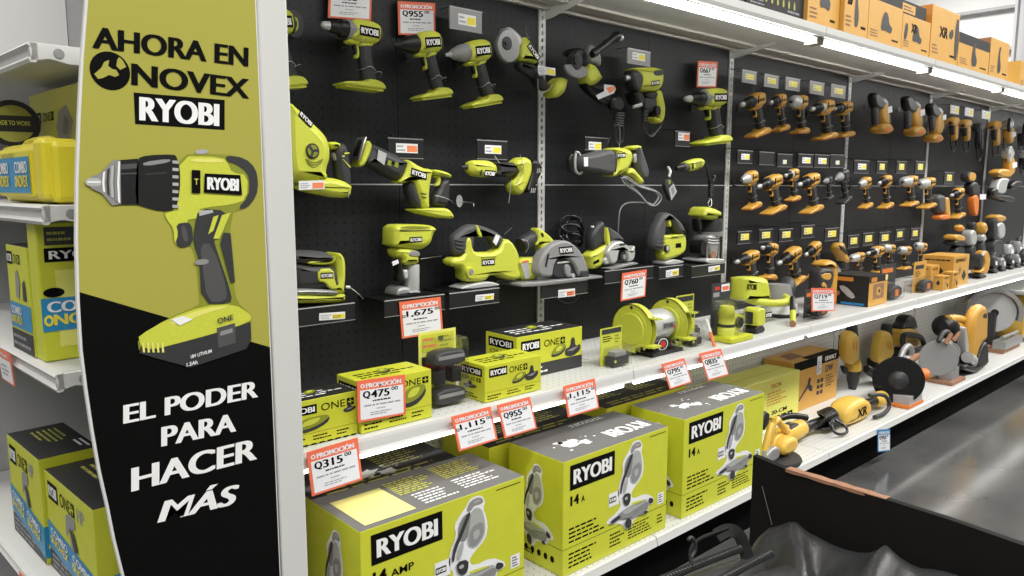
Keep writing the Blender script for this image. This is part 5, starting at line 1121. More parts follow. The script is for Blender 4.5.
def corded(label, tl, x, y, h, w=1, m='yellow_tool'):
    o = Tool('corded_drill', label, 'drill', 1.88, 'yellow corded tools high on the far pegboard')
    o.P('housing', tl, [(x-45*w, y+5), (x-20*w, y-25), (x+35*w, y-20), (x+48*w, y+10), (x+30*w, y+30), (x-30*w, y+35)], m, 0, .06, .014)
    o.L('chuck', tl, (x-70*w, y+20), (x-35*w, y+10), [(0, .008), (.3, .015), (1, .02)], 'charcoal', .02, 14)
    o.P('handle', tl, [(x-5*w, y+20), (x+30*w, y+20), (x+35*w, y+h), (x+15*w, y+h+15), (x-5*w, y+h)], m, .005, .045, .012)
    o.P('grip', tl, [(x-30*w, y+30), (x, y+30), (x-5*w, y+h*.8), (x-22*w, y+h*.8)], 'charcoal', .01, .03, .008)
    o.B('power_cord', tl, [(x+15*w, y+h+10, .02), (x+20*w, y+h+60, .02), (x-20*w, y+h+90, .02), (x-50*w, y+h+40, .02), (x-40*w, y+h-20, .03)], .0045, 'hose_black')
    hook(aY(*tl((x+5, y+22))[0], 1.90), .12); return o.build()
corded('yellow corded drill under the first high tag holder of the fifth bay', d4, 570, 190, 120)
corded('yellow corded drill under the second high tag holder of the fifth bay', d4, 650, 205, 110)
corded('dark and yellow corded tool under the third high tag holder of the fifth bay', d4, 735, 230, 140, .9, 'charcoal')
corded('tall yellow corded drill beside the fifth upright', d4, 840, 215, 130)
def dark_grinder(label, tl, x, y, s=1, disc='black', body='yellow_tool'):
    o = Tool('angle_grinder', label, 'angle grinder', 1.86, 'grinders hanging at the far end')
    o.C('disc', tl, (x, y), .055*s, disc, -.03, .02, 28).C('disc', tl, (x, y), .02*s, 'silver', -.036, .01, 16)
    o.P('gear_head', tl, [(x-20*s, y-30*s), (x+30*s, y-35*s), (x+50*s, y), (x+30*s, y+30*s), (x-20*s, y+30*s)], 'silver', -.005, .05, .01)
    o.P('body', tl, [(x+10*s, y+20*s), (x+50*s, y+15*s), (x+60*s, y+90*s), (x+45*s, y+130*s), (x+10*s, y+120*s), (x+5*s, y+60*s)], body, 0, .055, .014)
    o.F('price_label', tl, [(x+25*s, y+55*s), (x+65*s, y+50*s), (x+68*s, y+80*s), (x+28*s, y+88*s)], 'paper', -.002, 0)
    o.B('power_cord', tl, [(x+30*s, y+130*s, .02), (x, y+170*s, .02), (x-50*s, y+150*s, .02), (x-40*s, y+90*s, .03)], .005, 'hose_black')
    hook(aY(*tl((x+20*s, y+10*s))[0], 1.89), .13); return o.build()
dark_grinder('grinder with big black disc high in the sixth bay', d4, 905, 215, 1)
dark_grinder('grinder with upturned pale disc in the sixth bay', d4, 905, 405, 1.1, 'silver')
dark_grinder('black disc grinder at the far right edge of the top row', d4, 1000, 245, .9, 'black', 'charcoal')
dark_grinder('pale disc grinder at the right edge below the black disc grinder', d4, 1010, 410, .8, 'silver', 'charcoal')
# orange stud finder device and pale router on the wall
o = Tool('cordless_nailer', 'orange topped black handled tool hanging in the middle of the fifth bay', 'nailer', 1.87)
o.P('head', d5, [(628, 20), (650, 5), (695, 20), (690, 70), (665, 82), (625, 70)], 'charcoal', 0, .06, .014).P('head_face', d5, [(632, 30), (650, 12), (690, 22), (685, 62), (662, 72), (630, 62)], 'yellow_tool', -.004, .01, .004, 1)
o.P('neck', d5, [(665, 80), (700, 70), (735, 110), (732, 160), (668, 165), (655, 110)], 'charcoal', .004, .06, .016).P('handle', d5, [(672, 160), (725, 160), (722, 250), (715, 300), (690, 290), (678, 240)], 'orange_under', .006, .05, .012)
o.P('side_label', d5, [(730, 155), (782, 155), (780, 188), (730, 190)], 'paper', .01, .003, 0, 0).build()
o = Tool('wall_router', 'yellow topped router with pale body hanging in the sixth bay', 'router', 1.86)
o.P('cap', d5, [(832, 5), (860, -12), (925, -5), (945, 15), (930, 55), (850, 45), (832, 30)], 'yellow_tool', 0, .08, .016).P('body', d5, [(850, 45), (925, 50), (900, 100), (890, 160), (820, 160), (835, 100)], 'silver', .005, .07, .016)
o.P('handles', d5, [(780, 120), (830, 110), (820, 170), (790, 180)], 'black', -.01, .05, .014).P('handles', d5, [(930, 90), (990, 60), (1020, 80), (1000, 110), (940, 130)], 'black', -.01, .05, .014).P('base', d5, [(800, 160), (960, 165), (960, 210), (900, 200), (810, 180)], 'black', -.01, .09, .01).build()
# dark power supply cluster under second row
o = Tool('cordless_nailer', 'grey rounded nailer hanging low between yellow drivers, right of the fourth upright', 'nailer', 1.87)
o.P('body', d5, [(430, 165), (480, 155), (520, 175), (525, 230), (505, 285), (450, 280), (435, 230)], 'grey_rubber', 0, .07, .02).P('magazine', d5, [(500, 180), (540, 170), (545, 250), (560, 290), (520, 305), (505, 260)], 'yellow_tool', -.005, .05, .01).P('foot', d5, [(450, 290), (560, 285), (560, 315), (450, 325)], 'orange_under', -.005, .06, .008).build()

# ================================================================ goods on the middle shelf, yellow bays
t = thing('tool_carton', 'black and orange carton with picture windows beside the 719 price sign', 'box', (3.93, 1.68, ZM))
x0, x1, y0, y1, z1 = 3.845, 4.07, 1.60, 1.80, ZM+.155
MB().box((x0, y0, ZM), (x1, y1, z1), {'front': 'orange_card', 'left': 'card_black', 'top': 'card_black', 'rest': 'orange_card'}).build('carton_body', t, bevel=.002)
fr = faces(x0, x1, y0, y1, ZM, z1); b = MB(); b.rect(fr['f'], 0, .78, 1, 1, 'card_black', 1); b.rect(fr['f'], .1, .80, .4, .95, 'amber_print', 2); b.rect(fr['f'], .85, .80, .98, .98, 'paper_yellow', 2)
b.rect(fr['f'], .22, .22, .8, .72, 'brown_card', 1); tocol(b, fr['f'], [(.4, .35), (.6, .3), (.68, .5), (.55, .62), (.4, .6)], 'orange_card', 2); b.rect(fr['f'], .5, .42, .6, .52, 'charcoal', 3)
b.rect(fr['l'], .05, .80, .6, .93, 'amber_print', 1); tocol(b, fr['l'], [(.2, .6), (.4, .65), (.7, .3), (.55, .2)], 'grey_panel', 2); tocol(b, fr['l'], [(.1, .2), (.3, .35), (.2, .5)], 'brown_card', 1); b.rect(fr['l'], .3, .02, .9, .1, 'blue', 1); b.build('print', t)
def carton(label, x0, x1, y0, y1, h, z=ZM, m='orange_card', txt='DEWALT', name='tool_carton', g=None, seed=1):
    t = thing(name, label, 'box', ((x0+x1)/2, (y0+y1)/2, z), g)
    MB().box((x0, y0, z), (x1, y1, z+h), m).build('carton_body', t, bevel=.0015)
    fr = faces(x0, x1, y0, y1, z, z+h); b = MB(); f = fr['f']
    if txt: b.text(f, txt, .1, .78, .7, .12, 'black_print', 2, .04)
    tocol(b, f, [(.55, .3), (.7, .5), (.85, .3), (.7, .12)], 'charcoal', 2, 0); tocol(b, f, [(.3, .5), (.4, .65), (.5, .5), (.4, .35)], 'brown_card', 2, 0); lines(b, f, .1, .1, .4, .3, 2, 'charcoal', 2, seed)
    l = fr['l']; tocol(b, l, [(.3, .5), (.5, .7), (.7, .5), (.5, .3)], 'charcoal', 2, 0); lines(b, l, .1, .8, .9, .92, 1, 'charcoal', 2, seed+1); b.build('print', t); return t
carton('tallest orange carton with black diamond mark, on the far middle shelf', 5.03, 5.30, 1.60, 1.78, .185)
carton('front small orange carton marked 20, left of the tall orange one', 4.80, 4.90, 1.575, 1.63, .085, txt='20V', seed=3)
carton('second small orange carton marked 20, touching the tall one', 4.92, 5.02, 1.565, 1.62, .10, txt='20V', seed=4)
carton('small orange carton stacked behind the two marked 20', 4.84, 4.98, 1.66, 1.74, .135, txt='XR', seed=5)
def dw_blister(label, x0, x1, y, h, card, win):
    t = thing('blister_pack', label, 'accessory pack', ((x0+x1)/2, y, ZM)); w = x1-x0
    MB().box((x0, y+.06, ZM), (x1, y+.063, ZM+h), card).build('backing_card', t)
    q = Fr((x0, y+.0595, ZM), (w, 0, 0), (0, 0, h), (0, -1, 0)); b = MB(); b.rect(q, .1, .75, .8, .88, 'orange_under' if card == 'charcoal' else 'charcoal', 1); lines(b, q, .1, .5, .6, .7, 3, 'black_print', 1); b.build('card_print', t)
    MB().box((x0+.006, y, ZM+.001), (x1-.006, y+.058, ZM+h*.5), 'clear').build('clear_shell', t, bevel=.01)
    MB().prism([(x0+.02, ZM+.008), (x1-.02, ZM+.008), (x1-.03, ZM+h*.4), (x0+.03, ZM+h*.4)], y+.01, .04, win, .006, 1).prism([(x0+w*.4, ZM+.02), (x1-w*.4, ZM+.02), (x1-w*.4, ZM+h*.3), (x0+w*.4, ZM+h*.3)], y+.008, .01, 'orange_under', 0, 0).build('contents', t); return t
dw_blister('clear pack with grey card and dark device, right of the black and orange carton', 4.12, 4.32, 1.60, .19, 'charcoal', 'charcoal')
dw_blister('clear pack with orange card, left of the small orange cartons', 4.58, 4.76, 1.60, .175, 'orange_card', 'charcoal')
dw_blister('dark clear pack standing behind the 719 price sign', 3.30, 3.46, 1.60, .13, 'charcoal', 'charcoal')
# far end clutter on the middle shelf: each tool of its own
o = T(904, 220)
def small(label, name, cat, parts, Y=1.72, base=ZM):
    q = Tool(name, label, cat, Y)
    for a in parts: q.P(*a)
    return q.build(base)
small('yellow radio with orange ring standing behind the tall orange carton', 'job_site_radio', 'radio', [
    ('body', o, [(275, 170), (375, 170), (380, 215), (275, 215)], 'yellow_tool', 0, .08, .012), ('ring', o, [(315, 120), (345, 100), (378, 118), (370, 145), (330, 148)], 'yellow_tool', .01, .04, .01), ('ring_core', o, [(332, 122), (350, 115), (362, 125), (350, 136), (335, 134)], 'orange_under', .005, .03, .004),
    ('base', o, [(275, 210), (390, 205), (395, 240), (275, 245)], 'black', 0, .08, .006), ('stand', o, [(290, 240), (390, 240), (390, 400), (290, 410)], 'charcoal', .01, .05, .006)], 1.84)
small('upright silver and yellow router left of the pale one on the far shelf', 'trim_router', 'router', [('cap', o, [(420, 40), (440, 28), (460, 45), (462, 80), (420, 80)], 'charcoal', .01, .05, .01), ('body', o, [(388, 85), (455, 82), (460, 180), (395, 190), (383, 150)], 'silver', 0, .07, .014), ('base', o, [(395, 185), (460, 180), (470, 330), (400, 340)], 'charcoal', 0, .07, .01)], 1.84)
small('yellow capped polisher standing upright on the far shelf', 'polisher', 'polisher', [('cap', o, [(470, 60), (495, 38), (525, 50), (525, 110), (475, 120)], 'yellow_tool', 0, .07, .02), ('body', o, [(465, 120), (515, 118), (515, 160), (470, 170)], 'silver', .004, .06, .01), ('base', o, [(465, 165), (520, 160), (525, 330), (470, 330)], 'charcoal', .01, .06, .01)], 1.82)
small('wide yellow topped saw at the back of the far shelf', 'table_saw', 'saw', [('top', o, [(555, 15), (580, 2), (645, 5), (650, 40), (600, 55), (560, 50)], 'yellow_tool', 0, .09, .02), ('body', o, [(575, 55), (640, 50), (640, 150), (590, 160), (570, 100)], 'silver', .0, .08, .014), ('side', o, [(530, 30), (560, 25), (570, 110), (560, 170), (530, 150)], 'charcoal', .01, .06, .01), ('base', o, [(530, 165), (640, 160), (640, 310), (540, 310)], 'charcoal', .01, .08, .01)], 1.86)
small('yellow cordless saw standing on its black base right of the orange cartons', 'band_saw', 'saw', [('arm', o, [(485, 215), (520, 205), (555, 240), (550, 300), (530, 360), (440, 365), (435, 345), (490, 330), (500, 290), (480, 250)], 'yellow_tool', 0, .06, .012), ('motor', o, [(440, 240), (478, 230), (480, 300), (470, 335), (440, 330)], 'charcoal', .005, .06, .01), ('label', o, [(450, 222), (475, 218), (475, 240), (452, 245)], 'paper', -.006, .004, 0, 0), ('base', o, [(435, 365), (510, 360), (512, 385), (440, 390)], 'black', -.005, .08, .006)], 1.62)
for i, (x, y, w, h, m, l) in enumerate([(540, 260, 60, 110, 'charcoal', 'dark sander just right of the yellow band saw'), (600, 240, 55, 85, 'grey_metal', 'grey planer further right on the far shelf'), (655, 235, 55, 80, 'charcoal', 'dark belt sander near the right end of the shelf'),
                                        (700, 215, 50, 85, 'grey_plastic', 'grey tool with white tag at the far shelf end'), (745, 200, 45, 90, 'charcoal', 'last dark tool cut by the right edge of the photo'), (640, 130, 70, 110, 'silver', 'pale grey saw body standing at the back of the far shelf'), (705, 90, 60, 120, 'grey_plastic', 'tall grey tool at the back right of the far shelf')]):
    small(l, 'power_tool', 'power tool', [('body', o, [(x, y+h*.3), (x+w*.2, y), (x+w*.7, y+h*.05), (x+w, y+h*.4), (x+w, y+h*.8), (x+w*.1, y+h*.8)], m, 0, .06, .014), ('handle', o, [(x+w*.1, y), (x+w*.6, y-h*.25), (x+w*.8, y-h*.2), (x+w*.6, y+h*.1), (x+w*.3, y+h*.15)], 'charcoal', .01, .03, .008),
        ('foot', o, [(x-4, y+h*.78), (x+w+4, y+h*.75), (x+w+4, y+h), (x-4, y+h)], 'black', -.004, .07, .006), ('tag', o, [(x+w*.3, y+h*.35), (x+w*.65, y+h*.33), (x+w*.65, y+h*.55), (x+w*.3, y+h*.58)], 'paper', -.006, .003, 0, 0)], 1.66 if i < 5 else 1.84)
# ================================================================ yellow machines on the bottom shelf
bA = T(830, 300, 5.764); bB = T(876, 300, 5.236); bC = T(755, 390, 6.4)
def face_disc(b, c, r, t, m, ax=(-.86, -.5, .05), prof=None, n=32):
    a = Vector(ax).normalized(); b.lathe(c, c+a*t, prof and [(s, q*r) for s, q in prof] or [(0, r*.97), (.15, r), (.85, r), (1, r*.97)], m, n)
def hammer(label, pts, cap, nose, Y):
    o = Tool('demolition_hammer', label, 'demolition hammer', Y, 'yellow demolition hammers leaning on the back panel')
    o.P('housing', bA, pts, 'yellow', 0, .07, .025); o.L('rear_cap', bA, cap[0], cap[1], [(0, .028), (.2, .034), (.8, .036), (1, .040)], 'charcoal', .05, 18)
    o.L('nose', bA, nose[0], nose[1], [(0, .042), (.3, .046), (.35, .036), (.7, .033), (.75, .028), (1, .022)], 'charcoal', .03, 18)
    o.L('collar', bA, nose[2], nose[3], [(0, .045), (.5, .050), (1, .046)], 'yellow', .03, 18)
    return o
o = hammer('yellow demolition hammer leaning nose down, nearest the orange carton', [(62, 320), (75, 262), (92, 240), (140, 240), (160, 268), (165, 340), (160, 400), (140, 430), (95, 435), (65, 400)], ((110, 190), (112, 250)), ((120, 430), (120, 560), (118, 405), (120, 450)), 1.80)
for k in range(2): o.F('vents', bA, [(92+28*k, 295), (108+28*k, 293), (108+28*k, 350), (92+28*k, 352)], 'amber_print', -.001, 1)
o.P('side_handle', bA, [(40, 440), (75, 450), (80, 475), (95, 480), (70, 490), (45, 465)], 'black', .03, .03, .008).P('grip_back', bA, [(60, 270), (72, 262), (66, 400), (55, 380)], 'charcoal', .04, .05, .008).build(ZD)
o = hammer('second yellow demolition hammer, tilted, partly behind the black disc', [(250, 300), (268, 215), (290, 190), (340, 188), (365, 225), (380, 320), (340, 350), (285, 400), (248, 380), (240, 340)], ((322, 142), (318, 200)), ((262, 375), (262, 425), (275, 370), (270, 395)), 1.86)
o.P('base', bA, [(235, 350), (250, 380), (300, 405), (300, 425), (245, 420), (232, 395)], 'black', .02, .07, .012)
for k in range(2): o.F('vents', bA, [(302+24*k, 245), (314+24*k, 243), (318+24*k, 290), (306+24*k, 292)], 'amber_print', -.001, 1)
o.build(ZD)
o = Tool('floor_grip_handle', 'long black handle with clamp lying on the deck between the two demolition hammers', 'handle', 1.76)
o.L('handle', bA, (160, 432), (285, 465), [(0, .02), (.1, .028), (.7, .026), (.8, .034), (1, .03)], 'black', .03, 14).L('clamp', bA, (215, 445), (285, 480), [(0, .02), (1, .03)], 'charcoal', .0, 12).build(ZD)
# chainsaw like tool at the back
o = Tool('cut_off_saw', 'yellow saw with tall black top and looped handle, back of the bottom shelf', 'saw', 1.84)
o.P('rear_body', bA, [(385, 150), (400, 128), (420, 110), (430, 78), (462, 62), (490, 80), (502, 108), (505, 155), (400, 155)], 'black', .02, .08, .02)
o.P('housing', bA, [(395, 150), (515, 145), (522, 200), (518, 262), (400, 262), (392, 200)], 'yellow', 0, .10, .02)
o.B('loop_handle', bA, [(380, 190, -.03), (372, 240, -.03), (400, 268, -.03), (500, 268, -.03), (540, 245, -.03), (520, 200, -.03), (490, 185, -.03), (400, 182, -.03), (380, 195, -.03)], .017, 'charcoal', 10, 2)
o.P('base', bA, [(385, 262), (530, 258), (520, 330), (400, 340)], 'charcoal', .02, .09, .01).F('vents', bA, [(420, 215), (495, 212), (495, 222), (420, 225)], 'amber_print', -.001, 0).build(ZD)
# black disc tile cutter
o = Tool('tile_saw', 'compact saw with a large plain black disc facing the aisle', 'saw', 1.55)
c = aY(898.5, 379, 1.53); c.z = ZD+.135
b = o.mb('disc'); face_disc(b, c, .127, .006, 'black_gloss', prof=[(0, .98), (.3, 1), (1, .99)]); face_disc(b, c+Vector((-.86, -.5, 0))*.006, .05, .02, 'charcoal', prof=[(0, 1), (.3, .95), (.7, .6), (1, .3)])
b = o.mb('motor'); face_disc(b, c-Vector((-.86, -.5, 0))*.16, .055, .15, 'grey_plastic'); b.prism([(c.x+.06, ZD+.10), (c.x+.20, ZD+.12), (c.x+.24, ZD+.20), (c.x+.16, ZD+.25), (c.x+.08, ZD+.22)], c.y-.02, .07, 'silver', .02, 2)
b = o.mb('handle'); b.tube([c+Vector((.08, .03, .09)), c+Vector((.14, .03, .16)), c+Vector((.26, .04, .14)), c+Vector((.28, .04, .04))], .016, 'grey_metal', 10)
b = o.mb('wing_bolt'); b.lathe(c+Vector((.05, -.03, .10)), c+Vector((.12, -.05, .13)), [(0, .012), (.5, .018), (1, .010)], 'brown_card', 12).lathe(c+Vector((.10, -.05, .02)), c+Vector((.15, -.08, .02)), [(0, .03), (1, .035)], 'orange_under', 16)
b = o.mb('base_plate'); b.box((c.x-.04, 1.455, ZD+.001), (c.x+.16, 1.60, ZD+.016), 'orange_under'); b.box((c.x-.02, 1.46, ZD+.016), (c.x+.15, 1.56, ZD+.06), 'grey_panel'); o.build(None, 0)
# second: grey clamp saw
o = Tool('tile_saw', 'grey compact saw with orange disc between the black disc and the tall yellow guard', 'saw', 1.55)
c = aY(938, 366, 1.56); c.z = ZD+.15
b = o.mb('disc'); face_disc(b, c, .105, .006, 'grey_plastic'); face_disc(b, c+Vector((.10, .05, 0)), .06, .03, 'brown_card')
b = o.mb('motor'); b.prism([(c.x+.04, ZD+.09), (c.x+.16, ZD+.10), (c.x+.18, ZD+.22), (c.x+.10, ZD+.26), (c.x+.02, ZD+.22)], c.y-.03, .08, 'silver', .02, 2); face_disc(b, c+Vector((.16, .0, .02)), .055, .05, 'grey_metal')
b = o.mb('handle'); b.tube([c+Vector((-.02, 0, .10)), c+Vector((.04, 0, .15)), c+Vector((.14, 0, .14)), c+Vector((.22, 0, .06))], .014, 'charcoal', 10)
b = o.mb('wing_bolt'); b.lathe(c+Vector((0, -.03, .09)), c+Vector((.03, -.05, .15)), [(0, .016), (1, .010)], 'brown_card', 12).lathe(c+Vector((.13, -.03, .09)), c+Vector((.17, -.05, .14)), [(0, .014), (1, .010)], 'brown_card', 12)
b = o.mb('base_plate'); b.box((c.x-.02, 1.47, ZD+.001), (c.x+.20, 1.60, ZD+.02), 'brown_card'); b.box((c.x+.02, 1.49, ZD+.02), (c.x+.14, 1.56, ZD+.09), 'grey_metal'); o.build(None, 0)
# tall yellow guard chop saw
o = Tool('metal_chop_saw', 'yellow chop saw with tall curved guard and black base at the shelf edge', 'chop saw', 1.50)
o.P('guard', bB, [(472, 345), (478, 250), (485, 160), (505, 90), (545, 52), (575, 55), (588, 90), (585, 170), (585, 240), (550, 255), (535, 300), (520, 350), (490, 362)], 'yellow_tool', 0, .07, .03)
o.F('emblem', bB, [(540, 120), (555, 95), (575, 100), (572, 125)], 'charcoal', -.001, 1)
o.L('motor', bB, (320, 180), (480, 185), [(0, .05), (.08, .065), (.5, .068), (1, .05)], 'yellow_tool', .12, 20).L('motor_cap', bB, (300, 178), (335, 182), [(0, .03), (.2, .07), (1, .07)], 'black', .12, 20)
o.B('top_handle', bB, [(330, 140, .10), (400, 132, .08), (470, 150, .06), (490, 170, .05)], .026, 'yellow_tool', 10, 1)
o.P('base', bB, [(415, 405), (430, 380), (500, 385), (520, 350), (550, 260), (582, 245), (585, 330), (592, 355), (515, 412), (500, 420), (425, 412)], 'black', -.02, .15, .012, 1)
o.L('crank', bB, (440, 340), (470, 350), [(0, .035), (1, .035)], 'silver', .0, 18).P('lever', bB, [(425, 180), (440, 180), (470, 330), (440, 335)], 'silver', .02, .05, .008).build(ZD)
# big grey disc saw behind
o = Tool('abrasive_saw', 'large round grey abrasive disc in a steel guard ring, behind the yellow chop saw', 'chop saw', 1.72)
c = aY(993, 325, 1.66); R = .175; c.z = ZD+.26
ax = Vector((-.86, -.5, .0)).normalized(); u = ax.cross(Vector((0, 0, 1))).normalized()
b = o.mb('disc'); face_disc(b, c, R*.80, .006, 'grey_panel'); face_disc(b, c+ax*.006, R*.14, .02, 'black')
b.add([c+ax*.008+u*.01, c+ax*.008+u*(-.01), c+ax*.008+(-u*.10*-1)+Vector((0, 0, -.09)), c+ax*.008+u*.11+Vector((0, 0, -.085))], [(0, 1, 2, 3)], 'white_metal')
b = o.mb('guard_ring'); rs = []
for k in range(25):
    a = math.radians(-50+k*250/24); e = u*math.cos(a)+Vector((0, 0, math.sin(a)))
    rs.append([c+e*(R*.84)+ax*.03, c+e*R+ax*.03, c+e*R-ax*.03, c+e*(R*.84)-ax*.03])
b.rings(rs, 'grey_metal', False)
b = o.mb('base'); b.box((c.x-.16, c.y-.12, ZD+.001), (c.x+.22, c.y+.10, ZD+.03), 'brown_card').box((c.x-.16, c.y-.13, ZD+.03), (c.x+.24, c.y-.05, ZD+.085), 'grey_metal').box((c.x-.04, c.y-.02, ZD+.03), (c.x+.06, c.y+.08, ZD+.26), 'charcoal')
o.mb('vice').lathe((c.x-.14, c.y-.10, ZD+.11), (c.x+.2, c.y-.10, ZD+.11), [(0, .012), (1, .012)], 'steel', 10); o.build(None, 0)
# far end: table saw and boxes under the middle shelf
t = thing('table_saw', 'pale flat topped table saw with yellow body at the right edge of the bottom shelf', 'saw', (6.9, 1.75, ZD))
MB().box((6.45, 1.52, ZD+.36), (7.3, 1.95, ZD+.39), 'silver').build('table_top', t, bevel=.004)
MB().prism([(6.55, ZD+.02), (7.2, ZD+.02), (7.15, ZD+.36), (6.6, ZD+.36)], 1.58, .3, 'yellow', .01, 0).build('body', t); MB().box((6.6, 1.56, ZD+.12), (7.1, 1.58, ZD+.28), 'orange_card').build('front_panel', t)
MB().lathe((6.75, 1.56, ZD+.2), (6.75, 1.52, ZD+.2), [(0, .05), (1, .045)], 'charcoal', 18).build('hand_wheel', t); MB().box((6.52, 1.57, ZD), (7.22, 1.9, ZD+.02), 'charcoal').build('base', t)
for i, (x, m, l) in enumerate([(6.12, 'grey_metal', 'grey bench tool standing behind the abrasive disc'), (6.33, 'yellow', 'yellow and black bench tool at the far back of the bottom shelf')]):
    t = thing('bench_tool', l, 'power tool', (x+.1, 1.87, ZD)); MB().prism([(x, ZD+.01), (x+.17, ZD+.01), (x+.16, ZD+.2), (x+.1, ZD+.3), (x+.03, ZD+.28)], 1.80, .14, m, .02, 1).build('housing', t)
    MB().lathe((x+.08, 1.80, ZD+.24), (x+.08, 1.77, ZD+.24), [(0, .06), (1, .06)], 'charcoal', 18).build('wheel', t); MB().box((x-.01, 1.79, ZD), (x+.18, 1.95, ZD+.015), 'black').build('base', t)
    MB().tube([(x+.1, 1.82, ZD+.28), (x+.05, 1.8, ZD+.38), (x-.03, 1.79, ZD+.36)], .012, 'charcoal').build('handle', t)

# pole saw lying on the deck
t = thing('pole_saw', 'yellow and black pole tool lying along the bottom shelf, cord looped around it', 'pole saw', (3.6, 1.58, ZD))
def ln(b, p0, p1, prof, m, n=18): b.lathe((p0[0], p0[1], ZD+p0[2]), (p1[0], p1[1], ZD+p1[2]), prof, m, n)
b = MB(); ln(b, (3.02, 1.60, .055), (3.98, 1.57, .05), [(0, .022), (1, .022)], 'black'); b.build('shaft', t)
b = MB(); ln(b, (3.0, 1.60, .06), (3.22, 1.595, .058), [(0, .02), (.08, .038), (.5, .043), (.9, .040), (1, .028)], 'yellow'); b.build('front_grip', t)
b = MB(); ln(b, (3.165, 1.597, .058), (3.215, 1.595, .058), [(0, .0415), (1, .0395)], 'charcoal'); b.prism([(3.05, ZD+.075), (3.12, ZD+.085), (3.14, ZD+.102), (3.06, ZD+.100)], 1.57, .05, 'charcoal', .006, 1); b.build('grip_pad', t)
b = MB(); b.prism([(3.50, ZD+.02), (3.56, ZD+.005), (3.78, ZD+.005), (3.80, ZD+.06), (3.75, ZD+.10), (3.70, ZD+.118), (3.58, ZD+.118), (3.52, ZD+.09)], 1.52, .11, 'yellow', .025, 2); b.build('motor_housing', t)
b = MB(); b.text(Fr((3.61, 1.5195, ZD+.035), (.11, 0, 0), (0, 0, .045), (0, -1, 0)), 'XR', 0, 0, 1, 1, 'black_print', 2, .05); b.build('brand_panel', t)
b = MB(); b.tube([(3.76, 1.53, ZD+.12), (3.88, 1.50, ZD+.11), (3.93, 1.49, ZD+.04), (3.85, 1.49, ZD+.012), (3.76, 1.50, ZD+.015)], .010, 'charcoal', 8); b.build('guard_loop', t)
b = MB(); ln(b, (3.93, 1.572, .05), (4.02, 1.565, .052), [(0, .026), (.15, .036), (.6, .040), (.9, .038), (1, .02)], 'yellow'); ln(b, (3.97, 1.571, .05), (4.01, 1.569, .05), [(0, .038), (1, .0395)], 'charcoal'); ln(b, (3.99, 1.566, .052), (4.025, 1.565, .052), [(0, .0395), (1, .03)], 'charcoal'); b.build('rear_grip', t)
b = MB(); random.seed(3)
for k in range(6): cx = 3.36+.02*k; b.tube([(cx+.04*math.cos(a), 1.575+.04*math.sin(a*2), ZD+.06+.042*math.sin(a)) for a in [i*.785 for i in range(9)]], .008, 'hose_black', 6, 1)
b.tube([(3.36, 1.53, ZD+.05), (3.34, 1.50, ZD+.02), (3.42, 1.48, ZD+.012), (3.46, 1.50, ZD+.03), (3.42, 1.54, ZD+.06)], .007, 'hose_black', 6); b.tube([(3.30, 1.62, ZD+.08), (3.22, 1.66, ZD+.10), (3.14, 1.68, ZD+.09)], .015, 'hose_black', 8); b.build('power_cord', t)
# string trimmer head, left of it
t = thing('string_trimmer', 'yellow trimmer head with triangular bracket and black disc, beside the rightmost saw carton', 'trimmer', (2.88, 1.55, ZD))
b = MB(); b.lathe((2.87, 1.55, ZD+.002), (2.87, 1.55, ZD+.022), [(0, .115), (.5, .12), (1, .115)], 'charcoal', 32); b.build('disc', t)
b = MB(); b.tube([(2.76, 1.53, ZD+.05), (2.83, 1.53, ZD+.21), (2.98, 1.55, ZD+.10)], .016, 'yellow', 8, 1).tube([(2.80, 1.54, ZD+.045), (2.90, 1.55, ZD+.10), (2.98, 1.56, ZD+.09)], .014, 'yellow', 8, 1).tube([(2.83, 1.53, ZD+.20), (2.81, 1.53, ZD+.05)], .013, 'yellow', 8, 0); b.build('bracket', t)
b = MB(); b.prism([(2.86, ZD+.03), (2.96, ZD+.03), (2.99, ZD+.06), (2.96, ZD+.10), (2.88, ZD+.10), (2.85, ZD+.07)], 1.49, .07, 'yellow', .015, 2); b.build('gear_box', t)
b = MB(); b.lathe((2.76, 1.56, ZD+.17), (2.80, 1.56, ZD+.22), [(0, .03), (.5, .034), (1, .025)], 'black', 14); b.build('knob', t)
b = MB(); b.prism([(2.74, ZD+.024), (2.84, ZD+.024), (2.85, ZD+.07), (2.80, ZD+.09), (2.74, ZD+.07)], 1.50, .05, 'grey_metal', .01, 1); b.build('clamp', t)
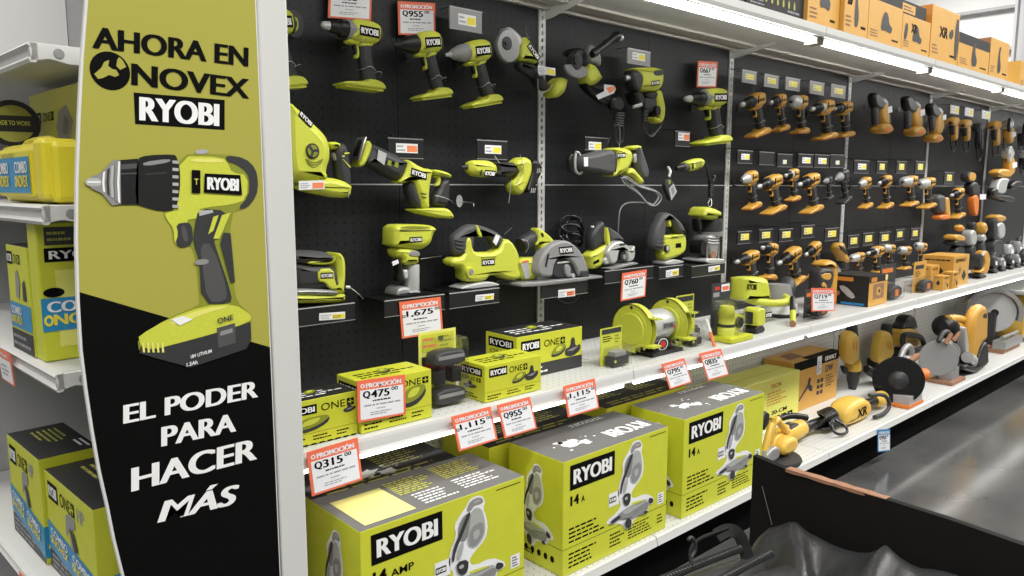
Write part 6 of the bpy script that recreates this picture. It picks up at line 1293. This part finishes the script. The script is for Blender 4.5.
# ================================================================ price signs, tag holders, small labels
def promo(label, px, Y, num, cents='00', dy=0, blue=False):
    """px = TL TR BR BL corner pixels on the plane Y; the lower edge may hang dy closer"""
    tl, tr = aY(*px[0], Y), aY(*px[1], Y); br, bl = aY(*px[2], Y-dy), aY(*px[3], Y-dy)
    c = (tl+tr+br+bl)/4; t = thing('price_sign', label, 'price sign', ((bl+br)/2)[:])
    u = ((tr-tl)+(br-bl))/2; v = ((tl-bl)+(tr-br))/2; o = c-u/2-v/2; nn = u.cross(v).normalized()
    if nn.y > 0: nn = -nn
    fr = Fr(o, u, v, nn); k = 'blue' if blue else 'promo_red'
    b = MB(); r = [o, o+u, o+u+v, o+v]; b.rings([[p for p in r], [p-nn*.0022 for p in r]], k, False); b.build('sign_plate', t)
    b = MB(); b.rect(fr, 0, 0, 1, 1, k, 1); b.rect(fr, .05, .05, .95, .76, 'paper', 2)
    b.text(fr, 'PROMOCIÓN', .17, .80, .74, .14, 'paper', 2, .03); b.disc(fr, .105, .86, .045, .05, 'paper', 2, 12, .55)
    w = .13*len(num); x = .5-w/2-.04
    if len(num) > 3: b.text(fr, 'Q', x-.10, .55, .08, .09, 'black_print', 3, .03)
    else: b.text(fr, 'Q', x-.16, .54, .15, .19, 'black_print', 3, .03)
    b.text(fr, num, x, .55, w, .18, 'black_print', 3, .03); b.text(fr, cents, x+w+.04, .66, .14, .09, 'black_print', 3, .02)
    lines(b, fr, .30, .44, .72, .52, 1, 'black_print', 3, len(label)); lines(b, fr, .12, .34, .90, .42, 1, 'grey_text', 3, 2); lines(b, fr, .38, .25, .62, .31, 1, 'grey_text', 3, 4); lines(b, fr, .25, .12, .75, .22, 2, 'grey_text', 3, 5)
    b.build('printing', t, label='red header and black price printing' if not blue else 'blue header and small printing'); return t
promo('orange framed price sign Q315 hanging on the middle shelf edge beside the white post', [(307.8, 452), (356.5, 438), (363.6, 479), (311, 497)], 1.536, '315', dy=.008)
promo('orange framed price sign Q475 on the front of the tall charger carton', [(356.5, 380.5), (405.5, 375), (405.3, 413.5), (358.6, 423.4)], 1.568, '475')
promo('orange framed price sign Q1,115 over the gap between the first two saw cartons', [(450.7, 415.8), (491, 407.6), (497, 438.4), (460, 452.7)], 1.536, '1,115', dy=.012)
promo('orange framed price sign Q955 right of the first 1,115 sign', [(497, 404.8), (529.8, 397.4), (537, 428), (505, 439)], 1.536, '955', dy=.012)
promo('orange framed price sign Q1,115 above the middle saw carton lid', [(562.5, 386), (595.3, 379), (598.5, 407.6), (569, 418)], 1.536, '1,115', dy=.012)
promo('orange framed price sign 795 on the shelf edge below the bench grinder', [(660.8, 364.7), (685, 357.7), (691, 382.7), (671, 389)], 1.536, '795', dy=.012)
promo('orange framed price sign 835 on the shelf edge below the marker sticks', [(698.6, 353.4), (721, 348.6), (729, 374.5), (708.6, 381)], 1.536, '835', dy=.012)
promo('orange framed price sign 719 standing in front of the yellow reciprocating saw', [(811, 288), (835, 288.4), (834.5, 311), (812, 311.4)], 1.57, '719')
promo('price sign behind the first lime drill at the top of the pegboard', [(329, -17), (372, -12), (371, 20.5), (328, 18)], 1.975, '865')
promo('red framed price sign 955 behind the lime impact driver', [(397, -1), (436, 5), (434.5, 33.6), (399.4, 36.7)], 1.975, '955')
promo('orange framed price sign 1,675 hanging under the trim router', [(398.7, 302), (441, 297), (442.6, 331.7), (402.7, 339)], 1.848, '1,675')
promo('red framed price sign 760 hanging under the compact circular saw', [(622, 273), (647, 269.7), (645, 296), (621, 301.7)], 1.848, '760')
promo('red framed price sign high beside the small far lime drill', [(697.8, 61), (718, 61.7), (715.8, 87.5), (697, 86.7)], 1.955, '667')
promo('blue framed paper tag hanging from the bottom shelf edge', [(877.5, 430), (890.3, 428.8), (890, 451), (878, 452)], 1.431, '950', blue=True)
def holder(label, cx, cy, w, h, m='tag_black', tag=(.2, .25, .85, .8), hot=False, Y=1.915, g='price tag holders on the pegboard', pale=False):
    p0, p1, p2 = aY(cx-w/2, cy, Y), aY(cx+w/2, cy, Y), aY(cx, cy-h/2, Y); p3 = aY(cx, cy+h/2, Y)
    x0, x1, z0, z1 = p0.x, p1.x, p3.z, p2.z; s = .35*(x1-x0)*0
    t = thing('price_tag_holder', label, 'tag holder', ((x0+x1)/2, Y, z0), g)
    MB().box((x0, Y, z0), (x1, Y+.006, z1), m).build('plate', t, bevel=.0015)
    b = MB(); b.box((x0-.001, Y-.0012, z1-.0025), (x1+.001, Y, z1+.001), 'grey_metal').box((x0-.001, Y-.0012, z0), (x1+.001, Y, z0+.002), 'grey_metal'); b.build('edge_trim', t)
    for xx in (x0+(x1-x0)*.25, x1-(x1-x0)*.25): MB().tube([(xx, YW-.001, z1+.010), (xx, Y+.03, z1+.012), (xx, Y+.004, z1-.004)], .0016, 'charcoal', 6, 1).build('hook_wire', t)
    if tag:
        f = Fr((x0, Y-.0004, z0), (x1-x0, 0, 0), (0, 0, z1-z0), (0, -1, 0)); b = MB(); a0, b0, a1, b1 = tag
        b.rect(f, a0, b0, a1, b1, 'paper' if not pale else 'paper_yellow', 1); b.rect(f, a0+(a1-a0)*.5, b0+.05, a1-.02, b1-.1, 'promo_orange' if hot else 'tag_yellow', 2); lines(b, f, a0+.03, b0+.05, a0+(a1-a0)*.46, b1-.05, 2, 'grey_text', 2); b.build('price_label', t)
    return t
holder('price tag holder, greyed by tube light, between the second price sign and the disc grinder', 466, 20, 32, 22, 'grey_plastic', (.25, .25, .8, .75))  # grey plate colour stands in for tube light reflecting off black
holder('black tag holder with red and white label above the lime reciprocating saw', 405.5, 148.5, 35, 20, tag=(.22, .28, .84, .75), hot=True, Y=1.955)
holder('black tag holder with yellow label above the lime ratchet', 492, 150, 30, 19, tag=(.25, .3, .8, .75))
holder('tag holder, greyed by tube light, above the corded hammer drill', 639, 57.5, 23, 15, 'grey_plastic', (.2, .3, .75, .8))  # tube reflection put into the plate colour as grey
holder('black tag holder above the corded reciprocating saw', 596.5, 144, 23, 13, tag=(.15, .05, .7, .65))
holder('black tag holder with red label above the rotary tool', 682.5, 139, 15, 15, tag=(.2, .4, .95, .92), hot=True)
for i, (x, y, l) in enumerate([(124, 45, 'first'), (265, 72, 'second'), (402, 92, 'third'), (557, 117, 'fourth'), (693, 137, 'fifth')]):
    holder('tag holder, paled by tube light, above the %s yellow drill of the top row' % l, 730+x/6.4, 70+y/6.4, 14.5, 12.5, 'grey_plastic', (.22, .3, .8, .75), pale=True)  # top row painted grey to imitate tube light glancing off black plates
for x, y, l, tg in [(95, 45, 'first', 1), (235, 55, 'second, empty', 0), (352, 68, 'third', 2), (485, 68, 'fourth', 1), (588, 72, 'fifth', 1), (690, 72, 'sixth', 2), (842, 108, 'seventh', 1)]:
    holder('black tag holder, second row of yellow drills, the %s from the second upright' % l, 730+x/6.4, 150+y/6.4, 15, 13, tag=None if not tg else ((.25, .3, .8, .75) if tg == 1 else (.35, .25, .6, .55)))
for x, y, l in [(115, 495, 'eighth'), (240, 495, 'ninth'), (360, 495, 'tenth'), (545, 565, 'eleventh')]:
    holder('black tag holder, second row of yellow drills, the %s from the second upright' % l, 864+x/6.4, 90+y/6.4, 10, 12, tag=(.25, .3, .75, .8), pale=True)
for x, y, l in [(92, 80, 'first'), (228, 68, 'second'), (358, 65, 'third'), (497, 42, 'fourth'), (650, 60, 'fifth'), (790, 105, 'sixth'), (885, 90, 'seventh'), (990, 85, 'eighth')]:
    holder('black tag holder in the lowest row, the %s from the second upright' % l, 730+x/6.4, 225+y/6.4, 13.5 if x < 700 else 11, 12.5, tag=(.22, .3, .82, .8), pale=True)
for x, y, l in [(230, 415, 'ninth'), (328, 408, 'tenth')]:
    holder('black tag holder in the lowest row, the %s from the second upright' % l, 864+x/6.4, 170+y/6.4, 9, 11, tag=(.2, .3, .75, .8), pale=True)
for x, y, l in [(582, 127, 'first'), (675, 142, 'second'), (783, 160, 'third')]:
    holder('white tag holder high on the fifth bay, the %s from the fourth upright' % l, 864+x/6.4, 90+y/6.4, 8.5, 8.5, 'silver', (.15, .15, .9, .9), Y=1.91, pale=False)
def loose(label, px, Y, hot=False):
    p = [aY(*q, Y) for q in px]; u = p[1]-p[0]; v = p[2]-p[0]; f = Fr(p[0], u, v, (0, -1, 0))
    b = MB(); r = [p[0], p[1], p[1]+v, p[2]]; b.rings([r, [q+Vector((0, .0015, 0)) for q in r]], 'paper', False); b.rect(f, .52, .12, .96, .75, 'promo_orange' if hot else 'tag_yellow', 1); lines(b, f, .05, .15, .48, .8, 3, 'grey_text', 1)
    b.rings([[p[2]+u*.5+Vector((dx, 0, 0)), p[2]+u*.5+Vector((dx+.003, 0, 0)), p[2]+u*.5+Vector((dx+.003, 2.0-Y-.002, .02)), p[2]+u*.5+Vector((dx, 2.0-Y-.002, .02))] for dx in (0, .003)], 'charcoal', False) if 0 else None
    o = b.build('price_label'); o['label'] = label; o['category'] = 'price label'
loose('white and yellow price label hanging on the cordless disc grinder', [(538.3, 73.5), (555.5, 76), (538, 65.5)], 1.868)
loose('red and white price label under the round lime blower', [(299, 190), (324.5, 189), (299, 181)], 1.862, True)
# ================================================================ shelves around the corner, left of the poster
EA = math.radians(4.5); EC = Matrix.Translation((.28, 1.57, 0)) @ Matrix.Rotation(EA, 4, 'Z')
def aE(px, py, lx):
    r = ray(px, py); ex = Vector((math.cos(EA), math.sin(EA), 0)); k = (ex.dot(Vector((.28, 1.57, 0)))+lx)/r.dot(ex); p = r*k; p.z += CAMZ; return EC.inverted() @ p
def emb(): m = MB(); m.T = EC; return m
def eo(*p): return EC @ Vector(p)
def efaces(x0, x1, y0, y1, z0, z1):   # frames in the corner unit's own space; prints are added through emb(), which moves them
    return dict(l=Fr((x0, y1, z0), (0, y0-y1, 0), (0, 0, z1-z0), (-1, 0, 0)), f=Fr((x0, y0, z0), (x1-x0, 0, 0), (0, 0, z1-z0), (0, -1, 0)), t=Fr((x0, y1, z1), (0, y0-y1, 0), (x1-x0, 0, 0), (0, 0, 1)))
for z, l in ((1.602, 'top'), (1.319, 'second'), (1.011, 'third'), (.500, 'lowest')):
    t = thing('side_shelf', 'white %s shelf of the corner unit left of the poster' % l, 'shelf', eo(.2, .5, z-.03)[:], 'white corner shelves')
    emb().box((.012, .004, z-.022), (.385, 1.08, z-.0012), 'white_metal').build('shelf_board', t)
    b = emb(); pr = [(.012, z-.001), (.0, z-.002), (-.004, z-.006), (.003, z-.012), (.003, z-.024), (-.003, z-.030), (.0, z-.036), (.008, z-.036), (.012, z-.03)]
    b.rings([[(x, y, zz) for x, zz in pr] for y in (-.006, 1.08)], 'white_metal', False); b.build('price_channel', t)
    b = emb(); b.prism([(.0, z-.002), (.375, z-.002), (.375, z-.034), (.06, z-.034), (.03, z-.028), (.0, z-.034)], -.006, .010, 'white_metal', .001, 0); b.build('end_bracket', t)
    b = emb(); b.lathe((.045, -.0065, z-.017), (.045, -.008, z-.017), [(0, .009), (1, .008)], 'grey_metal', 14); b.build('bracket_bolt', t)
N('panel_grey', (.42, .42, .43), .55)
o = emb().box((.388, .0, 0), (.40, 1.12, 2.3), 'panel_grey').build('corner_back_panel'); o['label'] = 'plain grey back panel of the corner shelf unit'; o['category'] = 'panel'
o = emb().box((-.0, 1.09, 0), (.385, 1.10, 1.59), 'panel_grey').build('corner_side_panel'); o['label'] = 'plain grey panel closing the far end of the corner shelves'; o['category'] = 'panel'
N('aqua_blue', (.02, .25, .50), .4)
def combo(b, fr, a0, b0, a1, b1, l=2, band=True):
    if band: b.rect(fr, a0, b0, a1, b1, 'aqua_blue', l)
    w, h = a1-a0, b1-b0
    b.text(fr, 'COMBO', a0+w*.05, b0+h*.55, w*.9, h*.38, 'white_print', l+1, .04); b.text(fr, 'NOVEX', a0+w*.12, b0+h*.10, w*.83, h*.38, 'tag_yellow', l+1, .05)
    b.disc(fr, a0+w*.06, b0+h*.28, w*.06, h*.2, 'tag_yellow', l+1, 12, .5)
def lowbox(label, x0, x1, y0, y1, z1, z0=.500):
    t = thing('drill_kit_carton', label, 'box', eo((x0+x1)/2, (y0+y1)/2, z0)[:], 'lime drill kit cartons with blue bands')
    emb().box((x0, y0, z0), (x1, y1, z1), {'left': 'lime_card', 'front': 'lime_card', 'top': 'card_black', 'rest': 'lime_card'}).build('carton_body', t, bevel=.0015)
    fr = efaces(x0, x1, y0, y1, z0, z1); b = emb(); l = fr['l']
    b.rect(l, 0, 0, 1, .2, 'charcoal', 1); lines(b, l, .05, .02, .95, .18, 3, 'grey_text', 2)
    for e, v in ((.01, 1), (-.01, 1)): pass
    b.poly(l, [(0, .50), (1, .36), (1, .06), (0, .22)], 'aqua_blue', 2)
    for a in (.06, .52): combo(b, Fr(l.p(a, .28-.14*a), l.u*.4+l.v*(-.055), l.v*.2, (-1, 0, 0)), 0, 0, 1, 1, 4, False)
    logo(b, l, .07, .74, .28, .92); one(b, l, .33, .76, .30, .13); b.text(l, 'HP', .68, .76, .14, .13, 'grey_text', 2, .02)
    b.poly(l, [(.42, .50), (.44, .72), (.52, .76), (.62, .74), (.63, .66), (.56, .62), (.60, .44), (.52, .40), (.50, .60)], 'grey_plastic', 3); b.poly(l, [(.50, .62), (.60, .60), (.66, .44), (.58, .42)], 'charcoal', 4)
    f = fr['f']; b.poly(f, [(0, .36), (1, .36), (1, .06), (0, .06)], 'aqua_blue', 2); combo(b, f, .05, .1, .95, .34, 3, False); b.rect(f, .3, .45, .5, .75, 'lime_print', 2); b.rect(f, .3, .38, .5, .44, 'black_print', 3)
    b.build('print', t)
    b = emb(); lines(b, fr['t'], .15, .3, .6, .8, 5, 'lime_print', 2, 4); lines(b, fr['t'], .65, .75, .95, .95, 2, 'white_print', 2, 5); b.build('lid_print', t)
lowbox('nearer lime drill kit carton on the lowest corner shelf, against the poster', .047, .23, .01, .325, .728)
lowbox('farther lime drill kit carton on the lowest corner shelf, at the left edge', .040, .165, .335, .60, .748)
# plastic bag behind
b = emb(); N('bag_plastic', (.55, .56, .50), .3, bump=.6, scale=18)
b.ball((.31, .25, .5+.165), .12, 'bag_plastic', 18, (.58, 1.3, 1.37)); o = b.build('plastic_bag'); o['label'] = 'crumpled translucent grey bag behind the nearer drill kit carton'; o['category'] = 'bag'
# third shelf: combo carton and upright pack
z0 = 1.011; t = thing('combo_carton', 'lime combo carton with tool pictures and blue band on the third corner shelf', 'box', eo(.1, .3, z0)[:])
emb().box((.012, .172, z0), (.19, .325, 1.232), {'left': 'lime_card', 'front': 'lime_card', 'top': 'card_black', 'rest': 'lime_card'}).build('carton_body', t, bevel=.0015)
l = efaces(.012, .19, .172, .325, z0, 1.232)['l']; b = emb(); b.rect(l, 0, 0, 1, .2, 'charcoal', 1); lines(b, l, .05, .03, .95, .17, 2, 'grey_text', 2); b.rect(l, 0, .22, 1, .46, 'aqua_blue', 2); combo(b, l, .05, .24, .6, .44, 3, False)
logo(b, l, .04, .82, .3, .94); one(b, l, .35, .83, .3, .09); b.poly(l, [(.35, .52), (.4, .75), (.5, .78), (.58, .66), (.5, .5)], 'grey_plastic', 3); b.poly(l, [(.68, .5), (.7, .66), (.82, .7), (.85, .5)], 'charcoal', 3); b.build('print', t)
t = thing('combo_pack', 'tall lime pack with clear window and blue COMBO band beside the poster edge', 'combo pack', eo(.12, .1, z0)[:])
emb().box((.014, .11, z0), (.25, .168, 1.282), 'lime_card').build('carton_body', t, bevel=.003)
f = efaces(.014, .25, .11, .168, z0, 1.282)['f']; b = emb(); b.rect(f, .06, .84, .30, .97, 'charcoal', 1); lines(b, f, .08, .86, .28, .95, 2, 'lime_print', 2); logo(b, f, .05, .72, .52, .82); b.rect(f, .12, .10, .45, .66, 'lime_pale', 1); b.rect(f, -.0, .22, 1, .46, 'aqua_blue', 3)
combo(b, f, .01, .24, .62, .45, 4, False); b.disc(f, .1, .50, .08, .035, 'black_print', 3, 14); lines(b, f, .3, .14, .5, .19, 1, 'black_print', 3); b.build('print', t)
emb().box((.045, .106, z0+.03), (.11, .11, z0+.17), 'clear').build('clear_window', t, bevel=.002)
# second shelf: yellow case with blue label
z0 = 1.319; t = thing('tool_case', 'bright yellow plastic tool case with blue label on the second corner shelf', 'case', eo(.1, .2, z0)[:])
N('case_yellow', (.72, .62, .03), .4)
b = emb(); b.box((.035, .05, z0+.001), (.095, .40, z0+.118), 'case_yellow'); b.build('case_body', t, bevel=.012)
b = emb(); b.box((.020, .13, z0+.012), (.04, .385, z0+.108), 'case_yellow'); b.build('case_lid', t, bevel=.008)
b = emb(); b.box((.02, .06, z0+.008), (.09, .11, z0+.122), 'case_yellow'); b.build('hinge_block', t, bevel=.010)
b = emb(); b.tube([(.065, .12, z0+.116), (.065, .15, z0+.126), (.065, .30, z0+.126), (.065, .33, z0+.116)], .007, 'case_yellow', 8); b.build('handle', t)
q = Fr((.0196, .375, z0+.02), (0, -.24, 0), (0, 0, .07), (-1, 0, 0)); b = emb(); b.rect(q, 0, 0, 1, 1, 'aqua_blue', 1)
for a in (.0, .56): combo(b, Fr(q.p(a+.02, .08), q.u*.4, q.v*.85, (-1, 0, 0)), 0, 0, 1, 1, 2, False)
b.build('blue_label', t); q = Fr((.0196, .375, z0+.075), (0, -.24, 0), (0, 0, .02), (-1, 0, 0)); b = emb(); b.text(q, 'NOVEX', .2, .7, .4, .5, 'lime_print', 2, .02); b.build('embossed_mark', t)
q = aE(29, 96, .12); DY0, DY1, DZ1 = .12, q.y, q.z
t = thing('driver_carton', 'flat lime carton with a grey driver picture standing behind the yellow case', 'box', eo(.2, .3, z0)[:])
emb().box((.12, DY0, z0), (.17, DY1, DZ1), 'lime_pale').build('carton_body', t, bevel=.002)
l = efaces(.12, .17, DY0, DY1, z0, DZ1)['l']; b = emb(); logo(b, l, .04, .72, .22, .82); one(b, l, .26, .73, .2, .08); b.poly(l, [(.55, .52), (.5, .66), (.56, .8), (.7, .84), (.8, .7), (.74, .58), (.70, .40), (.60, .38), (.62, .54)], 'grey_panel', 2); b.poly(l, [(.6, .6), (.66, .76), (.74, .7), (.7, .58)], 'grey_plastic', 3); b.build('print', t)
t = thing('hanging_round_sign', 'round black sign with lime bands at the left edge above the yellow case', 'round sign', eo(.12, .46, z0+.05)[:])
c = aX(10, 125, .30); c = EC.inverted() @ c
b = emb(); c0 = aE(13, 124, .065); b.lathe(c0, c0+Vector((-.002, -.01, 0)), [(0, .050), (.2, .052), (1, .050)], 'black', 28); b.build('disc', t)
b = emb(); a = Vector((-.9, -.42, 0)).normalized(); fr = Fr(c0+Vector((-.0022, -.0108, 0)), Vector((.071, -.014, 0)), Vector((0, 0, .072)), (-.2, -.98, 0)); b.disc(fr, 0, 0, .55, .55, 'lime_print', 1, 28); b.rect(fr, -.62, -.24, .62, .24, 'black', 2); b.text(fr, 'MADE TO WORK', -.45, -.05, .9, .14, 'lime', 3, .02); b.build('print', t)
b = emb(); b.box((c0.x+.002, c0.y-.03, z0+.0), (c0.x+.01, c0.y+.03, c0.z-.04), 'charcoal'); b.build('stand', t)
# red tags on the corner shelf edges
for z, y, l in ((1.011, .37, 'orange price tag clipped on the third corner shelf, cut by the left edge'), (.500, .36, 'orange price tag on the lowest corner shelf, cut by the left edge')):
    t = thing('shelf_tag', l, 'price tag', eo(-.01, y, z-.08)[:]); q = Fr((-.006, y, z-.075), (0, -.10, 0), (-.004, 0, .07), (-1, 0, 0)); b = emb()
    b.rings([[q.p(a, c, 0) for a, c in ((0, 0), (1, 0), (1, 1), (0, 1))], [q.p(a, c, -4) for a, c in ((0, 0), (1, 0), (1, 1), (0, 1))]], 'promo_red', False); b.build('tag_plate', t)
    b = emb(); b.rect(q, .05, .05, .95, .74, 'paper', 1); b.text(q, 'PROMO', .2, .80, .6, .13, 'paper', 1, .02); lines(b, q, .2, .2, .8, .6, 3, 'grey_text', 2); b.build('printing', t)

o = emb().box((-.02, 1.070, 1.61), (.386, 1.083, 2.60), 'white').build('header_panel'); o['label'] = 'plain white panel rising above the top corner shelf at the upper left'; o['category'] = 'panel'
# ================================================================ the trolley side of black cardboard and the bag, close to the camera
ZC = .95
A = aZ(753, 458, ZC); B_ = aZ(1024, 545, ZC)
d = (B_-A).normalized(); nrm = Vector((-d.y, d.x, 0))
if nrm.x < 0: nrm = -nrm
t = thing('cardboard_box', 'tall black cardboard box wall with torn brown top edge, lower right corner', 'box', ((A.x+B_.x)/2+.02, (A.y+B_.y)/2, .386))
def pan(p, q, z0, z1, th, m, n=nrm): return [[(p+n*a).xyz[:2]+(z,) for a in (0, th) for z in ((z0, z1) if a == 0 else (z1, z0))], [(q+n*a).xyz[:2]+(z,) for a in (0, th) for z in ((z0, z1) if a == 0 else (z1, z0))]]
N('box_black', (.006, .0052, .005), .75, var=.25, bump=.2, scale=40, spec=.25)
E2 = A+d*.95
b = MB()
k = 14; rs = []
for i in range(k+1):
    p = A+d*(.95*i/k); zt = ZC+(.000 if i else .004)-.002*math.sin(i*1.3)
    rs.append([(p.x, p.y, .386), (p.x, p.y, zt), (p.x+nrm.x*.010, p.y+nrm.y*.010, zt), (p.x+nrm.x*.010, p.y+nrm.y*.010, .386)])
b.rings(rs, 'box_black', False); b.build('front_wall', t)
b = MB(); q0, q1 = aZ(786, 469.5, ZC), aZ(886, 500, ZC); rs = []
for i in range(13):
    p = q0.lerp(q1, i/12); w = .0115+.0015*math.sin(i*2.1); rs.append([(p.x-nrm.x*.0012, p.y-nrm.y*.0012, ZC-.003-.0006*math.sin(i*1.7)), (p.x-nrm.x*.001, p.y-nrm.y*.001, ZC+.0016), (p.x+nrm.x*w, p.y+nrm.y*w, ZC+.0016), (p.x+nrm.x*w, p.y+nrm.y*w, ZC-.004)])
b.rings(rs, 'brown_card', False); b.build('torn_edge', t, label='torn brown cardboard edge')
b = MB(); c0, c1 = aX(762, 486, A.x-.004), aX(772, 525, A.x-.004); b.tube([c0, c1], .0004, 'pale_edge', 5, 0); b.build('crease', t, label='thin pale crease')
S = A+nrm*.55
b = MB(); b.rings([[(A.x, A.y, .386), (A.x, A.y, ZC-.002), (A.x+d.x*.010, A.y+d.y*.010, ZC-.002), (A.x+d.x*.010, A.y+d.y*.010, .386)], [(S.x, S.y, .386), (S.x, S.y, ZC-.24), (S.x+d.x*.010, S.y+d.y*.010, ZC-.24), (S.x+d.x*.010, S.y+d.y*.010, .386)]], 'box_black', False) if 0 else None
# trolley frame under it
b = MB(); o1 = A+nrm*.02
for z in (.30, .372): b.tube([(A.x-.45, A.y-.02, z), (A.x+.012, A.y-.02, z), (E2.x+.012, E2.y, z), (E2.x-.45, E2.y, z)], .010, 'grey_metal', 8, 1, True)
for p in ((A.x-.44, A.y-.03), (A.x, A.y-.03), (E2.x, E2.y+.01), (E2.x-.44, E2.y+.01)): b.tube([(p[0], p[1], .05), (p[0], p[1], .386)], .010, 'grey_metal', 8, 0)
for k in range(9): y = A.y-.05-.09*k; b.tube([(A.x-.45, y, .378), (A.x+.01, y, .378)], .004, 'grey_metal', 6, 0)
t2_ = thing('trolley', 'grey wire trolley base carrying the black cardboard box and the bag, lower right', 'trolley', (A.x-.2, A.y-.4, 0)); b.build('frame', t2_)
for p in ((A.x-.44, A.y-.03), (A.x, A.y-.03), (E2.x, E2.y+.01), (E2.x-.44, E2.y+.01)): MB().lathe((p[0]-.012, p[1], .05), (p[0]+.012, p[1], .05), [(0, .046), (.2, .05), (.8, .05), (1, .046)], 'black', 20).build('wheel', t2_)
# the bag: a draped cloth heap, heights from pixels of its outline
N('strap_black', (.012, .012, .012), .8, bump=.4, scale=400, spec=.2); N('cloth', (.024, .024, .025), .45, var=.2, bump=.25, scale=220, spec=.6); N('cloth_light', (.10, .10, .105), .6, bump=.3, scale=220)
t = thing('backpack', 'dark grey cloth backpack with black zips lying in front of the black box', 'bag', (A.x-.22, A.y-.3, .386))
P_ = [(0.0, .62)]+[(A.y-q.y, q.z) for q in [aX(px, py, A.x-.035) for px, py in [(752, 556), (758, 540), (766, 530), (778, 526), (792, 525), (815, 531), (845, 542), (866, 549), (876, 549), (888, 553), (905, 558), (950, 569), (1000, 582)]] if q.y < A.y]
P_ = sorted(P_)+[(2, .8)]
def crest(y):
    for (a, za), (c, zc) in zip(P_, P_[1:]):
        if a <= y <= c: return za+(zc-za)*(y-a)/max(c-a, 1e-6)
    return P_[-1][1]
NX, NY = 46, 70; V = []; Fc = []
for j in range(NY+1):
    yy = .88*j/NY
    for i in range(NX+1):
        s = i/NX; xx = -.012-.42*s
        top = crest(yy)
        h = top-abs(s-.06)**1.5*.42-.10*max(0, s-.35)+min(1, s*6)*(.012*math.sin(yy*30+s*12)+.005*math.sin(yy*75-s*31)+.036*math.exp(-((yy-.07-s*.30)/.016)**2)+.030*math.exp(-((yy-.21-s*.06)/.012)**2)-.030*math.exp(-((yy-.13-s*.15)/.03)**2)-.014*math.exp(-((yy-.245-s*.10)/.014)**2))
        if s < .04: h -= (1-s/.04)**2*.02
        if s > .93: h -= (s-.93)/.07*.15
        h = max(h, .43); V.append((A.x+xx+d.x*yy, A.y+d.y*yy-.004, h))
for j in range(NY):
    for i in range(NX): a = j*(NX+1)+i; Fc.append((a, a+1, a+NX+2, a+NX+1))
b = MB(); b.add(V, Fc, 'cloth', True)
# skirt down to the base
ed = [j*(NX+1) for j in range(NY+1)]+[NY*(NX+1)+i for i in range(1, NX+1)]+[j*(NX+1)+NX for j in range(NY-1, -1, -1)]+list(range(NX-1, 0, -1))
b.rings([[V[i] for i in ed], [(V[i][0], V[i][1], .386) for i in ed]], 'cloth', True, False); b.build('body', t)
def bz(px, py, y0):  # point above the shelf front gap, at depth y0 from the camera along Y
    return aY(px, py, y0)
def strap(b, pts, w, m, th=.003):
    p = [Vector(q) for q in pts]
    for _ in range(3):
        q = [p[0]]
        for i in range(len(p)-1): q += [p[i]*.75+p[i+1]*.25, p[i]*.25+p[i+1]*.75]
        p = q+[p[-1]]
    rs = []
    for i, c in enumerate(p):
        tg = (p[min(i+1, len(p)-1)]-p[max(i-1, 0)]).normalized(); sd = tg.cross(Vector((-.55, -.6, .58)).normalized()).normalized(); n = sd.cross(tg)
        rs.append([c+sd*w+n*th, c-sd*w+n*th, c-sd*w-n*th, c+sd*w-n*th])
    b.rings(rs, m, True)
YB = .50
b = MB(); b.tube([bz(692, 568, YB-.02), bz(689, 548, YB), bz(700, 538, YB), bz(714, 533, YB+.01), bz(728, 528, YB+.01)], .0022, 'strap_black', 8); b.build('strap_loop', t)
b = MB(); strap(b, [bz(716, 536, YB+.01), bz(728, 529, YB+.01), bz(739, 533, YB+.008), bz(745, 548, YB), bz(750, 570, YB-.01), bz(748, 592, YB-.03)], .0085, 'strap_black', .0008); b.S = [False]*len(b.S); b.build('strap', t)
b = MB(); b.tube([bz(688, 540, YB-.01), bz(692, 536, YB-.01), bz(697, 548, YB-.01), bz(690, 560, YB-.01)], .0022, 'charcoal', 8); b.build('buckle', t)
# lower pocket roll with zip, left of the wall's edge
b = MB(); c0, c1 = bz(640, 610, YB-.05), bz(752, 556, YB); b.lathe(c0-Vector((0, 0, .03)), c1-Vector((0, 0, .03)), [(0, .030), (.5, .034), (1, .028)], 'cloth', 20); b.lathe(bz(700, 605, YB-.12)-Vector((0, 0, .035)), bz(800, 560, YB-.06)-Vector((0, 0, .035)), [(0, .030), (.5, .034), (1, .028)], 'cloth', 20); b.build('pocket', t)
for (pa, pb, ya, yb) in (((655, 583), (742, 548), YB-.03, YB), ((712, 585), (772, 553), YB-.09, YB-.05)):
    b = MB(); a, c = bz(*pa, ya), bz(*pb, yb); strap(b, [a, a.lerp(c, .5)+Vector((0, 0, .002)), c], .005, 'strap_black', .0012)
    n = 34
    for i in range(n): p = a.lerp(c, i/n)+Vector((0, 0, .0035)); u = (c-a).normalized(); w = u.cross(Vector((0, 0, 1))).normalized(); b.add([p-w*.0022, p+w*.0022, p+w*.0022+u*.0012, p-w*.0022+u*.0012], [(0, 1, 2, 3)], 'grey_plastic')
    b.build('zip', t, label='black zip with pale teeth')

for o in list(bpy.data.objects):
    if '_o' in o: del o['_o']
